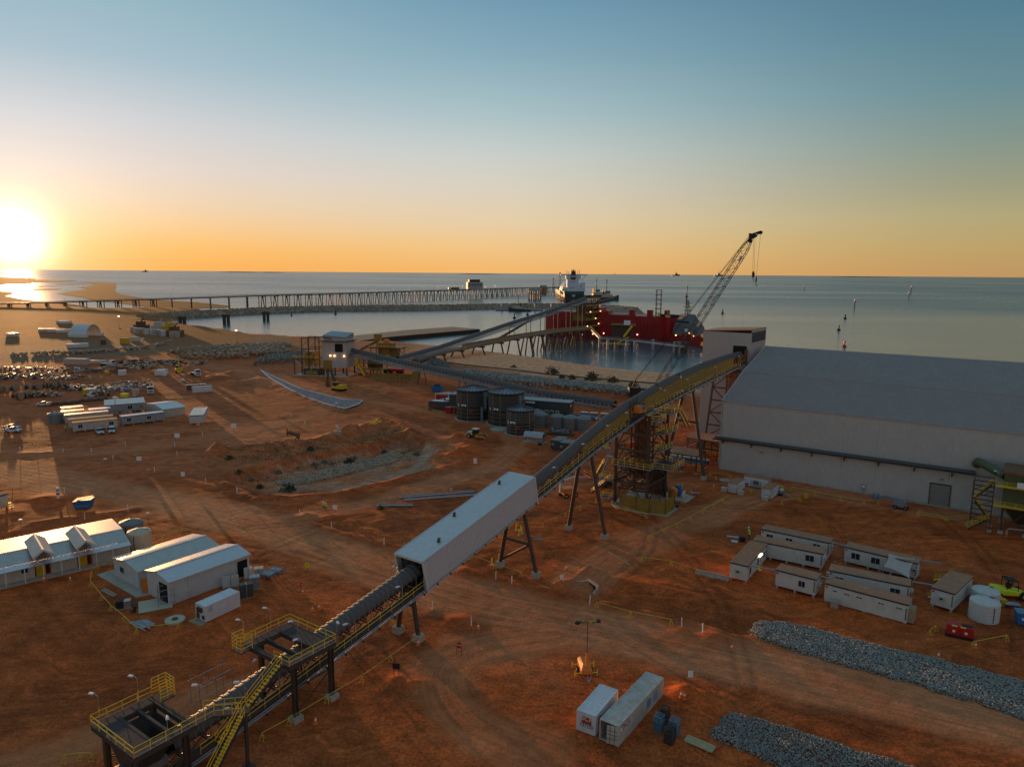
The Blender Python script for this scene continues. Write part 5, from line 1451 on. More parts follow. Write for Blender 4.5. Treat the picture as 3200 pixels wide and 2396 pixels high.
# -------- foreground containers, gas crates, light tower
c20=container('white container with closed end wall and an orange logo, left of the open one',q('D1',412,690,2.6),q('D1',762,272,2.6),2.44,2.6,'container white',doors=1,bars=True)
pa=MB();pa.span((-.075,.55,1.25),(-.06,1.75,2.15));pa.build('logo_panel','red print',c20)
letters('SCF',.8,'lettering','white print',c20,(-.085,1.12,1.9),(PI/2,0,-PI/2),sx=1.1)
letters('131132',.58,'lettering','black print',c20,(-.06,1.15,.98),(PI/2,0,-PI/2),sx=1.0)
pa=MB();pa.span((.7,-.03,1.1),(1.6,-.02,2.0));pa.build('logo_panel','red print',c20);letters('SCF',.5,'lettering','white print',c20,(1.15,-.04,1.6),(PI/2,0,0))
c40=container('long weathered beige container with one end door swung open',q('D1',775,848,2.62),q('D1',1482,78,2.62),2.44,2.62,'container beige',doors=0,open_door=True)
letters('OCL',.95,'lettering','red print',c40,(1.75,-.02,1.95),(PI/2,0,0),sx=1.3)
for k,x in enumerate((7.4,9.2)):
 for j in range(4):
  m=MB();m.span((x+j*.3,-.03,.9),(x+j*.3+.2,-.01,2.0));m.build('print_mark','blue print',c40)
m=MB();m.span((.5,-.03,1.7),(.85,-.01,2.1));m.build('print_mark','white print',c40)
def gas_crate(label,s,x,y,rz,material):
 p=q(s,x,y)
 t=thing('gas_cylinder_crate',label,'gas crate',(p.x,p.y,gz(p.x,p.y)),rz,'gas cylinder crates by the open container')
 m=MB()
 for a in(-.48,.48):
  for b_ in(-.48,.48):m.bar((a,b_,0),(a,b_,1.95),.07)
 for z in(.06,.5,1.3,1.92):
  for a in(-.48,.48):m.bar((a,-.48,z),(a,.48,z),.06);m.bar((-.48,a,z),(.48,a,z),.06)
 m.build('frame',material,t)
 for k in range(4):m=MB();m.bar((-.48+.32*k,-.5,1.97),(-.48+.32*k,.5,1.97),.09,.05);m.build('top_bar',material,t)
 cy=MB();cy.lathe([(.11,.1),(.115,1.3),(.09,1.42),(.035,1.5),(.035,1.62),(0,1.62)],8);cm=cy.mesh('gas_cylinder','steel blue' if material=='steel blue' else 'dark wall')
 for i in range(4):
  for j in range(4):part('gas_cylinder',cm,t,(-.36+.24*i,-.36+.24*j,0))
 m=MB();m.span((-.5,-.5,0),(.5,.5,.1));m.build('base',material,t)
gas_crate('blue framed gas cylinder crate at the left of the group beside the open container','D1',1398,930,R(52),'steel blue')
gas_crate('rusty grey gas cylinder crate behind the left blue one','D1',1478,800,R(50),'brown steel')
gas_crate('dark framed gas cylinder crate at the front of the group','D1',1565,1115,R(56),'dark steel')
gas_crate('blue framed gas cylinder crate at the right rear of the group','D1',1640,1000,R(52),'steel blue')
a,b_=q('D1',1785,1105),q('D1',2070,1228)
t=thing('timber_board','pale stacked boards lying on the dirt right of the gas crates','boards',(a.x,a.y,gz(a.x,a.y)),heading(a,b_))
for k in range(4):m=MB();m.span((0,.33*k,.08),(3.4,.33*k+.31,.2));m.build('board','board',t)
m=MB();m.span((.2,-.1,0),(.4,1.3,.08));m.span((2.8,-.1,0),(3,1.3,.08));m.build('bearer','timber',t)
p=q('B1',795,1000)
t=thing('light_tower','orange trailer light tower with its mast raised on the bare dirt in front','light tower',(p.x,p.y,gz(p.x,p.y)),R(95))
m=MB();m.loft([[(.2,-.75,.5),(3.0,-.75,.5),(3.0,.75,.5),(.2,.75,.5)],[(.2,-.75,1.0),(3.0,-.8,1.3),(3.0,.8,1.3),(.2,.75,1.0)],[(1.0,-.35,1.55),(2.6,-.5,1.75),(2.6,.5,1.75),(1.0,.35,1.55)]]);m.build('canopy','orange steel',t)
m=MB();m.bar((.2,0,.5),(-1.5,0,.4),.09);m.bar((.3,-.7,.5),(-1.5,0,.4),.08);m.bar((.3,.7,.5),(-1.5,0,.4),.08);m.build('drawbar','galvanised',t)
for y in(-.95,.95):
 m=MB();m.tube([(1.8,y-.12,.35),(1.8,y+.12,.35)],.35,12);w=m.build('wheel','rubber',t);m=MB();m.tube([(1.8,y-.13,.35),(1.8,y+.13,.35)],.15,8);m.build('rim','white paint',w)
for x in(.6,2.8):
 for y in(-1.5,1.5):
  m=MB();m.bar((x,y*.5,.5),(x,y,.5),.08);m.bar((x,y,.0),(x,y,.95),.09);m.build('outrigger','lime yellow',t)
m=MB();m.bar((.5,0,.6),(.5,0,3.4),.24);m.build('mast_base','orange steel',t)
m=MB();m.bar((.5,0,3.4),(.5,0,7.6),.13);m.build('mast','dark steel',t)
m=MB();m.bar((.5,-1.5,7.7),(.5,1.5,7.7),.08);m.build('lamp_bar','dark steel',t)
for k,y in enumerate((-1.45,-.6,.55,1.35)):
 m=MB();m.box((.5+.15*(-1)**k,y,7.8),(.5,.55,.3),.3*k);m.build('lamp','black' if k in(0,3)else 'guard yellow',t)
p=q('B1',835,305)
t=thing('culvert_headwall','pale concrete culvert headwall at the end of the dug pit','culvert',(p.x,p.y,-.9),R(-62))
m=MB();m.span((-1.6,0,0),(1.6,.3,1.5));m.bar((-1.6,0,.6),(-2.6,-1.6,.4),.25,1.1);m.bar((1.6,0,.6),(2.6,-1.6,.4),.25,1.1);m.build('wall','concrete',t)
m=MB();m.span((-.9,-.03,.15),(.9,0.02,1.1));m.build('opening','dark opening',t)
# -------- small site furniture
def cone_proto():
 b=MB();b.box((0,0,.03),(.42,.42,.06));b.lathe([(.17,.06),(.045,.78),(0,.78)],10);b.k=1;b.lathe([(.122,.36),(.084,.56)],10)
 return b.mesh('traffic_cone',['safety orange','white print'])
CONE=cone_proto()
CONES=[('D1',1757,290,'left cone of the pair on the lit dirt heap by the gas crates'),('D1',1805,295,'right cone of the pair on the lit dirt heap by the gas crates'),('L1',380,1143,'cone in front of the open bay of the long ribbed roof building'),('L1',607,1143,'cone in front of the wall between the two open bays'),('L3',765,578,'left cone of the trio behind the upper platform'),('L3',822,562,'right cone of the trio behind the upper platform'),('L3',680,428,'cone beside the small stop sign near the white sheds'),('B4',190,285,'cone on the road edge by the tip of the grey rubble'),('B4',1876,272,'cone standing under the yellow barrier near the red generator'),('B4',1620,342,'cone with a white pole right of the grey rubble strip'),('B5',1160,1010,'cone beside the roller drum'),('B1',642,190,'cone behind the barrier right of the tall trestle feet'),('B2',82,330,'cone left of the white container trio, upper'),('B2',68,385,'cone left of the white container trio, lower'),('L3',2195,730,'cone at the road edge near the white survey stake'),('L4',692,1272,'cone at the tip of the windrow near the two walkers'),('L4',1960,1060,'cone behind the grey steel lengths'),('L3',1672,870,'cone leaning at the footing of the near trestle'),('L3',790,1545,'cone lying near the footing of the upper platform')]
for s,x,y,lab in CONES:
 p=g(s,x,y);o=bpy.data.objects.new('traffic_cone',CONE);COL.objects.link(o);o.location=p;o.scale=(1.25,)*3;tag(o,lab,'cone','traffic cones')
ST=MB();ST.span((-.07,-.05,-.1),(.07,.05,1.45));STAKE=ST.mesh('survey_stake','white print')
STAKES={'white stake along the edge of the basin track':[('L1',1335,208),('L1',1775,305),('L1',2046,392),('L4',113,1082)],'white stake beside the haul road below the left camp':[('L1',107,345),('L1',557,392),('L1',1104,540),('L1',730,615)],'white stake along the far windrow in front of the left camp':[('R1',175,1138),('R1',320,1145),('R1',546,1143),('R1',790,1143),('R1',1084,1090),('R1',1511,1093),('R1',1530,1170),('R1',1750,1005),('R1',978,1208)],'white stake on the windrow beside the white gallery':[('L4',656,1272),('L4',928,1382),('L4',1380,1522)],'white stake at the road edge below the trestle feet':[('B1',117,262),('B1',236,294),('L3',1797,565),('L3',2134,702)],'white stake along the flagged trench on the right of the haul road':[('B1',815,443),('B1',1499,612),('B1',1655,655)],'white stake on the pale dirt of the middle haul track':[('L4',582,418),('L4',700,490),('L4',988,358),('L4',505,225)]}
for lab,ps in STAKES.items():
 for s,x,y in ps:
  p=g(s,x,y);o=bpy.data.objects.new('survey_stake',STAKE);COL.objects.link(o);o.location=p;o.rotation_euler=(random.uniform(-.06,.06),random.uniform(-.06,.06),random.random());tag(o,ORD[ps.index((s,x,y))]+' '+lab,'stake',lab[:40])
def sign(label,s,x,y,w,h,z,face,two=True,text=None,shape='box',rz=0.0,name='road_sign',cat='sign',tcol='white print',ts=.3):
 p=g(s,x,y)
 t=thing(name,label,cat,p,rz)
 m=MB()
 for a in((-w*.35,w*.35)if two else(0,)):m.bar((a,0,0),(a,0,z),.06)
 m.build('post','dark steel',t)
 m=MB()
 if shape=='disc':m.prism([(w/2*math.cos(k*PI/6),z+w/2*math.sin(k*PI/6))for k in range(12)],-.05,-.03,'y')
 elif shape=='oct':m.prism([(w/2*math.cos(PI/8+k*PI/4),z+w/2*math.sin(PI/8+k*PI/4))for k in range(8)],-.05,-.03,'y')
 else:m.span((-w/2,-.05,z-h/2),(w/2,-.03,z+h/2))
 b_=m.build('board',face,t)
 if text:letters(text,ts,'lettering',tcol,b_,(0,-.06,z),(PI/2,0,0))
 return t
sign('octagonal red stop sign standing alone on the dirt below the gallery','L3',2028,955,.95,0,1.5,'bright red',True,'STOP','oct',R(-12),ts=.34)
sign('small red stop sign on a stand near the white sheds','L3',665,420,.7,0,1.5,'bright red',False,'STOP','oct',.2,ts=.24)
sign('round yellow give way sign on a post beyond the white shed','L3',720,240,.95,0,1.3,'lime yellow',False,'^','disc',.1,tcol='black print',ts=.7)
sign('black notice board on posts near the small dirt heap','L3',1487,1130,.95,.8,1.3,'black',True,rz=-.1)
sign('white notice on a post by the dirt heap behind the gas crates','D1',1888,290,.6,.9,1.7,'white print',False)
sign('white notice board on posts at the fork left of the basin','L1',1203,138,1.3,1.2,1.6,'white print',True,rz=.1)
sign('white notice on the basin corner by the track','L1',1580,265,1.0,1.2,1.3,'white print',True)
sign('round grey plate sign back at the bottom corner of the basin','L4',393,1150,.8,0,2.2,'pipe grey',False,shape='disc')
sign('white barrier plate sign near the end of the red bunting line','L4',2167,830,1.0,1.5,1.0,'white print',False)
sign('white plate on the flagged rope beside the two walkers','L4',958,1235,1.0,1.0,1.0,'white print',False)
sign('white notice on a post left of the middle haul track','L4',86,548,1.4,1.3,1.8,'white print',False)
sign('round yellow sign on a post in the middle haul track','L4',197,262,1.2,0,2.2,'lime yellow',False,shape='disc')
sign('white notice on a post by the windrow below the grey hut','R1',2022,965,1.6,1.4,2.2,'white print',False)
sign('red and white notice on the windrow in front of the left camp','R1',1533,1045,1.6,1.4,1.8,'white print',True)
sign('white twin post marker on the haul road edge left of the basin','L1',910,130,.8,.5,1.3,'white print',True)
sign('small sign by the flagged trench corner','B1',607,318,.6,.8,.9,'white print',False)
def tape_fence(label,s,pts,flags=False,gap=None,rails=1,group='yellow trestle barriers'):
 """sawhorse trestles joined by yellow rails, or pegs with red bunting"""
 P_=[g(s,x,y)for x,y in pts]
 c=P_[0]
 t=thing('bunting_line' if flags else 'barrier',label,'bunting' if flags else 'barrier',c,0,'red bunting lines' if flags else group)
 L_=[p-c for p in P_]
 hgt=.55 if flags else .95
 up=Vector((0,0,1))
 for a,b_ in zip(L_,L_[1:]):
  for k in range(rails):
   m=MB();m.tube([a+up*(hgt-.5*k),b_+up*(hgt-.5*k)],.022 if flags else .05,4);m.build('rope' if flags else 'rail','bright red' if flags else 'fence yellow',t)
 if flags:
  m=MB()
  for a,b_ in zip(L_,L_[1:]):
   n=max(2,int((b_-a).length/1.0))
   for i in range(n):
    p=a.lerp(b_,(i+.5)/n)+up*hgt;d=(b_-a).normalized()*.16
    m.add([p-d,p+d,p-up*.36,p-d+Vector((.02,.02,0)),p+d+Vector((.02,.02,0)),p-up*.36+Vector((.02,.02,0))],[(0,1,2),(5,4,3),(0,3,4,1),(1,4,5,2),(2,5,3,0)])
  f=m.build('flags','safety orange',t);f['kind']='stuff'
  for p in L_:m=MB();m.tube([p,p+up*(hgt+.05)],.025,4);m.build('peg','dark steel',t)
 else:
  for p in L_:
   m=MB()
   for a in(-.3,.3):
    m.bar(p+Vector((a,-.28,0)),p+up*hgt,.05);m.bar(p+Vector((a,.28,0)),p+up*hgt,.05)
   m.bar(p+Vector((-.3,-.25,.15)),p+Vector((.3,-.25,.15)),.04)
   m.build('trestle','fence yellow',t)
 return t
tape_fence('long yellow barrier running down the right side of the platforms to the near trestle','L3',[(1665,850),(1440,1010),(1190,1190),(890,1365),(565,1560),(330,1690)])
tape_fence('yellow barrier from the near trestle footing towards the upper platform walkway','L3',[(1450,700),(1480,720),(1340,645)])
tape_fence('yellow barrier around the white sheds on the left','L1',[(960,1010),(845,1045),(790,1105),(785,1190),(880,1310),(960,1400),(1070,1490),(1180,1600),(1540,1555)])
tape_fence('yellow barrier behind the white shed roofs by the cream tank','L1',[(1120,880),(1400,800),(1570,715)])
tape_fence('yellow barrier around the braced trestle under the gallery','L5',[(600,1215),(460,1330),(335,1420),(200,1510),(405,1590),(630,1660)])
tape_fence('yellow barrier from the braced trestle to the unbraced trestle','L5',[(595,1225),(815,1235),(930,1180),(1015,1140),(1140,1085),(1280,1020)])
tape_fence('yellow barrier in front of the drive tower enclosure','C2',[(390,1030),(570,1070),(690,1095),(970,1190)],rails=2)
tape_fence('long yellow barrier curving across the bare yard right of the drive tower','C2',[(2035,970),(1900,1040),(1745,1130),(1580,1220),(1390,1320),(1215,1400),(990,1505)])
tape_fence('yellow barrier leading to the concrete barriers by the turned hut','B1',[(1200,130),(1420,160),(1635,230)])
tape_fence('yellow barrier behind the culvert pit','B1',[(545,300),(735,200)])
tape_fence('yellow barrier along the flagged trench','B1',[(865,470),(1120,540),(1420,600)])
tape_fence('yellow barrier in front of the big shed by its personnel door','B2',[(605,405),(765,435),(940,470),(1105,500),(1200,500)])
tape_fence('two railed yellow barrier near the roller door of the big shed','B2',[(1478,575),(1672,615),(1840,605)],rails=2)
tape_fence('short yellow barrier right of the white container trio','B2',[(535,500),(660,480)])
tape_fence('short yellow barrier left of the white container trio','B2',[(0,545),(65,530),(135,490)])
tape_fence('yellow barrier behind the left white container','B2',[(40,300),(185,320)])
tape_fence('short yellow barrier with a cone under it right of the red generator','B3',[(1855,935),(2090,890)])
tape_fence('single yellow trestle left of the red generator','B3',[(1560,850),(1600,822)])
tape_fence('short yellow barrier at the right of the drive motor slab','C2',[(1465,985),(1595,850)])
tape_fence('yellow barrier in front of the dark generators by the tanks','B5',[(500,655),(570,690),(650,715)])
tape_fence('long yellow barrier behind the excavator near the far tower','C5',[(560,720),(660,755),(760,770),(870,790),(990,815),(1060,840)])
tape_fence('short yellow barrier right of the white plate near the far tower','C5',[(895,765),(1025,770)])
tape_fence('yellow barrier crossing below the lower platform in the corner','L2',[(560,1470),(700,1450),(800,1455)])
tape_fence('red bunting along the right edge of the basin','L4',[(1285,1000),(1370,1012),(1460,985),(1600,940),(1780,905),(1900,875),(2040,830),(2120,815)],True)
tape_fence('red bunting beside the two walkers','L4',[(845,1250),(930,1245),(1015,1205)],True)
tape_fence('red bunting at the near side of the culvert pit','B1',[(605,345),(700,385),(815,425)],True)
tape_fence('red bunting where the yellow barrier ends in the right yard','B1',[(1062,80),(1130,105),(1195,115)],True)
tape_fence('red bunting in front of the short hut','B3',[(310,520),(420,555),(500,570),(600,590),(740,610),(830,620)],True)
tape_fence('red bunting on the barriers by the turned hut','B3',[(0,430),(60,442),(165,470),(300,510)],True)
tape_fence('red bunting right of the drive tower slab','C2',[(1310,1030),(1440,970),(1560,880)],True)
# -------- people
def make_person(label,p,rz,pose=0):
 t=thing('person',label,'person',p,rz)
 me=bpy.data.meshes.new('body');bm=bmesh.new()
 J={'pel':(0,0,.95),'ch':(0,.02,1.3),'nk':(0,.02,1.5),'hd':(0,.04,1.68),'lh':(.1,0,.9),'lk':(.12,.1+.1*pose,.5),'la':(.12,.12*pose,.08),'lt':(.13,.16+.12*pose,.04),'rh':(-.1,0,.9),'rk':(-.12,.04,.5),'ra':(-.12,-.25*pose,.09),'rt':(-.13,.14-.25*pose,.04),'ls':(.19,0,1.42),'le':(.26,-.05,1.16),'lw':(.26,.12,.93),'lf':(.25,.18,.84),'rs':(-.19,0,1.42),'re':(-.26,-.03,1.16),'rw':(-.25,.14,.95),'rf':(-.24,.19,.86)}
 E_=[('pel','ch'),('ch','nk'),('nk','hd'),('pel','lh'),('lh','lk'),('lk','la'),('la','lt'),('pel','rh'),('rh','rk'),('rk','ra'),('ra','rt'),('ch','ls'),('ls','le'),('le','lw'),('lw','lf'),('ch','rs'),('rs','re'),('re','rw'),('rw','rf')]
 rad={'pel':.15,'ch':.17,'nk':.07,'hd':.11,'lh':.1,'lk':.075,'la':.05,'lt':.04,'ls':.075,'le':.055,'lw':.04,'lf':.04}
 vs={k:bm.verts.new(v)for k,v in J.items()}
 for a,b_ in E_:bm.edges.new((vs[a],vs[b_]))
 bm.verts.index_update()
 bm.to_mesh(me);bm.free()
 o=bpy.data.objects.new('body',me);COL.objects.link(o)
 sk=o.modifiers.new('skin','SKIN');sk.use_smooth_shade=True
 for i,k in enumerate(J):
  r=rad.get(k)or rad.get('l'+k[1:]);d=me.skin_vertices[0].data[i];d.radius=(r,r*(.75 if k in('ch','pel')else 1));d.use_root=(k=='pel')
 o.modifiers.new('sub','SUBSURF').render_levels=1
 o.modifiers['sub'].levels=1
 dg=bpy.context.evaluated_depsgraph_get()
 em=bpy.data.meshes.new_from_object(o.evaluated_get(dg));em.name='body'
 bpy.data.objects.remove(o)
 for x in('navy cloth','hi vis','skin','black'):em.materials.append(MATS[x])
 for f in em.polygons:
  c=f.center;f.material_index=3 if c.z<.13 else 0 if c.z<1.02 and abs(c.x)<.2 else 2 if(c.z>1.5 or c.z<.95)else 1
 b_=bpy.data.objects.new('body',em);COL.objects.link(b_);b_.parent=t
 m=MB();m.lathe([(.15,1.70),(.14,1.78),(.08,1.86),(0,1.88)],12,(0,.04,0));m.lathe([(.0,1.705),(.2,1.70),(.2,1.69)],12,(0,.07,0));m.build('hard_hat','white print',t)
 m=MB();m.box((0,.15,1.66),(.04,.04,.05));m.build('nose','skin',t)
 m=MB();m.tube([(.12,.1+.1*pose,.42),(.12,.09+.1*pose,.46)],.085,8);m.tube([(-.12,-.02,.42),(-.12,0,.46)],.085,8);m.build('reflective_band','white print',t)
 return t
make_person('person in yellow shirt and white hard hat walking, the left of two on the road',g('L4',860,1217),R(190),1)
make_person('person in yellow shirt and white hard hat walking, the right of two',g('L4',880,1228),R(170),1)
make_person('person in yellow shirt standing at the left end of the back hut, in front',g('B3',312,185),R(120),0)
make_person('person in white hard hat standing behind another at the left end of the back hut',g('B3',308,160),R(40),0)
make_person('person in yellow shirt standing at the corner of the brown roofed left huts',g('R1',567,962),R(60),0)
p=q('B3',205,180);t=thing('steel_beam','short pale steel tube lying near the two people by the back hut','beam',(p.x,p.y,.1),R(-20));m=MB();m.tube([(-1.4,0,.15),(1.4,0,.15)],.25,8);m.build('tube','galvanised',t);m=MB();m.span((-1,-.3,-.1),(-.8,.3,.02));m.build('bearer','timber',t)
p=q('B3',262,205);t=thing('plastic_crate','black crate on the dirt near the two people by the back hut','crate',(p.x,p.y,gz(p.x,p.y)),.3);m=MB();m.box((0,0,.45),(1.0,.8,.9));m.build('body','black',t);m=MB();m.box((0,0,.93),(1.08,.88,.06));m.build('lid','black',t)
p=q('B3',210,208);t=thing('timber_pallet','white pallet lying flat near the two people by the back hut','pallet',(p.x,p.y,gz(p.x,p.y)+.02),R(-25))
for k in range(5):m=MB();m.span((-.6,-.6+k*.26,.1),(.6,-.45+k*.26,.14));m.build('slat','white paint',t)
m=MB();m.span((-.6,-.6,0),(-.5,.6,.1));m.span((.5,-.6,0),(.6,.6,.1));m.build('bearer','timber',t)
p=q('C2',1650,890);t=thing('work_table','pale folding table by the drive motor slab','table',(p.x,p.y,gz(p.x,p.y)),R(-15));m=MB();m.box((0,0,.9),(2.0,.8,.06));m.build('top','galvanised',t)
for x in(-.9,.9):
 for y in(-.3,.3):m=MB();m.bar((x,y,0),(x,y,.9),.05);m.build('leg','galvanised',t)
p=q('C2',1390,1045);t=thing('timber_plank','plank with a black drum on it lying right of the drive tower enclosure','plank',(p.x,p.y,gz(p.x,p.y)),R(-35));m=MB();m.span((-2.2,-.3,.05),(1.6,.3,.15));m.build('plank','timber',t);m=MB();m.tube([(.1,-.3,.45),(.1,.3,.45)],.3,10);m.build('drum','black',t)
for k,(x,y)in enumerate(((588,1265),(628,1275),(640,1295),(612,1310))):
 p=g('L5',x,y);t=thing('bollard',ORD[k]+' yellow bollard of the cluster under the gallery, counted from the left','bollard',p,0,'yellow bollards under the gallery');m=MB();m.tube([(0,0,0),(0,0,1.5)],.14,8);m.build('post','rail yellow',t);m=MB();m.box((0,0,.1),(.6,.6,.2));m.build('base','concrete',t)
for x,y,lab in((378,1565,'yellow bollard left of the braced trestle foot'),(440,1530,'yellow bollard behind the braced trestle foot')):
 p=g('L5',x,y);t=thing('bollard',lab,'bollard',p,0);m=MB();m.tube([(0,0,0),(0,0,1.5)],.14,8);m.build('post','rail yellow',t);m=MB();m.box((0,0,.1),(.7,.7,.2));m.build('base','concrete',t)
p=g('L5',778,1338);t=thing('steel_grate','pale steel grate lying on the dirt right of the braced trestle','grate',p+Vector((0,0,.08)),R(-10));m=MB()
for k in range(7):m.bar((-.9+.3*k,-.5,0),(-.9+.3*k,.5,0),.08)
m.bar((-1,-.5,0),(1,-.5,0),.1);m.bar((-1,.5,0),(1,.5,0),.1);m.build('grid','pipe grey',t)
# -------- short hands
def SP(t,name,mt,*ab):
 m=MB()
 for a,b in zip(ab[::2],ab[1::2]):m.span(a,b)
 return m.build(name,mt,t)
def TB(t,name,mt,r,pts,n=8):
 return MB().tube(pts,r,n).build(name,mt,t)
def BR(t,name,mt,w,a,b,h=None):
 return MB().bar(a,b,w,h).build(name,mt,t)
def AT(name,label,cat,s,x,y,rz=0.0,group=None):
 return thing(name,label,cat,g(s,x,y),rz,group)
 # -------- rubble
def stone_meshes(n,seed,mt):
 out=[]
 rnd=random.Random(seed)
 for i in range(n):
  bm=bmesh.new();bmesh.ops.create_icosphere(bm,subdivisions=1,radius=1)
  k=(rnd.uniform(.7,1.25),rnd.uniform(.6,1.0),rnd.uniform(.5,.85))
  for v in bm.verts:
   f=rnd.uniform(.72,1.15);v.co=Vector((v.co.x*k[0]*f,v.co.y*k[1]*f,v.co.z*k[2]*f))
  me=bpy.data.meshes.new('stone');bm.to_mesh(me);bm.free();me.materials.append(MATS[mt]);out.append(me)
 return out
def joined_stones(name,spots,meshes,mt,parent=None,label=None,kind='stuff'):
 """spots: (x, y, z, size) stones joined in one mesh"""
 base=[]
 for me in meshes:
  v=np.empty(len(me.vertices)*3);me.vertices.foreach_get('co',v);base.append((v.reshape(-1,3),np.array([p.vertices[:]for p in me.polygons])))
 V,Fc=[],[];o=0
 rng=np.random.default_rng(5)
 for i,(x,y,z,s)in enumerate(spots):
  v,f=base[i%len(base)]
  a,b=rng.uniform(0,2*PI),rng.uniform(-.6,.6)
  ca,sa,cb,sb=math.cos(a),math.sin(a),math.cos(b),math.sin(b)
  Rm=np.array([[ca,-sa,0],[sa,ca,0],[0,0,1]])@np.array([[1,0,0],[0,cb,-sb],[0,sb,cb]])
  V.append(v@Rm.T*s+(x,y,z));Fc.append(f+o);o+=len(v)
 V=np.concatenate(V);Fc=np.concatenate(Fc)
 me=bpy.data.meshes.new(name)
 me.vertices.add(len(V));me.vertices.foreach_set('co',V.ravel())
 me.loops.add(Fc.size);me.loops.foreach_set('vertex_index',Fc.ravel())
 me.polygons.add(len(Fc));me.polygons.foreach_set('loop_start',np.arange(0,Fc.size,3));me.update();me.validate()
 me.materials.append(MATS[mt])
 ob=bpy.data.objects.new(name,me);COL.objects.link(ob)
 if parent:ob.parent=parent
 return tag(ob,label,kind=kind)
def rubble(label,s,poly,size,hgt,mt='rock grey',step=None,singles=150,seed=1,zoff=0.0,peak=1.0,flat=False,zfun=None):
 P_=[tuple(g(s,x,y)[:2])if zfun is None else tuple(q(s,x,y,zfun)[:2])for x,y in poly]
 c=Vector((sum(p[0]for p in P_)/len(P_),sum(p[1]for p in P_)/len(P_),0))
 xs=[p[0]for p in P_];ys=[p[1]for p in P_]
 step=step or size*.8
 X,Y=np.meshgrid(np.arange(min(xs),max(xs),step),np.arange(min(ys),max(ys),step))
 rng=np.random.default_rng(seed)
 X=X+rng.uniform(-.5,.5,X.shape)*step;Y=Y+rng.uniform(-.5,.5,X.shape)*step
 sd=sdist(X,Y,P_)+vnoise(X,Y,size*5,seed)*size*3
 k=sd>0
 X,Y,sd=X[k],Y[k],sd[k]
 H_=np.minimum(sd*peak,hgt)+rng.uniform(-.25,.35,X.shape)*size
 S_=rng.uniform(.6,1.25,X.shape)**1.6*size*.62
 spots=[(x-c.x,y-c.y,(gz(x,y)if zfun is None else zfun)+h*.8+zoff,s_)for x,y,h,s_ in zip(X,Y,H_,S_)]
 t=thing('rubble_bank',label,'rubble bank',c)
 ms=stone_meshes(6,seed,mt)
 order=sorted(range(len(spots)),key=lambda i:(spots[i][0]+c.x)**2+(spots[i][1]+c.y)**2-60*spots[i][3]*40)
 one=set(order[:singles])
 joined_stones('stones',[spots[i]for i in range(len(spots))if i not in one],ms,mt,t)
 rnd=random.Random(seed)
 for i in one:
  x,y,z,s_=spots[i]
  part('stone',ms[i%6],t,(x,y,z),rot=(rnd.uniform(-.5,.5),rnd.uniform(-.5,.5),rnd.uniform(0,6)),scale=(s_*1.1,)*3)
 return t
rubble('long grey rubble bank running from the trench to the right edge below the huts','B4',[(300,175),(345,110),(400,90),(540,95),(850,165),(1200,265),(1600,350),(1900,430),(2230,520),(2500,600),(2500,860),(2212,770),(1800,640),(1400,520),(1000,410),(600,290),(380,215)],.26,.4,singles=300,seed=2)
rubble('short grey rubble bank in the bottom right corner below the haul road','B4',[(20,860),(100,800),(110,745),(210,715),(450,800),(800,900),(1150,1010),(1500,1120),(1500,1300),(700,1180),(500,1090),(250,975),(60,900)],.26,.35,singles=300,seed=3)
rubble('curved strip of grey rock along the floor of the basin','L4',[(440,985),(560,950),(900,870),(1250,790),(1480,715),(1590,645),(1650,620),(1705,665),(1640,720),(1450,820),(1100,910),(800,980),(640,1010),(470,1010)],.4,.3,'rock tan',singles=120,seed=4)
rubble('long grey rock revetment between the beach and the middle conveyor','B5',[(800,215),(930,225),(1200,255),(1500,280),(1800,320),(2230,360),(2700,420),(3300,500),(3300,560),(2700,500),(2230,450),(1900,420),(1500,385),(1200,330),(900,275)],1.1,2.0,singles=120,seed=5,step=1.15)
rubble('grey rock heap behind the middle conveyor below the loading bridge','B5',[(330,90),(360,40),(480,45),(620,90),(740,160),(810,215),(600,190),(440,140)],1.0,4.0,singles=40,seed=6,peak=.5)
rubble('pale rock slope in the distance left of the far clad tower','R2',[(-100,790),(100,780),(250,790),(300,850),(200,862),(0,862),(-130,850)],1.6,2.5,'rock tan',singles=40,seed=7,step=1.7)
rubble('grey rock slope directly left of the far clad tower','R2',[(0,900),(200,865),(440,840),(440,890),(300,920),(100,935),(0,945)],1.2,2.5,singles=40,seed=8,step=1.3)
rubble('long pale rock mound beside the paved apron in the left distance','R1',[(1480,300),(1540,270),(1800,250),(2212,225),(2500,215),(2500,300),(2212,325),(1900,350),(1650,350)],2.1,3.0,'rock tan',singles=60,seed=9,step=2.2)
rubble('rock edging around the curved apron in the left distance','R1',[(1480,165),(1400,205),(1200,240),(900,265),(600,280),(100,300),(100,312),(700,295),(1200,258),(1420,218),(1500,175)],1.6,1.2,'rock tan',singles=30,seed=10,step=1.9)
pts=[g('C5',x,y)for x,y in((-330,560),(-100,690),(140,795),(420,870),(640,925),(800,930),(862,940),(800,985),(655,1030),(420,960),(200,880),(0,790),(-200,680))]
c=sum(pts,Vector())/len(pts)
t=thing('gravel_apron','blue grey gravel apron edged with white liner below the excavator','gravel',(c.x,c.y,0))
m=MB();m.prism([(p.x-c.x,p.y-c.y)for p in pts],.15,.42);a_=m.build('gravel_bed','gravel blue',t)
m=MB()
for a,b in zip(pts,pts[1:]+pts[:1]):m.bar((a.x-c.x,a.y-c.y,.4),(b.x-c.x,b.y-c.y,.4),.55,.16)
m.build('liner_edge','liner white',t)
sx=[(p.x,p.y)for p in pts]
X,Y=np.meshgrid(np.arange(min(a for a,_ in sx),max(a for a,_ in sx),1.0),np.arange(min(b for _,b in sx),max(b for _,b in sx),1.0))
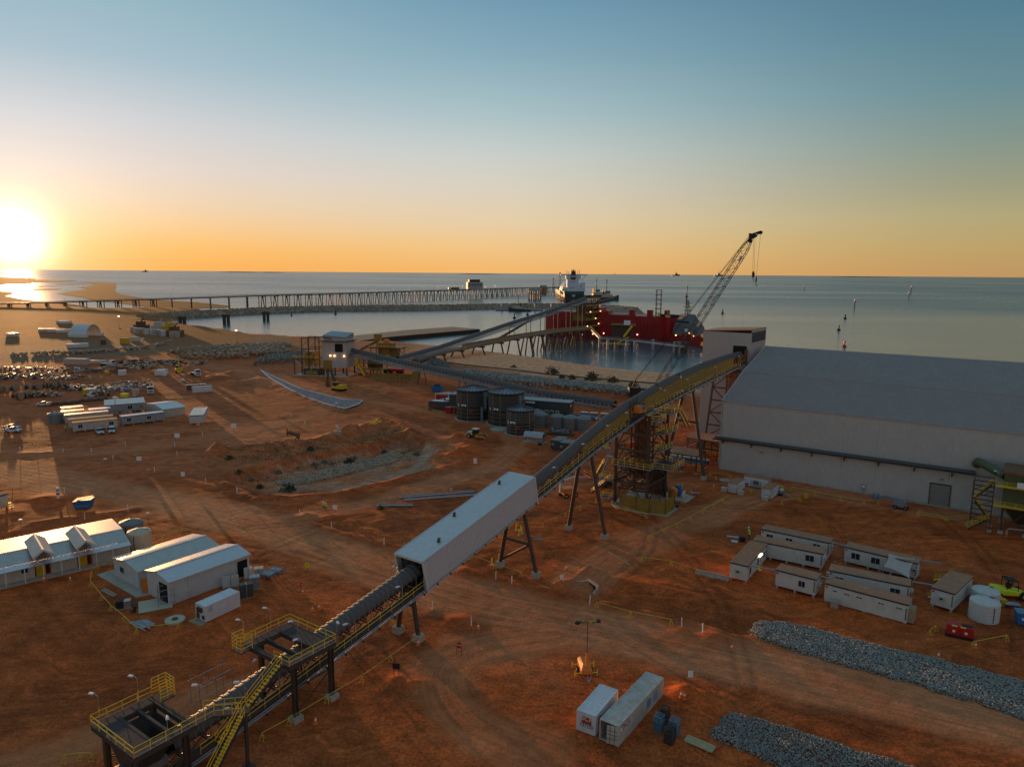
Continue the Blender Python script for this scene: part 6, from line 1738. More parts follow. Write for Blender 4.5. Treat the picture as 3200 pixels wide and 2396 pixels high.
k=sdist(X,Y,sx)>.8;rng_=np.random.default_rng(3)
joined_stones('gravel',[(x-c.x+rng_.uniform(-.5,.5),y-c.y+rng_.uniform(-.5,.5),.42,.22)for x,y in zip(X[k],Y[k])],stone_meshes(3,4,'gravel blue'),'gravel blue',t)
# -------- water treatment tanks
def panel_tank(label,s,xl,xr,yb,ztop_r,h,print_side=True,stair=True,group='dark banded tanks'):
 """xl, xr: left and right outline of the shell; yb: lowest point of the base rim"""
 a,b=q(s,xl,yb-90),q(s,xr,yb-90)
 r=(b-a).length/2
 f=q(s,(xl+xr)/2,yb);d=Vector((f.x,f.y,0)).normalized()
 c=f+d*r
 t=thing('bolted_tank',label,'tank',(c.x,c.y,0),math.atan2(-d.x,d.y),group)
 m=MB();m.lathe([(r+.9,-.2),(r+.9,.12),(0,.12)],40);m.build('base_ring','concrete',t)
 n=8
 zs=[.12+h*k/n for k in range(n+1)]
 for k in range(n):
  m=MB();m.lathe([(r,zs[k]+.02),(r,zs[k+1]-.02)],40);m.build('shell_course','tank brown',t,True)
 for k,z in enumerate([zs[1],zs[2],zs[3],zs[4],(zs[4]+zs[5])/2,zs[5],(zs[5]+zs[6])/2,zs[6],(zs[6]+zs[7])/2,zs[7]]):
  m=MB();m.lathe([(r+.01,z-.07),(r+.1,z-.07),(r+.1,z+.07),(r+.01,z+.07)],40);m.build('stiffener_ring','tank grey',t)
 m=MB();m.lathe([(r+.08,h+.1),(0,h+.1+r*.28)],40);m.build('roof','roof grey',t)
 rb=MB();rb.bar((r+.1,0,h+.16),(.5,0,h+r*.28+.1),.2,.12);rm=rb.mesh('roof_rib','dark steel')
 for k in range(24):part('roof_rib',rm,t,rz=2*PI*k/24)
 for a_ in(-1.9,-2.35,-.9):
  p=(math.cos(a_)*(r+.14),math.sin(a_)*(r+.14));TB(t,'riser_pipe','pipe grey',.09,[(*p,.2),(*p,h-.4)],5)
 if print_side:
  for a_,txt,sz in((-2.6,'~',1.2),(-2.1,'WATER',.8)):
   letters(txt,sz,'lettering','white print',t,(math.cos(a_)*(r+.14),math.sin(a_)*(r+.14),h*.5),(PI/2,0,a_+PI/2))if False else None
  for a_,w,z,hh,mt in((-2.15,2.0,h*.52,.7,'white print'),(-2.62,.8,h*.5,1.1,'white print'),(-1.72,1.3,h*.34,.9,'red print')):
   b_=MB()
   for j in range(3):b_.box(((j-1)*w/3,0,(j%2)*.08),(w/3-.12,.04,hh-.2*(j%2)))
   o=b_.build('print_mark',mt,t);o.location=(math.cos(a_)*(r+.06),math.sin(a_)*(r+.06),z);o.rotation_euler=(0,0,a_+PI/2)
 if stair:
  for i,z in enumerate((h*.36,h*.82)):
   a_=-.95+.25*i
   p=Vector((math.cos(a_)*(r+.7),math.sin(a_)*(r+.7),z));tdir=Vector((-math.sin(a_),math.cos(a_),0))
   m=MB();m.bar(p-tdir*1.1,p+tdir*1.1,1.2,.1);m.build('landing','tank grey',t)
   m=MB();m.rail([p-tdir*1.1+Vector((0,0,.05)),p+tdir*1.1+Vector((0,0,.05))],1.2,.7,.05);m.build('handrail','galvanised',t)
   m=MB();m.bar(p-tdir*.9+Vector((0,0,1.4)),p-tdir*.9-Vector((0,0,z if i==0 else h*.42)),.7,.7);m.build('ladder_cage','steel blue',t)
 return t
panel_tank('left one of the two large dark banded tanks','D2',205,945,862,0,11.0)
panel_tank('right one of the two large dark banded tanks, behind the smaller one','D2',925,1752,985,0,11.5)
panel_tank('smaller dark banded tank in front of the two large ones','D2',1352,1980,1195,0,8.2,stair=False)
p=q('D2',1175,1050);t=thing('round_slab','round pale concrete slab on the dirt left of the smaller banded tank','slab',(p.x,p.y,gz(p.x,p.y)));m=MB();m.cyl((0,0,0),3.1,.2,24);m.build('disc','concrete',t);m=MB();m.cyl((0,0,.2),.4,.08,10);m.build('cap','concrete',t)
def ribbed_tank(label,x,y,r=2.5,h=4.4):
 p=q('D8',x,y);t=thing('ribbed_tank',label,'tank',(p.x,p.y+r,0),0,'small grey lidded tanks')
 m=MB();m.lathe([(r,0),(r,h),(r*.8,h+.5),(0,h+.9)],24);m.build('shell','tank grey',t,True)
 for k in range(3):m=MB();m.lathe([(r+.01,h*(k+1)/4-.05),(r+.06,h*(k+1)/4),(r+.01,h*(k+1)/4+.05)],24);m.build('band','dark wall',t)
 rb=MB();rb.bar((r+.05,0,h+.02),(.3,0,h+.95),.3,.14);rb.bar((r+.05,0,h+.1),(r+.05,0,h*.35),.16);rm=rb.mesh('lid_rib','pipe grey')
 for k in range(9):part('lid_rib',rm,t,rz=2*PI*k/9)
for x,y,lab in((200,700,'small grey lidded tank touching the smaller banded tank'),(130,640,'small grey lidded tank half hidden behind the smaller banded tank'),(540,745,'small grey lidded tank second from the banded tanks'),(805,770,'small grey lidded tank in the middle of the row under the conveyor'),(1075,790,'small grey lidded tank partly hidden by the conveyor hood')):ribbed_tank(lab,x,y)
TB(AT('transfer_pipe','bent pale pipe between the small grey lidded tanks','pipe','D8',330,690),'pipe','pipe grey',.25,[(-1.6,0,.3),(-1.6,0,1.1),(1.2,1,2.2)])
a,b=q('D2',1750,640,3.2),q('D8',780,455,3.0)
t=thing('plant_room','long dark flat roofed plant room on posts behind the tanks','building',(a.x,a.y,0),heading(a,b))
L=(Vector(b[:2])-Vector(a[:2])).length
panels(t,'wall_panel','dark wall',(-30,0,3.1),(L+30,0,0),(0,0,4.6),14,.4,.04)
m=MB();m.rib((L,0,3.1),(0,5,0),(0,0,4.6),.4,.04);m.build('end_wall','dark wall',t)
panels(t,'roof_sheet','roof grey',(-30,-.1,7.75),(L+30.2,0,0),(0,5.2,.15),14,.5,.04)
SP(t,'floor_beam','pipe grey',(-30,-.05,2.8),(L+.1,5,3.08));SP(t,'rear_wall','dark wall',(-30,4.8,3.1),(L,4.95,7.7))
for x in np.linspace(-28,L-.5,12):
 for y in(.2,4.7):BR(t,'post','pipe grey',.22,(x,y,-.2),(x,y,2.85))
for k,(x,w)in enumerate(((L-13,1.0),(L-11.3,.9),(L-9.2,1.4),(L-7.3,1.4),(L-5.2,1.4))):
 a_=SP(t,'air_conditioner','cream wall',(x,-.55,3.3),(x+w,-.05,4.6));SP(a_,'grille','dark wall',(x+.15,-.6,3.5),(x+w-.15,-.56,4.3))
SP(t,'sign','white print',(.5,-.09,6.6),(4.2,-.06,7.3));SP(t,'sign','white print',(L+.05,.7,6.2),(L+.08,1.5,6.9))
hut('dark cabin with a small air conditioner, left one of the pair under the conveyor',q('D8',392,925,3.1),q('D8',575,950,3.1),6.0,wall='dark wall',roof='tank grey',trim='dark wall',ac=((.3,0,0,-1),),lift=.15,group='dark cabins under the conveyor',tagrow=False)
hut('dark cabin with a small air conditioner, right one of the pair under the conveyor',q('D8',580,975,3.1),q('D8',800,1000,3.1),5.0,wall='dark wall',roof='tank grey',trim='dark wall',ac=((.2,0,0,-1),),lift=.15,group='dark cabins under the conveyor',tagrow=False)
t=AT('filter_skid','tangle of grey pipes and pumps on the roof side of the dark cabins','filter skid','D8',600,830,R(-20))
rnd=random.Random(9)
for k in range(12):TB(t,'pipe','pipe grey',.16,[(rnd.uniform(-4,4),rnd.uniform(-1,1),.6),(rnd.uniform(-4,4),rnd.uniform(-1,1),rnd.uniform(.8,2.6))],6)
SP(t,'skid','dark steel',(-4.5,-1.5,.1),(4.5,1.5,.5))
for k in range(5):m=MB();m.lathe([(.45,.5),(.45,2.0),(0,2.3)],10,(-3.6+k*1.7,.2,0));m.build('filter_vessel','dark wall',t)
t=AT('pipe_gantry','pale bent duct and grey cabinets behind the row of small tanks','ductwork','D8',1050,560,R(-18))
TB(t,'duct','steel blue',.5,[(-6,1,3.0),(-2,0,2.2),(4,-1,2.0),(7,-2,1.2)],8)
for k,x in enumerate((-1.5,2,6,9)):SP(t,'cabinet','tank grey',(x,2.5,.2),(x+2.6,4.3,2.6));SP(t,'cabinet_top','galvanised',(x-.1,2.4,2.62),(x+2.7,4.4,2.8))
t=AT('arched_shelter','small grey arched roof shelter on posts in front of the smaller banded tank','shelter','B5',1735,1030,R(-24))
for k in range(6):
 m=MB();m.lathe([(1.62,-3.2+k*1.08),(1.62,-3.2+k*1.08+1.04)],12,a0=0,a1=PI)
 m.v=[(z,-x,y+1.6)for x,y,z in m.v];m.build('roof_sheet','galvanised',t)
for x in(-3.1,-1.0,1.1,3.2):
 for y in(-1.55,1.55):BR(t,'post','galvanised',.12,(x,y,0),(x,y,1.7))
m=MB();m.prism([(1.6*math.cos(PI*k/10),1.6+1.6*math.sin(PI*k/10))for k in range(11)]+[(-1.6,0),(1.6,0)],3.2,3.28,'x');m.build('end_wall','tank grey',t)
SP(t,'window','dark opening',(3.28,-1.1,1.8),(3.31,-.2,2.5),(3.28,.2,1.8),(3.31,1.1,2.5));SP(t,'slab','concrete',(-3.5,-1.9,-.1),(3.6,1.9,.08))
t=AT('soil_compactor','cream and yellow drum roller working beside the spoil heaps','roller','B5',1050,990,R(-28))
m=MB();m.loft([[(-2.6,-1,1.2),(-.6,-1,1.1),(-.6,1,1.1),(-2.6,1,1.2)],[(-2.5,-.9,2.1),(-.6,-.9,2.2),(-.6,.9,2.2),(-2.5,.9,2.1)]]);m.build('hood','cream tank',t)
SP(t,'cab','glass',(-.6,-.8,1.5),(1.0,.8,3.0));SP(t,'cab_roof','white paint',(-.8,-1,3.0),(1.2,1,3.2));SP(t,'drum_frame','machine yellow',(1.0,-1.35,.7),(4.0,-1.15,1.2),(1.0,1.15,.7),(4.0,1.35,1.2),(1.0,-1.2,.8),(1.4,1.2,1.3))
TB(t,'drum','rust',.85,[(2.6,-1.1,.85),(2.6,1.1,.85)],18)
for y in(-1.05,1.05):w=TB(t,'wheel','rubber',.8,[(-1.7,y-.3,.8),(-1.7,y+.3,.8)],14);TB(w,'rim','cream tank',.4,[(-1.7,y-.32,.8),(-1.7,y+.32,.8)],10)
def excavator(label,s,x,y,rz,boom='black',up=1.0,sc=1.0):
 t=AT('excavator',label,'excavator',s,x,y,rz);t.scale=(sc,)*3
 for yy in(-1.2,1.2):m=MB();m.prism([(-2,.1),(2,.1),(2.4,.5),(2,.95),(-2,.95),(-2.4,.5)],yy-.3,yy+.3,'y');m.build('track','rubber',t)
 m=MB();m.loft([[(-2.6,-1.4,1.1),(1.6,-1.4,1.1),(1.6,1.4,1.1),(-2.6,1.4,1.1)],[(-2.7,-1.4,2.0),(1.6,-1.4,1.9),(1.6,1.4,1.9),(-2.7,1.4,2.0)],[(-2.4,-1.2,2.4),(0,-1.2,2.2),(0,1.2,2.2),(-2.4,1.2,2.4)]]);m.build('body','machine yellow',t)
 SP(t,'base_stripe','lime yellow',(-2.75,-1.45,1.05),(1.65,1.45,1.35));SP(t,'cab','glass',(0,.3,1.9),(1.6,1.4,3.1));SP(t,'cab_roof','machine yellow',(-.1,.2,3.1),(1.7,1.5,3.25))
 BR(t,'boom',boom,.5,(1.4,0,1.9),(3.6,0,5.4*up),.7);BR(t,'boom',boom,.45,(3.6,0,5.4*up),(5.2,0,5.9*up),.6);BR(t,'arm',boom,.4,(5.0,0,6.2*up),(5.6,0,2.2*up),.5)
 m=MB();m.prism([(5.3,2.3*up),(6.1,1.9*up),(5.7,.9),(4.7,1.0)],-.6,.6,'y');m.build('bucket','dark steel',t);TB(t,'ram','galvanised',.12,[(1.8,0,2.2),(3.2,0,4.2*up)],6)
 return t
excavator('yellow excavator with a raised dark boom digging below the far clad tower','C5',590,815,R(150),'dark steel',1.25,1.25)
excavator('yellow excavator with a folded yellow boom in the left lay down yard','R1',1550,455,R(115),'machine yellow',1.1,1.2)
t=AT('scrap_heap','heap of bent yellow rails and pale timber on the crest above the basin','scrap heap','L4',1250,475)
rnd=random.Random(4)
for k in range(16):TB(t,'rail','lime yellow' if k%3 else 'rail yellow',.09,[(rnd.uniform(0,4),rnd.uniform(-1.5,1.5),.2),(rnd.uniform(0,4.5),rnd.uniform(-1.5,1.5),rnd.uniform(.3,1.4))],5)
for k in range(14):x=rnd.uniform(-4,1.5);y=rnd.uniform(-1.5,1.5);a=rnd.uniform(0,3);BR(t,'plank','timber',.25,(x,y,.1+.08*k),(x+2*math.cos(a),y+math.sin(a),.15+.08*k),.08)
t=AT('light_mast','slim light mast on a white plinth at the crest of the basin','light mast','L4',978,560)
SP(t,'plinth','concrete',(-1.2,-.7,-.2),(1.2,.7,1.0));SP(t,'cabinet','white paint',(-.4,-.3,1.9),(.4,.3,2.8));TB(t,'mast','galvanised',.09,[(0,0,1),(0,0,10)],6);SP(t,'lamp','white paint',(-.5,-.2,9.9),(.5,.2,10.2))
t=AT('trailer','red tipping trailer tilted up on the crest left of the basin','trailer','L4',610,640,R(10))
m=MB();m.bar((-1.8,0,2.6),(1.6,0,1.4),1.8,.9);m.build('tray','rust',t);BR(t,'drawbar','lime yellow',.25,(-3.4,0,.6),(1.2,0,.7));SP(t,'headboard','bright red',(-2.2,-.9,1.6),(-2.0,.9,4.0))
for y in(-1,1):w=TB(t,'wheel','rubber',.55,[(.9,y-.15,.55),(.9,y+.15,.55)],12);TB(w,'rim','white paint',.28,[(.9,y-.17,.55),(.9,y+.17,.55)],8)
for s,x,y,rz,lab in(('L4',1840,1095,16,'upper one of the long grey steel lengths lying beside the gallery'),('L4',1890,1120,15,'lower one of the long grey steel lengths lying beside the gallery'),('L4',1475,1190,2,'short broken grey length on the dirt left of the long ones')):
 t=AT('steel_length',lab,'steel',s,x,y,R(rz),'grey steel lengths');k=.45 if 'short' in lab else 1
 BR(t,'plate','galvanised',.9,(-9*k,0,.25),(9*k,0,.25),.12);BR(t,'flange','pipe grey',.12,(-9*k,.4,.38),(9*k,.4,.38),.2)
for k,(x,y,rz,lab)in enumerate(((640,660,-12,'left dark generator box beside the left banded tank'),(760,640,-12,'right dark generator box touching the left banded tank'))):
 t=AT('generator_box',lab,'generator','B5',x,y,R(rz),'dark generator boxes');SP(t,'body','dark wall',(-4,-1.6,.2),(4,1.6,3.4));SP(t,'roof','white paint',(-2.5,-1.3,3.4),(2.8,1.3,3.55));TB(t,'exhaust','black',.3,[(2.2,0,3.4),(2.2,0,5.2)]);SP(t,'stripe','bright red',(-3,-1.65,1.5),(-1,-1.61,2.0))
for x,y,lab in((748,700,'red bin in front of the dark generator boxes'),(835,685,'red bin at the foot of the left banded tank')):
 t=AT('red_bin',lab,'bin','B5',x,y,R(-12),'red bins');SP(t,'body','bright red',(-1.1,-1,.1),(1.1,1,2.2));SP(t,'lid','bright red',(-1.2,-1.1,2.2),(1.2,1.1,2.35))
container('white container behind the dark generator boxes by the left banded tank',q('B5',665,495,3.0),q('B5',832,478,3.0),6.0,3.0,roof='container beige')
t=AT('red_cabin','low red cabin roof behind the dark generator boxes','cabin','B5',660,575,R(-10));SP(t,'body','bright red',(-2,-1.2,0),(2.5,1.2,3.2));SP(t,'roof','brown roof',(-2.2,-1.4,3.2),(2.7,1.4,3.4))
t=AT('waste_skip','bright blue skip on the bare dirt below the middle conveyor','skip','B5',612,455,R(-8));m=MB();m.loft([[(-2,-1.2,.2),(2,-1.2,.2),(2,1.2,.2),(-2,1.2,.2)],[(-2.4,-1.5,2.6),(2.4,-1.5,2.6),(2.4,1.5,2.6),(-2.4,1.5,2.6)]]);m.build('body','blue',t);m=MB();m.box((0,0,2.9),(3.6,2.2,.7),0,top=.5);m.build('load','black',t)
t=AT('yellow_cabinet','yellow cabinet on a pale slab seen under the conveyor beside the tall trestle','cabinet','D8',1460,1110,R(20));SP(t,'slab','concrete',(-5,-1.4,-.1),(2.2,2,.15));SP(t,'body','machine yellow',(-.4,-.6,.15),(1.4,.8,2.6));SP(t,'door','rail yellow',(-.2,-.66,.3),(1.2,-.61,2.4))
t=AT('flood_light','thin light stand on the dirt left of the tall trestle','light stand','D8',170,1390);TB(t,'pole','galvanised',.07,[(0,0,0),(0,0,5)],5);SP(t,'lamp','black',(-.7,-.2,4.8),(.6,.2,5.6))
BR(AT('timber_pole','dark pole lying on the dirt in the middle of the right yard','pole','B1',1035,110),'log','timber',.14,(-1.6,3.2,.12),(1.5,-3,.12))
# -------- scrub
def bush(label,s,x,y,r,mt,group=None):
 p=g(s,x,y);t=thing('shrub',label,'shrub',p,random.uniform(0,6),group)
 rnd=random.Random(int(x*7+y));m=MB()
 for i in range(170):
  a,e=rnd.uniform(0,2*PI),rnd.uniform(-.1,1.5);rr=r*rnd.uniform(.45,1.05)*(1+.25*math.sin(3*a))
  c=Vector((rr*math.cos(a)*math.cos(e),rr*math.sin(a)*math.cos(e),.75*rr*math.sin(e)+.1));u=Vector((rnd.uniform(-1,1),rnd.uniform(-1,1),rnd.uniform(-.4,1))).normalized()*r*.2;w=u.cross(Vector((rnd.uniform(-1,1),rnd.uniform(-1,1),.3))).normalized()*r*.09
  m.add([c-u,c+w,c+u,c-w],[(0,1,2,3)])
 m.build('foliage',mt,t)['kind']='stuff'
 m=MB()
 for k in range(5):a=k*1.26;m.tube([(0,0,0),(r*.5*math.cos(a),r*.5*math.sin(a),r*.5)],.03*r+.02,4)
 m.build('stems','timber',t)
for x,y,r,mt,lab in((560,1060,2.1,'foliage','largest green shrub at the near end of the basin rock'),(310,1035,1.2,'foliage','small green shrub left of the largest one in the basin'),(45,785,1.3,'foliage','green shrub at the left corner of the basin bank'),(1080,745,1.8,'foliage','dark green shrub half way up the basin bank'),(745,710,1.3,'foliage','dark shrub on the upper bank left of centre'),(130,890,1.2,'foliage','dark shrub low on the left end of the bank'),(470,905,1.1,'pale scrub','pale dry shrub at the bank foot near the left end'),(235,945,1.1,'pale scrub','pale dry shrub nearest the left corner of the basin'),(780,840,1.2,'pale scrub','pale dry shrub in the middle of the bank foot'),(865,818,1.0,'pale scrub','pale dry shrub right of the middle of the bank foot'),(925,797,.8,'pale scrub','small pale dry shrub right of the others on the bank foot'),(1130,765,.9,'pale scrub','pale dry shrub just under the dark green one'),(1380,700,1.0,'foliage','low green shrub near the right end of the bank'),(1660,640,1.3,'pale scrub','pale bush on the tip of the basin rock strip'),(1540,632,.8,'pale scrub','small pale bush left of the rock strip tip'),(640,855,.6,'pale scrub','tiny pale bush on the bank foot'),(1350,1215,.9,'foliage','low shrub beside the short grey length')):bush(lab,'L4',x,y,r,mt)
for x,y,r,lab in((690,1345,4.5,'wide brown shrub in the middle of the beach'),(870,1362,3.4,'brown shrub right of the widest one on the beach'),(520,1338,2.6,'brown shrub left of the widest one on the beach'),(435,1330,2.2,'small brown shrub beside the power pole on the beach'),(345,1290,4.0,'tall scrub around the power pole on the beach'),(15,1238,1.8,'small brown shrub near the waterline of the beach'),(1040,1400,2.6,'brown shrub under the crane line on the beach')):bush(lab,'R3',x,y,r,'dry weed','shrubs on the beach')
rng_=np.random.default_rng(8);top_=[tuple(p[:2])for p in bank_top];bb_=[tuple(p[:2])for p in basin]
m=MB();poly_=[tuple(p[:2])for p in qs('L4',[(0,735),(330,705),(620,672),(900,620),(1150,560),(1360,480),(1580,600),(1350,690),(1050,760),(700,830),(400,910),(100,930)])]
X=rng_.uniform(min(a for a,_ in poly_),max(a for a,_ in poly_),2600);Y=rng_.uniform(min(b for _,b in poly_),max(b for _,b in poly_),2600)
k=inside(X,Y,poly_)&(fbm(X,Y,6,77)>.02)
for x,y in zip(X[k],Y[k]):
 z=gz(x,y)
 for _ in range(3):
  a=rng_.uniform(0,6.28);h_=rng_.uniform(.15,.5);dx,dy=math.cos(a),math.sin(a)
  m.add([(x-dy*.1,y+dx*.1,z),(x+dy*.1,y-dx*.1,z),(x+dx*h_*.7,y+dy*h_*.7,z+h_)],[(0,1,2)])
w_=m.build('weeds','dry weed');tag(w_,kind='stuff')
# -------- far shore, breakwater, jetty
mat('wharf top',(.36,.22,.13),.85,0,.25,.2)
mat('sand flat',(.25,.12,.04),.9,0,.3,.02,spec=.05)
mat('coastal scrub',(.17,.08,.025),.9,0,.4,.03,spec=.05)
mat('tower dim',(.42,.40,.40),.55,.05,.05,.4,dust=.15)
def land(name,s,pts,mt,z=-4.6):
 P_=[q(s,x,y,z)for x,y in pts]
 c=sum(P_,Vector())/len(P_)
 m=MB();m.add([(p.x,p.y,z)for p in P_]+[(c.x+(p.x-c.x)*1.006,c.y+(p.y-c.y)*1.006,-5.6)for p in P_],[tuple(range(len(P_)))]+[(i,(i+1)%len(P_),len(P_)+(i+1)%len(P_),len(P_)+i)for i in range(len(P_))])
 tag(m.build(name,mt),kind='structure')
land('sand_spit','R5',[(700,218),(830,224),(1000,235),(1008,260),(990,300),(1040,330),(1150,350),(1280,368),(1400,382),(1700,398),(1990,430),(1950,445),(1700,452),(1500,458),(1290,440),(1000,402),(860,390),(700,355),(500,325),(640,302),(765,285),(670,270),(800,255),(840,245),(720,224)],'sand flat',-4.5)
land('low_headland','R5',[(-900,185),(140,184),(300,194),(312,204),(660,211),(520,220),(280,224),(270,236),(120,240),(-900,262)],'coastal scrub',-3.8)
for a in([(280,285),(530,280),(500,290),(290,295)],[(300,262),(520,255),(340,268)],[(480,246),(735,242),(520,250)],[(-900,300),(0,305),(130,313),(110,332),(40,345),(300,385),(440,403),(200,412),(-900,420)]):land('mud_flat','R5',a,'coastal scrub' if len(a)>5 else 'sand flat')
toe=smooth_line([q('P',x,y,-5)for x,y in((470,1004),(570,997),(800,982),(1017,974),(1343,970),(1540,966),(1700,964),(1850,968),(1960,977))],5)
c=toe[len(toe)//2]
bw=thing('breakwater','long low rock breakwater enclosing the harbour basin below the jetty','breakwater',(c.x,c.y,0))
secs,spots,rng_=[],[],np.random.default_rng(2)
for i,p in enumerate(toe):
 d=(toe[min(i+1,len(toe)-1)]-toe[max(i-1,0)]).normalized();n=Vector((-d.y,d.x,0));secs.append([tuple(p-c+n*o+Vector((0,0,z)))for o,z in((0,-6),(11,2.2),(19,2.6),(32,-6))])
 if i:
  L=(p-toe[i-1]).length
  for k in range(int(L*13/5.5)):
   f,u=rng_.random(),rng_.random();w=toe[i-1].lerp(p,f)-c+n*(u*19);spots.append((w.x,w.y,-5.4+8*min(u*1.7,1),rng_.uniform(1.0,2.0)))
MB().loft(secs).build('core','rock tan',bw)
joined_stones('armour_stones',spots,stone_meshes(5,12,'rock tan'),'rock tan',bw)
t=thing('rock_mound','rounded rock end of the far breakwater showing behind the red ship','rock mound',q('P',1925,985,-5))
spots=[]
for k in range(900):a,r_=rng_.uniform(0,6.28),46*math.sqrt(rng_.random());spots.append((r_*math.cos(a),r_*.6*math.sin(a)+10,10.5*min(1,(46-r_)/26)**.8-.5,rng_.uniform(1.2,2.1)))
joined_stones('armour_stones',spots,stone_meshes(5,15,'rock tan'),'rock tan',t)
MB().lathe([(46,-1),(20,8.5),(0,9.2)],20).build('core','rock tan',t).scale=(1,.6,1)
wp=[q('P',x,y,-1.5)for x,y in((1040,1058),(1082,1051),(1270,1031),(1415,1021),(1500,1028),(1393,1037),(1209,1053),(1115,1066))]
m=MB();m.prism([(p.x,p.y)for p in wp][::-1],-6,-1.5);tag(m.build('wharf','wharf top'),kind='structure')
t=thing('sheet_pile_wall','brown ribbed sheet pile wall along the near side of the wharf tongue','wall',(wp[4].x,wp[4].y,0))
for a,b in((wp[4],wp[5]),(wp[5],wp[6]),(wp[6],wp[7])):
 m=MB();o=a-wp[4];m.rib((o.x,o.y-.3,-6),((b-a).x,(b-a).y,0),(0,0,4.4),1.8,-.6);m.build('pile_panel','pile brown',t)
JZ=(1.5,5,10,14,14,14,14,14)
jl=[q('P',x,y,z)for(x,y),z in zip(((-60,953),(231,944),(506,936),(800,925.5),(1107,917),(1379,908.5),(1600,901.5),(1755,899)),JZ)]
J0=jl[3]
t=thing('jetty','very long trestle jetty on brown piles reaching out to the ship','jetty',(J0.x,J0.y,0))
acc=0
bent=MB()
for x in(-7,9):bent.tube([(0,x,-22),(0,x,-1)],.75,6)
bent.tube([(0,-4.5,-22),(0,-1,-1)],.85,6);bent.tube([(0,4.5,-22),(0,1,-1)],.85,6);bent.bar((0,-9,-.6),(0,11,-.6),1.4,1.2)
BM=[bent.mesh('pile_bent',x)for x in('pile brown','pile orange')]
LM=MB();LM.tube([(0,0,0),(0,0,9),(1.5,0,9.4)],.12,4);LM=LM.mesh('lamp_post','galvanised')
k=0
for a,b,za,zb2 in zip(jl,jl[1:],JZ,JZ[1:]):
 w,v=a-J0,b-J0;h=heading(w,v);L=(v-w).length
 m=MB();m.bar((w.x,w.y,za+.3),(v.x,v.y,zb2+.3),8,1.6);m.build('deck','deck brown',t)
 m=MB()
 nv=Vector((-math.sin(h),math.cos(h),0))
 for o,z in((-4,15.4),(-4,16.2),(3.5,15.6),(3.5,16.4)):m.bar((w.x+nv.x*o,w.y+nv.y*o,z+za-14),(v.x+nv.x*o,v.y+nv.y*o,z+zb2-14),.25)
 m.build('handrail','pipe grey',t)
 n=max(1,round(L/25))
 for i in range(n):
  p=w.lerp(v,(i+.5)/n);k+=1
  part('pile_bent',BM[1 if k%9 in(4,5)or k>58 else 0],t,(p.x,p.y,za+(zb2-za)*(i+.5)/n+.3),h)
  if k%2:part('lamp_post',LM,t,(p.x,p.y,za+.8),h)
def blocks(name,label,cat,s,x,y,z,rz,*bl,group=None):
 p=q(s,x,y,z);t=thing(name,label,cat,(p.x,p.y,z),R(rz),group)
 for nm,mt,a,b in bl:
  m=MB();m.span(a,b);m.build(nm,mt,t)
 return t
t=blocks('jetty_building','grey plant building standing on the middle of the jetty','building','R2',1888,290,14.5,20,('body','tower dim',(-18,-7,0),(18,7,17)),('roof_plant','dark steel',(-14,-5,17),(12,5,23)),('annex','brown steel',(-62,-5,0),(-38,4,5)),('balcony','pipe grey',(-20,-8,8),(20,-7,9)))
for k in range(5):SP(t,'window','dark opening',(-15+k*6.5,-7.15,10),(-11+k*6.5,-7.05,13)),SP(t,'vent','black',(-12+k*5,-5.2,18),(-9+k*5,-5.05,22))
for x,y,lab,hh in((412,545,'tall brown loading tower on the jetty beside the moored ship',38),(355,545,'lower brown loading mast on the jetty head',22)):
 p=q('R3',x,y,14.5);t=thing('loading_tower',lab,'tower',(p.x,p.y,14.5))
 for dx in(-3,3):
  for dy in(-3,3):BR(t,'column','brown steel',1.1,(dx,dy,0),(dx*.35,dy*.35,hh))
 for z in range(6,hh,7):f=1-.65*z/hh;SP(t,'level','brown steel',(-3.4*f,-3.4*f,z),(3.4*f,3.4*f,z+.8))
 SP(t,'head','dark steel',(-2,-2,hh),(2,2,hh+3))
for x,y,lab,w in((198,655,'grey concrete dolphin standing in the water before the jetty head',13),(268,605,'brown mooring dolphin under the jetty head',9)):
 p=q('R3',x,y,-5);t=thing('mooring_dolphin',lab,'dolphin',(p.x,p.y,-5))
 for k in range(6):TB(t,'pile','tower dim' if w>10 else 'pile orange',2.4,[(-w+k*w/2.6,(k%2)*8-4,-2),(-w+k*w/2.6,(k%2)*8-4,20)],10)
 SP(t,'cap','tower dim',(-w-2,-7,20),(w+1,7,25))
t=thing('mooring_walkway','thin mooring walkway running from the jetty head to the grey dolphin','walkway',(*q('R3',250,590,5)[:2],5));a=q('R3',420,588,6);o=Vector(t.location);BR(t,'deck','pipe grey',1.6,(0,0,0),(a.x-o.x,a.y-o.y,1),1.2);BR(t,'rail','pipe grey',.3,(0,0,2.2),(a.x-o.x,a.y-o.y,3.2))
D=1450;c=qd('R3',535,620,D)
t=thing('moored_ship','large ship seen from astern with white deckhouse and striped dark funnel','ship',(c.x,D,-5))
W=24
hull=lambda k,y,zb_:[(-W*k,y,22),(-W*k,y,10),(-W*k*.9,y,2),(-W*k*.5,y,zb_),(W*k*.5,y,zb_),(W*k*.9,y,2),(W*k,y,10),(W*k,y,22)]
MB().loft([hull(.82,0,1),hull(.97,25,-2),hull(1,60,-3),hull(1,230,-3),hull(.5,275,-3)]).build('hull','ship hull',t)
SP(t,'green_band','ship green',(-20.3,-.6,17),(20.3,-.2,22.2))
MB().loft([[(-W,12,22),(W,12,22),(W,30,22),(-W,30,22)],[(-W*.95,12,30),(W*.95,12,30),(W*.95,30,30),(-W*.95,30,30)]]).build('deckhouse_base','ship white',t)
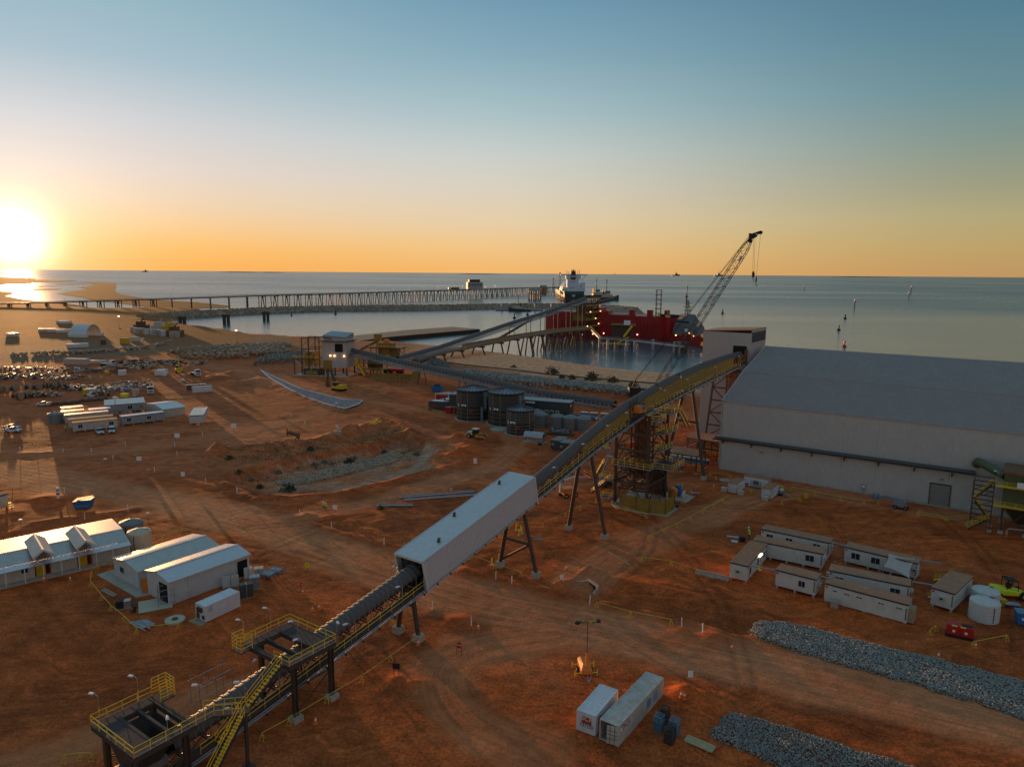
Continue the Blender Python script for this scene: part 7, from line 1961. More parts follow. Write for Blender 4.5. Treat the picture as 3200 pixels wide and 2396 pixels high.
SP(t,'deckhouse','ship white',(-14,6,22),(9,26,46));SP(t,'upper_house','ship white',(-16,12,46),(14,26,54));SP(t,'bridge_wing','ship white',(-27,14,54),(27,22,56.5))
for sx in(-1,1):BR(t,'wing_brace','ship white',1,(26*sx,16,54),(15*sx,16,44))
f=SP(t,'funnel','red brown',(-6.5,5,46),(3,13,62));SP(f,'funnel_stripe','ship white',(-6.6,4.8,50),(3.1,13.1,51.2),(-6.6,4.8,53),(3.1,13.1,54.2))
for k in range(4):TB(f,'exhaust','black',.8,[(-5+k*2.2,9,62),(-5+k*2.2,9,65)],6)
for k in range(4):SP(t,'window','black',(-8+2.7*k,5.9,40.2),(-6.7+2.7*k,5.99,41.6),(-8+2.7*k,5.9,28.2),(-6.7+2.7*k,5.99,29.6))
m=MB();m.lathe([(23*math.cos(a),23*math.sin(a))for a in np.linspace(0,PI/2,9)],24,(0,48,23));m.build('tank_dome','ship white',t,True)
m=MB();m.lathe([(23*math.cos(a),22*math.sin(a))for a in np.linspace(0,PI/2,9)],24,(0,100,23));m.build('tank_dome','ship white',t,True)
for x,hh in((-14,8),(-11,6),(-1,12),(8,7),(12,9)):TB(t,'mast','grey ship',.35,[(x,18,56),(x,18,56+hh)],4)
SP(t,'side_block','ship white',(18,30,30),(25,60,40));m=MB();m.box((-1,-.75,14.2),(7,.3,1.6));m.box((-1,-.75,11.8),(4,.3,1.2));m.build('name_mark','white print',t)
def tug(label,s,x,y,z,rz,L=30,house='cream tank',hull_='ship hull',group='tugs and workboats'):
 p=q(s,x,y,z);t=thing('tug_boat',label,'boat',(p.x,p.y,z),R(rz),group);w=L*.16
 MB().loft([[(-L/2,-w,0),(-L/2,w,0),(-L/2,w,L*.1),(-L/2,-w,L*.1)],[(L*.2,-w,-.5),(L*.2,w,-.5),(L*.2,w,L*.12),(L*.2,-w,L*.12)],[(L/2,-.5,0),(L/2,.5,0),(L/2,.8,L*.2),(L/2,-.8,L*.2)]]).build('hull',hull_,t)
 SP(t,'house',house,(-L*.1,-w*.7,L*.1),(L*.25,w*.7,L*.22));SP(t,'wheelhouse',house,(0,-w*.5,L*.22),(L*.17,w*.5,L*.34));SP(t,'windows','glass',(-.05*0-.02,-w*.52,L*.27),(L*.172,w*.52,L*.31))
 TB(t,'mast','dark steel',L*.012,[(L*.06,0,L*.34),(L*.06,0,L*.75)],4);SP(t,'funnel','dark steel',(-L*.08,-w*.3,L*.22),(-L*.03,w*.3,L*.36));BR(t,'crosstree','dark steel',L*.012,(L*.06,-w*.5,L*.55),(L*.06,w*.5,L*.55))
 return t
tug('dark tug with pale wheelhouse lying right of the moored ship, the farther of two','R3',715,638,-5,10,62)
tug('dark tug with pale wheelhouse right of the moored ship, the nearer of two','R3',800,660,-5,5,62)
tug('pale workboat moored at the floating pontoon inside the breakwater','R3',65,752,-5,170,34)
tug('tiny ship on the horizon right of the moored ship','R3',885,432,-5,0,330,'brown steel');tug('tiny ship on the horizon left of the crane boom','R3',1412,447,-5,0,300,'grey ship');tug('pale lit ship on the horizon behind the crane pendants','R3',1778,449,-5,0,330,'hut wall');tug('faint long ship on the horizon just right of the moored ship','R3',712,427,-5,0,420,'grey ship');tug('small ship on the horizon above the sand spit','R5',1255,138,-5,0,170,'grey ship')
for s,x,y,w,lab in(('R2',145,130.5,900,'low dark island on the horizon left of the jetty building'),('R2',1930,148,1500,'long low dark island on the horizon above the jetty'),('R5',2090,128,1600,'faint low island on the horizon above the left jetty'),('R4',850,177,2500,'long faint land strip on the right horizon')):
 p=q(s,x,y,-5);p=p*(min(1,26000/p.y));t=thing('island',lab,'island',(p.x,p.y,-5));m=MB();m.loft([[(-w/2,-80,0),(-w/2,80,0),(-w/2,0,4)],[(-w/4,-120,0),(-w/4,120,0),(-w/4,0,20)],[(w/5,-120,0),(w/5,120,0),(w/5,0,16)],[(w/2,-80,0),(w/2,80,0),(w/2,0,4)]]);m.build('land','coastal scrub',t)
p=q('R3',190,748,-5);t=thing('pontoon','grey floating pontoon with tall piles inside the breakwater','pontoon',(p.x,p.y,-5),.08)
for k in range(7):SP(t,'float','pipe grey',(-60+k*26,-3,0),(-38+k*26,3,3));BR(t,'pile','tower dim',2.4,(-50+k*26,4,-1),(-50+k*26,4,11))
for s,x,y,lab in(('R5',1577,606,'left one of three dark twin pile dolphins at the harbour edge'),('R5',1957,586,'middle one of three dark twin pile dolphins at the harbour edge'),('R2',88,556,'right one of three dark twin pile dolphins at the harbour edge')):
 p=q(s,x,y,-5);t=thing('mooring_dolphin',lab,'dolphin',(p.x,p.y,-5))
 for k in(-2.2,2.2):SP(t,'pile','pile brown',(k-1.3,-1.5,-1),(k+1.3,1.5,10.5))
 SP(t,'beam','pile brown',(-4,-2,8),(4,2,10))
def buoy(label,s,x,y,h,mt='black',pole=False):
 p=q(s,x,y,-5);t=thing('beacon_pole' if pole else 'buoy',label,'beacon' if pole else 'buoy',(p.x,p.y,-5),0,'channel markers')
 if pole:TB(t,'pole',mt,h*.05,[(0,0,-1),(0,0,h)],6);SP(t,'platform',mt,(-h*.1,-h*.1,h*.75),(h*.1,h*.1,h*.82));SP(t,'lantern','hut wall',(-h*.06,-h*.06,h*.9),(h*.06,h*.06,h*1.05))
 else:m=MB();m.lathe([(h*.3,-.3),(h*.34,h*.12),(h*.22,h*.25),(h*.1,h*.3),(h*.08,h*.8),(0,h)],10);m.build('float',mt,t,True);SP(t,'topmark',mt,(-h*.12,-h*.12,h*.62),(h*.12,h*.12,h*.82))
for s,x,y,h,mt,pole,lab in(('R4',658,782,5.5,'bright red',0,'nearest red buoy on the open water above the shed roof'),('R4',610,640,6,'black',0,'dark buoy second from the shed roof'),('R4',665,541,6.5,'black',0,'dark buoy third from the shed roof'),('R4',745,456,16,'brown steel',1,'beacon pole with a pale lantern beyond the three buoys'),('R4',312,298,18,'brown steel',1,'leaning thin beacon pole near the hook of the crane'),('R4',1212,375,18,'brown steel',1,'thin pole beacon below the frame beacon on the right'),('R4',1232,330,26,'brown steel',1,'stout frame beacon far out on the right'),('R3',1310,838,9,'black',0,'dark buoy on the water behind the red ship mast'),('R3',1503,718,24,'dark steel',1,'dark beacon pole left of the crane boom'),('R3',1512,582,22,'grey ship',1,'farther faint beacon pole left of the crane boom'),('R3',1817,774,7,'black',0,'small dark buoy right of the crane boom'),('D3',262,965,7,'black',0,'dark buoy in the basin left of the loading conveyor'),('D3',490,912,7,'black',0,'dark buoy in the basin under the workboat'),('R2',687,505,6,'black',0,'small dark buoy in the middle of the harbour basin'),('R2',307,515,5,'black',0,'small low buoy at the left of the harbour basin')):buoy(lab,s,x,y,h,mt,pole)
# -------- far conveyors
def far_conveyor(label,p0,p1,prof,width,S=6.0):
 o=Vector((*p0,0));rz=heading(p0,p1);L=math.hypot(p1[0]-p0[0],p1[1]-p0[1])
 t=thing('conveyor',label,'conveyor',o,rz)
 z=lambda s:float(np.interp(s,[a for a,_ in prof],[b for _,b in prof]))
 n=int(L/S)
 H=hood_mesh('hood_sheet',width,S/2-.06,.35,'hood',8,.06)
 tm=MB()
 for y in(-width-.6,width+.6):tm.bar((0,y,.2),(S,y,.2),.3,.5)
 pm=MB()
 for k in range(3):
  for y in(-width-.3,width+.3):pm.bar((k*S/3,y,.2),(k*S/3,y,1.75),.26)
 pm=pm.mesh('hood_posts','galvanised')
 tm.bar((0,-width-.6,0),(S,width+.6,0),.15);tm=tm.mesh('truss_bay','brown steel')
 wk=MB();wk.span((0,-width-1.8,.3),(S,-width-.7,.45));wk.rail([(0,-width-1.8,.4),(S,-width-1.8,.4)],1.1,3,.05);wk.tube([(0,-width-2.1,.1),(S,-width-2.1,.1)],.16,4);wk.tube([(0,-width-2.1,-.4),(S,-width-2.1,-.4)],.16,4);wk=wk.mesh('walkway_bay','pipe grey')
 for i in range(n):
  z0,z1=z(i*S),z((i+1)*S);pt=-math.atan2(z1-z0,S)
  part('truss_bay',tm,t,(i*S,0,z0-3.1),rot=(0,pt,0));part('hood_posts',pm,t,(i*S,0,z0-3.1),rot=(0,pt,0));part('walkway_bay',wk,t,(i*S,0,z0-3.1),rot=(0,pt,0))
  for k in(0,.5):part('hood_sheet',H,t,(i*S+k*S,0,z0+(z1-z0)*k-width),rot=(0,pt,0))
 return t,z
def bents(t,ss,zt_,zb_,mt,w=3,spread=1.8,r=.45,name='bent'):
 for s in ss:
  m=MB()
  for sg in(-1,1):m.tube([(s,sg*w*spread,zb_(s)if callable(zb_)else zb_),(s,sg*w,zt_(s))],r,6)
  m.bar((s,-w-1,zt_(s)),(s,w+1,zt_(s)),r*2);m.build(name,mt,t)
c2,z2=far_conveyor('middle grey hooded conveyor descending from the far clad tower behind the dark tanks',(-90.7,372.6),(44,276.8),[(0,14.8),(44,10.8),(83,7.8),(125,4.0),(165,3.2)],1.5)
bents(c2,(58,83,108),lambda s:z2(s)-3.2,-.2,'brown steel',1.4,2.2,.22)
c3,z3=far_conveyor('far grey hooded conveyor rising over the beach and water to the loading tower',(-66,407),(61.5,598),[(0,5.2),(37,8.4),(116,19),(170,25.4),(229,34)],1.9)
bents(c3,(118,140,160,180,200,220),lambda s:z3(s)-3.3,8,'dark steel',2.0,1.0,.3,'tower_leg')
for a,b in((100,142),(104,146)):BR(c3,'strut','dark steel',.7,(a,0,8),(b,0,z3(b)-3.3))
t=thing('access_bridge','brown access bridge on raked piles running under the far conveyor out to the ship','bridge',(-60,415,0),heading((-50.3,430.1),(53.2,585.5)))
zd=lambda s:float(np.interp(s,[0,20,110,160,205],[2.0,4.4,7.7,8.3,7.6]))
for a in range(0,205,12):
 m=MB();m.bar((a,-4,zd(a)),(a+11.9,-4,zd(a+12)),5.5,1.3);m.build('deck','deck brown',t)
 m=MB();m.rail([(a,-6.6,zd(a)+.7),(a+12,-6.6,zd(a+12)+.7)],1.2,3,.07);m.build('handrail','galvanised',t)
 if a>40:m=MB();m.bar((a,-2,zd(a)+1.6),(a+12,-2,zd(a+12)+1.6),1.6,1.3);m.build('pipe_duct','guard yellow',t)
t['label']='brown access bridge on raked piles under the far conveyor'
for s in(22,40,62,84,104,122,138,150,162,174,186,198):
 m=MB();p=Vector((s,-4,0))
 for sg in(-1,1):m.tube([(s,-4+sg*6.2,-7 if s>75 else-2),(s,-4+sg*3,zd(s)-.8)],.55,7)
 if s>110:m.tube([(s-3,-4,-7),(s,-4,zd(s)-.8)],.5,7);m.tube([(s+3,-7,-7),(s,-6,zd(s)-.8)],.5,7)
 m.bar((s,-9,zd(s)-.9),(s,1,zd(s)-.9),1.2,1.0);m.build('pile_bent','pile brown',t)
p=q('R3',640,900,5);t=thing('ship_loader','brown and yellow steel loading tower between the far conveyor and the red ship','ship loader',(p.x,p.y,0),heading((-66,407),(61.5,598)))
for x in(-16,-4,8):
 for y in(-7,7):BR(t,'column','brown steel',.9,(x,y,-6),(x,y,29))
for z in(6,12,18,24,29):
 SP(t,'level','brown steel',(-17,-8,z),(9,-7,z+.9),(-17,7,z),(9,8,z+.9),(-17,-8,z),(-16,8,z+.9),(8,-8,z),(9,8,z+.9))
 m=MB();m.rail([(-17,-8.5,z+.9),(9.5,-8.5,z+.9),(9.5,8,z+.9)],1.3,4,.1);m.build('handrail','rail yellow',t)
for z in(0,6,12,18):BR(t,'brace','brown steel',.5,(-16,-7,z),(8,-7,z+6));BR(t,'brace','brown steel',.5,(-16,-7,z+6),(8,-7,z))
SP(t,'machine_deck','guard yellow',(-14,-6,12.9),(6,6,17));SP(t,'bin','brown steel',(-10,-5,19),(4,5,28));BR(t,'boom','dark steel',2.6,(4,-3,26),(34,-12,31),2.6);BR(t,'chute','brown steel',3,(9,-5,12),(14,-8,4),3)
for x,y,z in((-15,-8.6,8),(6,-8.6,9),(0,-8.6,14),(9,-8.6,20),(-10,-8.6,20)):SP(t,'lamp','lamp lit',(x,y-.5,z),(x+.9,y,z+.6))
A_,B_=Vector((34,664,-5)),Vector((137,622,-5))
t=thing('red_ship','large red slab sided ore ship moored beyond the loading tower','ship',A_,heading(A_,B_));L=(B_-A_).length
sec=lambda x,w,z1:[(x,-w,0),(x,-w,z1),(x,w,z1),(x,w,0)]
MB().loft([sec(0,9,24),sec(8,13,24),sec(L*.45,13,24),sec(L*.47,13,22.5),sec(L-6,13,21.5),sec(L,9,21.5)]).build('hull','ship red',t)
rb=MB();rb.span((-.25,-.7,1),(.25,0,15.5));rb=rb.mesh('hull_rib','ship red')
for k in range(34):part('hull_rib',rb,t,(8+k*(L-16)/33,-13,0))
SP(t,'bow_house','ship red',(L*.30,-11,24),(L*.47,10,28));SP(t,'step_house','ship red',(L*.47,-10,22),(L*.53,8,25.5));SP(t,'locker','ship red',(L*.70,-10,21),(L*.74,-4,27));SP(t,'locker','ship red',(L*.84,-10,21),(L*.88,-4,27),(L-3,-9,20),(L-.5,5,27));SP(t,'hatch','sail cloth',(L*.54,-9,22),(L*.68,6,23))
letters('RES',4.2,'lettering','sail cloth',t,(L*.36,-13.15,22.0),(PI/2,0,0));letters('Marine',2.2,'lettering','sail cloth',t,(L*.36,-13.15,18.9),(PI/2,0,0))
for x in(L-11,L-7):
 for y in(-6,-3):TB(t,'mast_leg','sail cloth',.3,[(x,y,21),(x,y,44)],5)
for z in range(24,45,4):SP(t,'mast_stage','dark steel',(L-11.6,-6.6,z),(L-6.4,-2.4,z+.5))
SP(t,'deck_edge','dark steel',(0,-13.4,2),(L-2,-13,2.6))
for k in range(9):SP(t,'lamp','lamp white',(6+k*10,-14,3.5+(k%3)),(6.8+k*10,-13.3,4.1+(k%3)))
A_,B_=Vector((131,628,-5)),Vector((170,552,-5))
t=thing('supply_vessel','low red hulled vessel with a grey superstructure and lattice mast behind the crane boom','ship',A_,heading(A_,B_));L=(B_-A_).length
sec=lambda x,w,z1:[(x,-w,0),(x,-w*1.05,z1),(x,w*1.05,z1),(x,w,0)]
MB().loft([sec(-4,7,5.5),sec(L*.4,8,6),sec(L*.45,8,9),sec(L*.75,7.5,9),sec(L*.78,7,5),sec(L+14,4,6)]).build('hull','ship red',t)
SP(t,'deck_block','bright red',(2,-7,6),(20,6,21));SP(t,'block_stripe','black',(2.4,-6,21),(19.6,5,23.5))
MB().loft([[(24,-7,8),(52,-7,8),(52,7,8),(24,7,8)],[(26,-6.5,16),(47,-6.5,16),(47,6.5,16),(26,6.5,16)],[(28,-5,21),(42,-5,21),(42,5,21),(28,5,21)],[(30,-4,25),(39,-4,25),(39,4,25),(30,4,25)]]).build('superstructure','grey ship',t)
SP(t,'bridge_window','glass',(27,-6.0,18),(43,-5.4,19.5));SP(t,'sign','white print',(40,-7.2,11),(44,-7.0,13.5))
for x in(33,36):
 for y in(-1.5,1.5):BR(t,'mast_leg','grey ship',.4,(x,y,25),(34.5,y*.3,37))
for z in(28,31,34):SP(t,'mast_stage','grey ship',(32,-2.5,z),(37,2.5,z+.4))
for x,z in((6,4),(46,10),(52,8),(30,7)):SP(t,'lamp','lamp lit',(x,-8.6,z),(x+.9,-7.9,z+.7))
fp=[q('D4',x,y,3)for x,y in((-40,590),(60,660),(150,705),(430,720),(700,745),(1000,780),(1400,828),(1580,850))]
t=thing('berth_walkway','pale railed walkway on grey piles along the berth in front of the red ship','walkway',(fp[2].x,fp[2].y,0))
for i,(a,b)in enumerate(zip(fp,fp[1:])):
 w,v=a-fp[2],b-fp[2];hz=(7.2,5,3,3,3,3,3,3);m=MB();m.bar((w.x,w.y,hz[i]),(v.x,v.y,hz[i+1]),2.2,.7);m.build('deck','galvanised',t)
 m=MB();m.rail([(w.x,w.y-1.1,hz[i]+.4),(v.x,v.y-1.1,hz[i+1]+.4)],1.3,4,.08);m.build('handrail','rail yellow' if i<2 else 'sail cloth',t)
for x,y in((130,860),(270,895),(600,930),(735,950),(1050,900),(1420,955),(1500,960)):p=q('D4',x,y,-5)-fp[2];TB(t,'pile','tower dim',1.1,[(p.x,p.y,-6),(p.x,p.y,3.2)],8)
SP(t,'end_block','dark steel',*[tuple(q('D4',1440,960,-5)-fp[2]+Vector((0,0,3))),tuple(q('D4',1590,955,-5)-fp[2]+Vector((2,6,11)))])
p=q('D4',570,720,2);t=thing('berth_stair','dark gangway frame with yellow stairs standing before the red ship','gangway',(p.x,p.y,0),-.25)
for x in(-10,-4,5):SP(t,'column','dark steel',(x,-.6,-6),(x+1.2,.6,15))
SP(t,'top_deck','guard yellow',(-11,-2,13),(8,2,14));SP(t,'panel','dark steel',(-10,.6,3),(4,1,13));SP(t,'sign','white print',(-1,-2.2,13.5),(4,-2,17));BR(t,'stair','rail yellow',1.6,(5.5,-1.5,13),(-1,-1.5,4));SP(t,'lower_stage','rail yellow',(-19,-3,-2),(4,-1,-1.2));BR(t,'stage_brace','rail yellow',.8,(-6,-2,-1),(3,-2,4))
# -------- far clad tower and its yard
t=thing('clad_tower','pale clad transfer tower with a grey cap and three lit lamps above the excavator','tower',(-91,361.5,0),R(-10))
panels(t,'wall_panel','tower clad',(-6.8,0,4.2),(13.4,0,0),(0,0,13.4),4,.6,.05);m=MB();m.rib((6.6,0,4.2),(0,11,0),(0,0,13.4),.6,.05);m.build('side_wall','tower clad',t);SP(t,'core','tower clad',(-6.7,.1,4.2),(6.5,11,17.6))
SP(t,'eave_walkway','brown steel',(-8.2,-1.2,17.6),(7.6,12,18));SP(t,'cap_wall','tower clad',(-6,.3,18),(6,10.5,20));m=MB();m.add([(-6.2,.1,20.8),(6.2,.1,20),(6.2,10.7,21.6),(-6.2,10.7,22.2),(-6.2,.1,20),(6.2,.1,19.4),(6.2,10.7,19.4),(-6.2,10.7,20)],[(0,1,2,3),(4,5,1,0),(5,6,2,1),(7,4,0,3),(6,7,3,2)]);m.build('cap_roof','roof grey',t);BR(t,'monorail','brown steel',.5,(-9.5,-.4,20),(-1,-.8,19.2));SP(t,'opening','dark opening',(0.4,-.15,12.4),(4.6,-.02,16.6))
for x in(-2.4,-.1,5.1):SP(t,'lamp','lamp lit',(x,-.9,10.2),(x+.55,-.2,10.75))
for x in(-6.5,0,6.3):
 for y in(.2,10.5):BR(t,'column','brown steel',.6,(x,y,-.3),(x,y,4.3))
SP(t,'guard','guard yellow',(-6.2,-.2,3.4),(-1.5,0,8));SP(t,'slab','concrete',(-22,-3,-.3),(8,12,.1))
t=thing('tower_frame','open brown steel frame with bright braces left of the far clad tower','frame',(-105,364,0),R(-10))
for x in(-8,-3.6,0,6):
 for y in(0,8):BR(t,'column','brown steel',.45,(x,y,-.3),(x,y,8.5 if x<-5 else 19 if x<0 else 19.6))
for z in(8.2,13.5,19):SP(t,'level','brown steel',(-3.8 if z>9 else-8.4,-.3,z),(6.2,.1,z+.4),(-3.8 if z>9 else-8.4,8,z),(6.2,8.4,z+.4))
for a,b in(((-8,0,0),(-3.6,0,4)),((-8,0,8),(-3.6,0,4)),((-3.6,0,9),(0,0,14)),((-3.6,0,14),(0,0,19)),((0,0,9),(6,0,14)),((0,0,14),(6,0,19)),((0,0,0),(3,0,7))):BR(t,'brace','galvanised',.35,a,b)
SP(t,'vessel','guard yellow',(-2.6,1,5),(3,6,12));m=MB();m.rail([(-8.4,-.8,8.6),(6,-.8,8.6)],1.2,2,.08);m.build('handrail','rail yellow',t);SP(t,'plant','dark steel',(-3,0,.2),(6,6,3.5));SP(t,'guard','guard yellow',(-1.5,-.8,.2),(5,-.6,2.4))
t=thing('conveyor_transfer','yellow and brown transfer station where the two far conveyors cross','transfer station',(*q('C5',1000,640)[:2],0),R(-35))
for x in(-5,0,5):
 for y in(-3,4):BR(t,'column','brown steel',.4,(x,y,-.2),(x,y,9.5))
for z in(3.4,6.5,9.4):
 SP(t,'landing','brown steel',(-6,-4,z),(6,5,z+.25));m=MB();m.rail([(-6,-4,z),(6,-4,z),(6,5,z)],1.2,2,.08);m.build('handrail','rail yellow',t)
BR(t,'stair','rail yellow',1,(-6.5,-5,6.5),(-2,-5,.2));BR(t,'stair','rail yellow',1,(-5,-5.5,9.5),(-8,-5.5,5));SP(t,'drive','machine yellow',(1,-3.6,9.7),(4.6,-1,11.5));SP(t,'bin','dark steel',(-3,-2,3.7),(3,3,9))
t=thing('screen_house','yellow and orange open screening station on posts behind the middle conveyor','screening station',(*q('C5',1150,470)[:2],0),R(-12))
for x in(-9,-3,3,9):
 for y in(-4,4):BR(t,'column','brown steel',.4,(x,y,0),(x,y,8))
SP(t,'deck','brown steel',(-10,-5,7.8),(10,5,8.4));SP(t,'bin','guard yellow',(-5,-3,2),(6,3,7.7));SP(t,'screen','guard yellow',(-6,-3,8.4),(4,3,11));SP(t,'hood','orange steel',(-2,-2,11),(1,1,13));BR(t,'feed_conveyor','brown steel',1.4,(-5,0,12.5),(-22,2,4),1.0);SP(t,'head','guard yellow',(-8,-1.5,12),(-4,1.5,16))
for x in(3,6,9):BR(t,'brace','brown steel',.3,(x,-4,8),(x+3,-4,3))
m=MB();m.rail([(-10,-5,8.4),(10,-5,8.4)],1.2,2,.08);m.build('handrail','rail yellow',t)
canopy('brown gabled open shelter right of the far clad tower',q('C5',800,590),R(-12),13,8,6.5,2.4)
t=thing('fenced_pad','olive fenced pad below the middle conveyor near the far tower','fence',(*q('C5',1200,680)[:2],0),R(-14))
for k in range(10):SP(t,'fence_panel','guard yellow',(-10+2.2*k,-3.2,.1),(-7.9+2.2*k,-3.1,3.2))
SP(t,'slab','concrete',(-11,-3.5,-.2),(12.5,9,.08));SP(t,'end_panel','guard yellow',(12,-3,.1),(12.1,8,4.5))
t=AT('mobile_crane','white mobile crane with a red carrier parked under the middle conveyor','crane','C5',1230,610,R(-10));SP(t,'carrier','bright red',(-2,-1.3,.8),(5,1.3,2.4));SP(t,'deck','dark steel',(-6,-1.2,.8),(-2,1.2,2.2));BR(t,'boom','white paint',1.6,(-5,0,5),(5,0,3.4),1.4);BR(t,'jib','white paint',.6,(-5,-.6,6.5),(4,-.6,6))
for x in(-5,-2,2,4):w=TB(t,'wheel','rubber',.75,[(x,-1.5,.75),(x,1.5,.75)],12)
t=AT('belt_loader','small grey blue belt machine near the brown gabled shelter','machine','C5',860,640,R(150));BR(t,'belt','steel blue',1.2,(-3,0,1),(3.5,0,3.6),.6);SP(t,'chassis','dark steel',(-1.5,-.9,.2),(1.8,.9,1.2));TB(t,'wheel','rubber',.5,[(0,-1,.5),(0,1,.5)])
t=AT('power_pole','brown timber power pole standing in scrub on the beach','power pole','R3',325,1440);TB(t,'pole','timber',.25,[(0,0,-.2),(0,0,12)],7);BR(t,'crossarm','timber',.25,(-2,0,11),(2,0,11))
t=thing('beach_pipe','thin black pipe running the length of the beach','pipe',(0,0,0));TB(t,'pipe','black',.28,[tuple(g(s,x,y)+Vector((0,0,.3)))for s,x,y in(('R2',1620,920),('R2',1800,942),('R2',2212,985),('R3',300,1298),('R3',700,1335),('R3',1000,1360),('R3',1280,1380),('R3',1650,1410))],5)
# -------- left foreground sheds
def gable(label,s,a,b,e,zw,rise,wall,roof,overhang=.25,name='shed'):
 """a, b: eave corners of the gable end facing the viewer, e: far end of the eave from b"""
 A,B,E=q(s,*a,zw),q(s,*b,zw),q(s,*e,zw)
 o,rz,L=frame_from(B,E);W=(A-B).length
 t=thing(name,label,'shed',o,rz)
 panels(t,'wall_panel',wall,(0,0,0),(L,0,0),(0,0,zw),max(2,int(L/4)),.3,.03,.015)
 m=MB();m.prism([(0,0),(W,0),(W,zw),(W/2,zw+rise),(0,zw)],0,.08,'x');m.build('gable_wall',wall,t)
 m=MB();m.prism([(0,0),(W,0),(W,zw),(W/2,zw+rise),(0,zw)],L-.08,L,'x');m.build('gable_wall',wall,t)
 SP(t,'rear_wall',wall,(0,W-.06,0),(L,W,zw))
 d=overhang;sl=rise/(W/2)
 panels(t,'roof_sheet',roof,(-d,-d,zw-d*sl+.08),(L+2*d,0,0),(0,W/2+d,rise+d*sl),max(2,int(L/2)),.3,.04,.015)
 panels(t,'roof_sheet',roof,(L+d,W+d,zw-d*sl+.08),(-L-2*d,0,0),(0,-W/2-d,rise+d*sl),max(2,int(L/2)),.3,.04,.015)
 BR(t,'ridge_cap','hut wall',.5,(-d,W/2,zw+rise+.12),(L+d,W/2,zw+rise+.12),.06);BR(t,'gutter','hut wall',.16,(-d,-d-.05,zw),(L+d,-d-.05,zw),.14)
 return t,L,W
t,L,W=gable('low pale shed with a shallow ribbed roof behind the taller white shed','L1',(970,952),(1190,1060),(1880,838),3.2,.75,'light wall','zinc roof')
SP(t,'window','hut wall',(-.08,W*.55,1.3),(-.02,W*.75,2.5));SP(t,'pane','glass',(-.1,W*.57,1.4),(-.085,W*.73,2.4));SP(t,'roof_strip','gallery roof',(0,W*.52,3.95),(L,W*.6,4.05))
c=[q('L1',x,y)-Vector(t.location)for x,y in((835,1095),(980,1050),(1310,1262),(1180,1292))]
s_=thing('concrete_apron','pale concrete apron along the end of the low shed','slab',Vector(t.location));m=MB();m.prism([(p.x,p.y)for p in c],-.2,.14);m.build('slab','concrete',s_)
t,L,W=gable('taller white gabled shed with a dark door opening in its end wall','L1',(1252,1058),(1458,1152),(2146,912),4.0,.75,'light wall','gallery roof')
SP(t,'door_opening','dark opening',(-.04,W*.1,.1),(-.01,W*.45,3.2),(L*.83,-.1,.4),(L*.97,-.04,3.3));SP(t,'door_frame','hut wall',(L*.82,-.12,.3),(L*.83,-.03,3.4),(L*.97,-.12,.3),(L*.98,-.03,3.4));TB(t,'downpipe','hut wall',.07,[(L*.22,-.15,0),(L*.22,-.15,4)],6)
t2=AT('orange_panel','orange door panel leaning at the corner between the two white sheds','panel','L1',1270,1245,.4);SP(t2,'panel','orange steel',(-.7,-.1,0),(.9,.1,2.6));SP(t2,'frame','rust',(-.75,-.05,0),(-.65,.15,2.7))
s_=AT('plywood_sheet','pale sheet lying on the dirt before the shed door opening','sheet','L1',1340,1350,R(28));SP(s_,'sheet','cream tank',(-2.4,-2.2,.02),(2.4,2.2,.12))
t=AT('scaffold','small pipe scaffold standing at the shed door opening','scaffold','L1',1440,1345,R(25))
for x in(-1.2,1.2):
 for y in(-1,1):TB(t,'standard','galvanised',.05,[(x,y,0),(x,y,3.2)],5)
for z in(.6,1.8,2.8):SP(t,'ledger','galvanised',(-1.3,-1.04,z),(1.3,-.97,z+.07),(-1.3,.97,z),(1.3,1.04,z+.07))
c=container('white container with meter boxes on its end wall beside the white sheds',q('L1',1770,1368,2.6),q('L1',2066,1237,2.6),2.44,2.6,doors=1)
for y in(.7,1.3):SP(c,'meter_box','dark steel',(-.35,y,1.5),(-.03,y+.45,2.2))
SP(c,'vent','dark steel',(-.08,.3,.4),(-.03,.9,1.0),(-.08,1.5,.3),(-.03,2.2,1.2));SP(c,'step_board','timber',(-1.2,-.2,-.05),(-.1,2.6,.12));m=MB();m.lathe([(.24,0),(.3,0),(.3,.02)],12);e=m.build('round_mark','black print',c);e.location=(.8,-.05,1.9);e.rotation_euler=(PI/2,0,0)
E1,E0,R1_=q('L1',1132,832,2.7),q('L1',-160,1118,2.7),q('L1',1042,698,4.0)
o,rz,L=frame_from(E0,E1);n=Vector((-math.sin(rz),math.cos(rz),0));Wd=(R1_-E1).dot(n)
t=thing('long_building','long cream building with a ribbed silver roof and two cross gabled porches on the left','building',o,rz)
prof=[(-.2,2.7),(1.6,3.0),(Wd,4.0)]
nb=14
for(y0,z0),(y1,z1)in zip(prof,prof[1:]):panels(t,'roof_sheet','zinc roof' if y0>0 else 'gallery roof',(0,y0,z0+(.04 if y0>1 else 0)),(L,0,0),(0,y1-y0+.05,z1-z0),nb,.28,.05,.012)
panels(t,'rear_roof_sheet','zinc roof',(0,Wd,4.02),(L,0,0),(0,8.3,-.22),nb,.28,.05,.012);BR(t,'ridge_cap','hut wall',.4,(0,Wd,4.06),(L,Wd,4.06),.06)
m=MB();m.prism([(1.7,0),(1.7,3.0),(Wd,3.9),(Wd+8.2,3.7),(Wd+8.2,0)],L-.3,L-.15,'x');m.build('gable_wall','cream wall',t)
bays=[(L*.335,L*.44),(L*.62,L*.725)]
for a,b in((0,bays[0][0]),(bays[0][1],bays[1][0]),(bays[1][1],L-.2)):panels(t,'wall_panel','cream wall',(a,1.7,0),(b-a,0,0),(0,0,3.0),max(1,int((b-a)/3)),.4,.01,.01)
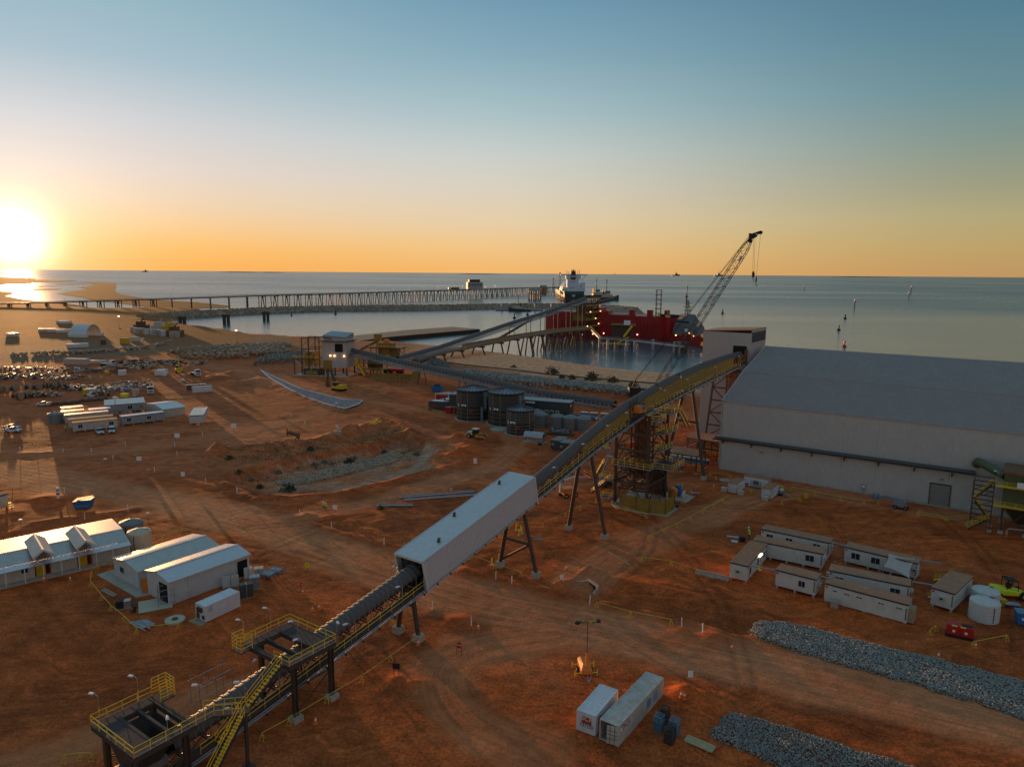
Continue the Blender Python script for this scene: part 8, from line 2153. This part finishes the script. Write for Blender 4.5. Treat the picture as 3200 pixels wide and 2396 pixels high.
for a,b in bays:
 SP(t,'bay_wall','timber',(a,5.5,0),(b,5.6,3));SP(t,'bay_side','cream wall',(a-.1,1.7,0),(a,5.5,3),(b,1.7,0),(b+.1,5.5,3));SP(t,'lit_bay_panel','machine yellow',(a+.2,1.9,.1),(a+1.6,2.0,2.4))  # yellow panel stands in for the orange light inside each open bay
 cx,hw=(a+b)/2,(b-a)/2+.4
 for sg in(1,-1):m=MB();m.rib((cx+sg*hw,-.9 if sg>0 else Wd+3,3.5+.9),(0,(Wd+3.9)*sg,0),(-sg*hw,0,1.15),.3,.04);m.build('porch_roof','zinc roof',t)
 BR(t,'porch_ridge','hut wall',.3,(cx,-.9,5.6),(cx,Wd+3,5.6),.06)
 for sg in(1,-1):BR(t,'barge_board','hut wall',.1,(cx+sg*hw,-.95,4.35),(cx,-.95,5.5),.3);BR(t,'porch_brace','hut wall',.14,(cx+sg*hw*.9,-.7,4.3),(cx+sg*hw*.4,-.7,3.2))
for x in np.linspace(.5,L-.4,9):BR(t,'verandah_post','hut wall',.16,(x,0,-.1),(x,0,2.75))
SP(t,'window','glass',(L*.25,1.62,1.3),(L*.29,1.66,2.2));SP(t,'verandah_slab','concrete',(-.2,-.3,-.3),(L+.2,2,.1))
poly_tank('dark grey poly tank behind the right end of the long ribbed roof building',q('L1',1138,762),2.25,3.1,'tank grey')
poly_tank('cream poly tank at the right end of the long ribbed roof building',q('L1',1208,858),2.15,3.3,'cream tank')
t=AT('waste_skip','blue skip with a tilted lid on the dirt above the long building','skip','L1',728,515,R(12));m=MB();m.loft([[(-1.6,-1,.1),(1.5,-1,.1),(1.5,1,.1),(-1.6,1,.1)],[(-1.9,-1.2,1.9),(1.9,-1.2,2.2),(1.9,1.2,2.2),(-1.9,1.2,1.9)]]);m.build('body','blue',t);BR(t,'lid','black',2.2,(-1.7,0,2.05),(1.7,0,2.5),.08);SP(t,'pocket','steel blue',(-1.5,-1.2,.6),(1.5,-1.02,.9))
t=hut('pale cabin with timber stairs cut by the left edge above the long building',q('L1',-170,470,3.0),q('L1',66,400,3.0),3,wall='hut wall',group=None,tagrow=False);steps('timber stairs at the cabin cut by the left edge',q('L1',100,530),1.2,1.2,1.4)
t=AT('liquid_tote','caged tote and box on a pallet inside the yellow barrier','tote','L1',1065,1375,R(20));SP(t,'box','black',(-1,-.5,.1),(.1,.5,1.3));SP(t,'cage','galvanised',(.15,-.55,.1),(1.1,.55,1.25));SP(t,'pallet','timber',(-1.1,-.7,0),(1.2,.7,.1))
t=AT('cable_reel','small orange cable reel near the caged tote','reel','L1',1147,1415);TB(t,'drum','rust',.4,[(-.25,0,.4),(.25,0,.4)],12);TB(t,'flange','black',.45,[(.25,0,.45),(.32,0,.45)],12)
t=AT('timber_pallet','orange brown pallet lying flat behind the small reel','pallet','L1',1175,1350,R(-12))
for k in range(5):SP(t,'slat','rust',(-1.1,-.7+k*.3,.08),(1.1,-.5+k*.3,.14))
t=AT('pipe_stack','stack of grey pipes and offcuts inside the corner of the yellow barrier','pipes','L1',1230,1525,R(-38))
for k in range(11):TB(t,'pipe','galvanised',.09,[(-2.0+.1*k,-1+.2*k,.15+.05*(k%3)),(1.8+(.8 if k%4==0 else 0),-.7+.17*k,.2+.12*(k%3))],6)
t=AT('timber_bundle','short bundle of pale planks beside the concrete apron','planks','L1',940,1250,R(-35))
for k in range(4):SP(t,'plank','timber',(-2.1,-.4+.2*k,.05),(2.1,-.22+.2*k,.15+.04*k))
t=AT('manhole_lid','round concrete lid lying on the dirt left of the white container','lid','L1',1510,1488);m=MB();m.cyl((0,0,0),1.45,.3,24);m.build('disc','cream tank',t);m=MB();m.cyl((0,0,.3),.45,.12,10);m.build('cover','dark steel',t)
for s,x,y,rz,a,lab,mt in(('L3',195,455,.5,(2.0,1.2,2.4),'black wrapped crate right of the white container','dark wall'),('L3',265,380,.4,(1.7,1.4,2.2),'silver wrapped crate right of the black one','pipe grey'),('L3',210,285,.4,(1.4,1.3,1.8),'white wrapped crate by the shed end opening','hut wall'),('L3',300,255,.3,(1.6,1.3,1.2),'cream machine crate beyond the shed end opening','cream tank'),('L3',150,250,.4,(1.2,.8,2.2),'cream cabinet in front of the shed end opening','cream tank'),('L3',60,370,.4,(2.6,.2,2.0),'pale precast panel behind the white container','light wall')):
 t=AT('crate',lab,'crate',s,x,y,rz,'crates at the shed end');SP(t,'body',mt,(-a[0]/2,-a[1]/2,.14),(a[0]/2,a[1]/2,a[2]));SP(t,'pallet','timber',(-a[0]/2-.1,-a[1]/2-.1,0),(a[0]/2+.1,a[1]/2+.1,.14));SP(t,'strap','galvanised',(-.06,-a[1]/2-.02,.14),(.06,a[1]/2+.02,a[2]+.02))
for s,x,y,lab in(('L3',385,285,'left frame of silver cylinders on the dirt past the crates'),('L3',450,255,'right frame of silver cylinders on the dirt past the crates')):
 t=AT('cylinder_rack',lab,'rack',s,x,y,R(-20),'racks of silver cylinders')
 for k in range(4):TB(t,'cylinder','galvanised',.2,[(-1.1,-.7+.42*k,.7),(1.1,-.7+.42*k,.7)],8)
 m=MB();m.rail([(-1.2,-1,0),(1.2,-1,0),(1.2,1,0),(-1.2,1,0)],1.0,1.2,.04,close=True);m.build('frame','steel blue',t)
t=AT('scaffold','thin pipe scaffold behind the lower platform','scaffold','C3',1420,590,CRZ)
for x in(-2.2,0,2.2):
 for y in(-1,1):TB(t,'standard','galvanised',.045,[(x,y,0),(x,y,3.6)],5)
for z in(1.2,3):SP(t,'ledger','galvanised',(-2.6,-1.03,z),(2.6,-.97,z+.07),(-2.6,.97,z),(2.6,1.03,z+.07))
t=AT('marker_post','short banded white post on the dirt left of the blue skip','post','L1',503,432);SP(t,'post','white print',(-.25,-.2,0),(.25,.2,2.6));SP(t,'band','rust',(-.27,-.22,.9),(.27,.22,1.3),(-.27,-.22,1.8),(.27,.22,2.1))
for s,x,y,lab in(('L1',190,760,'slim light pole behind the long ribbed roof building'),('L1',1280,640,'dark bollard light behind the dark poly tank')):
 t=AT('light_pole',lab,'light pole',s,x,y);TB(t,'pole','galvanised',.06,[(0,0,0),(0,0,3.4 if x<900 else 2)],5);SP(t,'head','white paint',(-.3,-.2,3.3 if x<900 else 1.9),(.3,.2,3.6 if x<900 else 2.2))
 # -------- left camp
def vehicle(label,s,x,y,rz,ute=False,group='parked utility vehicles'):
 t=AT('parked_car',label,'car',s,x,y,rz,group)
 MB().loft([[(x_,-.9,z0),(x_,-.9,z1-.2),(x_,-.75,z1),(x_,.75,z1),(x_,.9,z1-.2),(x_,.9,z0)]for x_,z0,z1 in((-2.5,.5,1.0),(-2.4,.45,1.1),(-.9,.4,1.1),(1.0,.4,1.12),(2.2,.42,1.0),(2.5,.5,.85))]).build('body','white paint',t)
 x0=-.5 if ute else-2.3
 MB().loft([[(x0,-.86,1.1),(1.2,-.86,1.1),(1.2,.86,1.1),(x0,.86,1.1)],[(x0+.2,-.7,1.78),(.4,-.7,1.78),(.4,.7,1.78),(x0+.2,.7,1.78)]]).build('cabin_glass','glass',t);SP(t,'roof','white paint',(x0+.15,-.72,1.78),(.45,.72,1.84))
 if ute:SP(t,'tray','galvanised',(-2.6,-.95,1.0),(-.6,.95,1.1),(-2.6,-.95,1.1),(-.6,-.88,1.4),(-2.6,.88,1.1),(-.6,.95,1.4))
 for yy in(-.65,.65):SP(t,'headlight','white print',(2.42,yy-.2,.75),(2.52,yy+.2,.92))
 SP(t,'grille','black',(2.46,-.4,.6),(2.54,.4,.9))
 for xx in(-1.5,1.5):
  for yy in(-.85,.85):w=TB(t,'wheel','rubber',.38,[(xx,yy-.12,.38),(xx,yy+.12,.38)],12);TB(w,'rim','pipe grey',.2,[(xx,yy-.13,.38),(xx,yy+.13,.38)],8)
vehicle('white ute parked before the brown roofed huts, the left of two','R1',862,980,R(-50),True);vehicle('white wagon parked before the brown roofed huts, the right of two','R1',968,970,R(-62));vehicle('white ute at the left edge, the nearer of two side by side','R1',110,968,R(5),True);vehicle('white ute at the left edge, the farther of two side by side','R1',100,945,R(5),True);vehicle('white ute alone beside the row of tyres behind the left camp','R1',378,740,R(170),True)
G1='huts in the left camp'
H_=lambda x,y,z=3.1:q('R1',x,y,z)
for k,(x0,y0,x1,y1,rf,lab)in enumerate(((628,893,1012,856,'brown roof','front brown roofed cream hut of the left camp with two cars before it'),(592,866,978,830,'brown roof','second brown roofed hut of the left camp, just behind the front one'),(560,826,936,792,'zinc roof','third hut of the left camp row with its roof edge glowing yellow'),(528,800,725,784,'roof grey','short grey roofed hut at the back of the left camp row'),(535,770,722,752,'zinc roof','hindmost hut of the left camp row, ribbed lit roof'))):
 hut(lab,H_(x0,y0),H_(x1,y1),2.9 if k<3 else 4,wall='cream wall',roof=rf,wins=((.16,1.3,1.2,1.5),(.86,1.3,1.2,1.5))if k==0 else(),trim='brown roof',group=G1,tagrow=False)
hut('long grey walled building with a pale roof at the back of the left camp',H_(905,742),H_(1252,716),9,wall='grey wall',roof='zinc roof',wins=((.62,1.6,1.3,1.5),(.9,.9,.7,1.5)),doors=(.46,),group=G1,tagrow=False,slope=.6)
hut('small grey hut between the brown roofed row and the long grey building',H_(772,782),H_(955,766),4,wall='grey wall',roof='gallery roof',group=G1,tagrow=False)
hut('long low grey hut with two windows in the middle of the left camp',H_(1052,838),H_(1418,797),3.2,wall='grey wall',roof='gallery roof',wins=((.16,1.4,1.1,1.5),(.63,1.4,1.1,1.5)),group=G1,tagrow=False)
hut('grey hut with a dark base at the right end of the left camp',H_(1634,830),H_(1756,824),15,wall='light wall',roof='zinc roof',group=G1,tagrow=False)
t,L,W=gable('white roofed cream building with a row of doors at the back of the left camp','R1',(1316,716),(1412,772),(1598,748),3.0,.9,'cream wall','gallery roof')
for k in range(5):SP(t,'door','grey wall',(-.09,W*(.1+.18*k),.2),(-.02,W*(.18+.18*k),2.3))
poly_tank('pale grey poly tank at the left end of the brown roofed huts',q('R1',480,892),2.4,3.4,'tank grey')
C1_=lambda x,y,z=2.6:q('R1',x,y,z)
GB='containers in the left lay down yard'
for x0,y0,x1,y1,W,mt,rf,lab in((1662,583,1834,570,2.5,'container white','container beige','white container with a long clean side, nearest the middle haul track'),(1606,566,1780,556,2.5,'rust','container beige','open sided brown container behind the clean white one'),(1137,616,1178,614,9,'cream wall','rust','pale end on container with an orange lit roof in the left yard'),(735,600,818,596,5,'container beige','container beige','weathered container with a yellow drum beside it in the left yard'),(1018,440,1078,438,4,'container white','container beige','small pale container in the farther lay down row'),(1332,436,1408,437,5,'white paint','white paint','white louvred generator container in the farther lay down row'),(576,210,765,202,5,'container white','gallery roof','long white container alone on the paved apron'),(328,76,475,72,5,'container white','zinc roof','left white container of the far trio by the dome shelter'),(403,80,555,76,5,'container white','zinc roof','middle white container of the far trio by the dome shelter'),(485,86,638,80,5,'container white','zinc roof','right white container of the far trio by the dome shelter'),(482,6,548,12,8,'container white','zinc roof','white container far left under the jetty'),(50,114,105,116,6,'container white','zinc roof','small white container at the far left of the apron'),(580,104,640,106,4,'container beige','container beige','beige container touching the dome shelter on its left')):container(lab,C1_(x0,y0),C1_(x1,y1),W,2.7,mt,rf,group=GB)
t=AT('dome_shelter','white arched fabric shelter between containers in the far left','shelter','R1',750,140,R(-14));m=MB()
for k in range(7):m.tube([(-9+k*2.6,7*math.cos(a),7.2*math.sin(a)+2.4)for a in np.linspace(0,PI,12)],.12,4)
m.build('rib','galvanised',t)['kind']='stuff';MB().loft([[(x,7*math.cos(a),7.2*math.sin(a)+2.4)for a in np.linspace(0,PI,12)]for x in(-9,7)],close=False,cap=False).build('fabric','ship white',t);SP(t,'side_container','container white',(-9,-9,0),(8,-6.4,2.6),(-9,6.4,0),(8,9,2.6))
for k in range(17):
 t=AT('stacked_block',f'{ORD[k]} block from the left in the row at the harbour edge of the apron','block','R1',1155+k*24,108+k*2.3+(k%3)*3,.1,'blocks along the apron edge');SP(t,'body','light wall' if k%2 else 'concrete',(-2,-1.6,0),(2,1.6,4.6));SP(t,'shade_face','brown steel',(2.0,-1.5,0),(2.6,1.5,4.2))  # brown slab puts the shaded side of each block into its colour
for x,y,lab,mt in((1225,88,'brown machinery heap behind the left of the block row','brown steel'),(1380,95,'grey container heap behind the middle of the block row','tower clad'),(1475,100,'yellow machine behind the right of the block row','machine yellow'),(1515,140,'dark bin at the right end of the block row','rust')):t=AT('yard_machine',lab,'machine','R1',x,y);SP(t,'base',mt,(-6,-3,0),(6,3,5));SP(t,'upper',mt,(-4,-2,5),(3,2,8));BR(t,'arm',mt,.9,(0,0,8),(2.5,0,11))
for s,x,y,rz,lab,bed in(('R1',1690,480,-50,'white flat bed truck beside the yellow excavator in the left yard',1),('R1',1300,628,-62,'white crane truck with a raised jib in the left yard',0),('R1',930,395,-20,'small white truck on the far side of the left yard',1)):
 t=AT('truck',lab,'truck',s,x,y,R(rz));SP(t,'cab','white paint',(2.4,-1.25,.8),(4.6,1.25,3.3));SP(t,'windscreen','glass',(4.6,-1.1,2.1),(4.64,1.1,3.1));SP(t,'grille','black',(4.6,-.9,1.0),(4.66,.9,1.5));SP(t,'bumper','white paint',(4.5,-1.3,.5),(4.85,1.3,.9));SP(t,'bed' if bed else 'body','pipe grey' if bed else 'orange steel',(-5,-1.25,1.1),(2.2,1.25,1.35 if bed else 2.2));SP(t,'chassis','black',(-5,-.5,.6),(4,.5,1.1))
 for xx in(-3.8,-2.6,3.4):
  for yy in(-1,1):TB(t,'wheel','rubber',.5,[(xx,yy-.2,.5),(xx,yy+.2,.5)],10)
 if not bed:BR(t,'jib','cream tank',.6,(1.8,0,2.4),(.4,0,5.2));BR(t,'jib','cream tank',.5,(.4,0,5.2),(4.4,0,6.6))
rl=MB()
for y in(-.8,.8):rl.tube([(0,y-.08,1.5),(0,y+.08,1.5)],1.5,16)
rl=rl.mesh('flanges','timber');dr=MB();dr.tube([(0,-.75,1.5),(0,.75,1.5)],.9,12);dr=dr.mesh('drum','dark steel')
for k,(x,y)in enumerate(((20,500),(80,490),(185,505),(245,480),(460,470),(555,478),(635,465),(735,455),(830,450),(890,440),(975,415),(1060,450),(330,620),(430,600))):
 t=AT('cable_reel',f'{ORD[k]} timber cable reel in the long row of the left yard, counted from the left','reel','D6',x,y,R(75+30*(k%3)),'cable reels in the left yard');part('flanges',rl,t);part('drum',dr,t)
 if k>11:t['label']=['cable reel by itself in front of the left salvage heap','cable reel beside the second salvage heap'][k-12]
for k in range(22):
 x=770+k*48 if k<11 else 1310+(k-11)*42;y=705-(k if k<11 else 0)*3.5-(0 if k<11 else(k-11)*3)-(0 if k<11 else 60)+(k%3)*8
 t=AT('old_tyre',f'{ORD[k]} dusty old tyre from the left in the row behind the left camp','tyre','D6',x,y,k,'old tyres in a row');m=MB();m.lathe([(.5,.2),(.9,.0),(1.15,.35),(.9,.7),(.5,.5),(.5,.2)],14);m.build('tread','brown steel',t)
rnd=random.Random(21)
def salvage(label,s,x,y,w,d,n,mts,big=1.4):
 t=AT('salvage_heap',label,'salvage heap',s,x,y,0,'salvage heaps')
 for mt in mts:
  m=MB()
  for k in range(n):
   a=(rnd.uniform(-w,w),rnd.uniform(-d,d),rnd.uniform(.1,1.5));l=rnd.uniform(.5,big*2.2)
   if rnd.random()<.45:m.box(a,(rnd.uniform(.5,big),rnd.uniform(.5,big),rnd.uniform(.4,big)),rnd.uniform(0,3))
   else:e=rnd.uniform(0,3.1);m.bar(a,(a[0]+l*math.cos(e),a[1]+l*math.sin(e),a[2]+rnd.uniform(-.1,.9)),rnd.uniform(.15,.4))
  m.build('pieces',mt,t)['kind']='stuff'
MX=('brown steel','galvanised','timber')
for x,y,w,d,n,lab,mts in((550,145,34,5,40,'long glinting salvage row at the far left',('galvanised','white paint','brown steel')),(150,135,24,4,30,'salvage row at the left edge with pale glints',('galvanised','hut wall','brown steel')),(560,260,20,8,40,'dark machinery heap behind the cable reels',MX),(1200,440,12,5,40,'rusty heap right of the cable reels',('rust','brown steel','timber')),(1800,460,17,5,60,'pale heap of offcuts between the two containers',('galvanised','hut wall','dark steel')),(650,580,9,3,34,'heap of pipes and wheels standing alone in the left yard',MX),(370,590,5,2,18,'small rusty heap left of the lone pipe heap',('rust','timber','brown steel')),(1620,180,18,5,26,'dark sheet stack in the farther lay down row',('brown steel','dark steel','timber')),(2150,400,10,4,24,'pile of pale scraps left of the crane truck',MX),(100,290,14,5,24,'low frames and beams at the left edge',MX),(1080,290,12,4,14,'flat sheets and tanks behind the reels',('galvanised','hut wall','rust')),(1640,560,5,2,16,'odd parts beside the weathered container',('rust','white paint','dark steel'))):salvage(lab,'D6',x,y,w,d,n,mts)
for x,y,w,d,n,lab,mts in((150,140,14,5,26,'tan tank and frame heap in the farther lay down row',('cream tank','brown steel','timber')),(950,60,22,6,44,'long pale heap of timber behind the yellow excavator',('timber','sail cloth','brown steel')),(500,30,18,4,26,'dark pipes laid out behind the farther row',('dark steel','brown steel','blue'))):salvage(lab,'D7',x,y,w,d,n,mts,2)
for s,x,y,lab,a,mt in(('R1',925,470,'yellow box in the farther lay down row',(2,1.2,1.6),'machine yellow'),('R1',740,655,'yellow drum beside the weathered container',(1.4,1.4,2.8),'machine yellow'),('R1',1078,668,'bright yellow bin left of the orange roofed container',(3,1.6,1.6),'lime yellow'),('R1',1080,208,'yellow container box on the paved apron',(6,3,4.4),'machine yellow'),('R1',1168,188,'pale box right of the yellow one on the apron',(6,3,3.6),'container beige'),('R1',893,212,'dark box on the paved apron',(3,2,3.4),'brown steel'),('R1',1422,485,'small white box beside the louvred generator container',(1.8,1.4,2),'white paint'),('R1',670,385,'grey timber stack at the back of the left yard',(14,4,3.4),'sail cloth'),('R1',825,375,'long low stack right of the grey timber stack',(14,3,1.8),'container beige'),('R1',1580,530,'tilted white pump on the dirt in the left yard',(1.4,1.2,1.3),'white paint'),('R1',1330,465,'orange skid left of the louvred generator container',(2.4,1.6,1.8),'orange steel')):
 t=AT('yard_box',lab,'box',s,x,y,R(-8));m=MB();m.box((0,0,a[2]/2),a,0,top=.96);m.build('body',mt,t);SP(t,'skid','dark steel',(-a[0]/2-.1,-a[1]/2-.1,0),(a[0]/2+.1,a[1]/2+.1,.2));SP(t,'lid',mt,(-a[0]*.49,-a[1]*.49,a[2]),(a[0]*.49,a[1]*.49,a[2]+.1))
for s,x,y,h,lab in(('R1',1246,330,12,'thin light mast behind the left yard'),('R1',1003,812,6,'thin pole among the grey huts of the left camp'),('R1',2045,195,9,'light mast with a lit white head on the harbour apron'),('R5',1033,625,11,'light mast with a lit white head left of the block row')):
 t=AT('light_mast',lab,'light mast',s,x,y);TB(t,'mast','galvanised',.12,[(0,0,0),(0,0,h)],5);SP(t,'head','lamp white' if 'lit' in lab else 'white paint',(-.6,-.4,h-.3),(.6,.4,h+.5));SP(t,'base','concrete',(-.7,-.7,-.2),(.7,.7,.6))
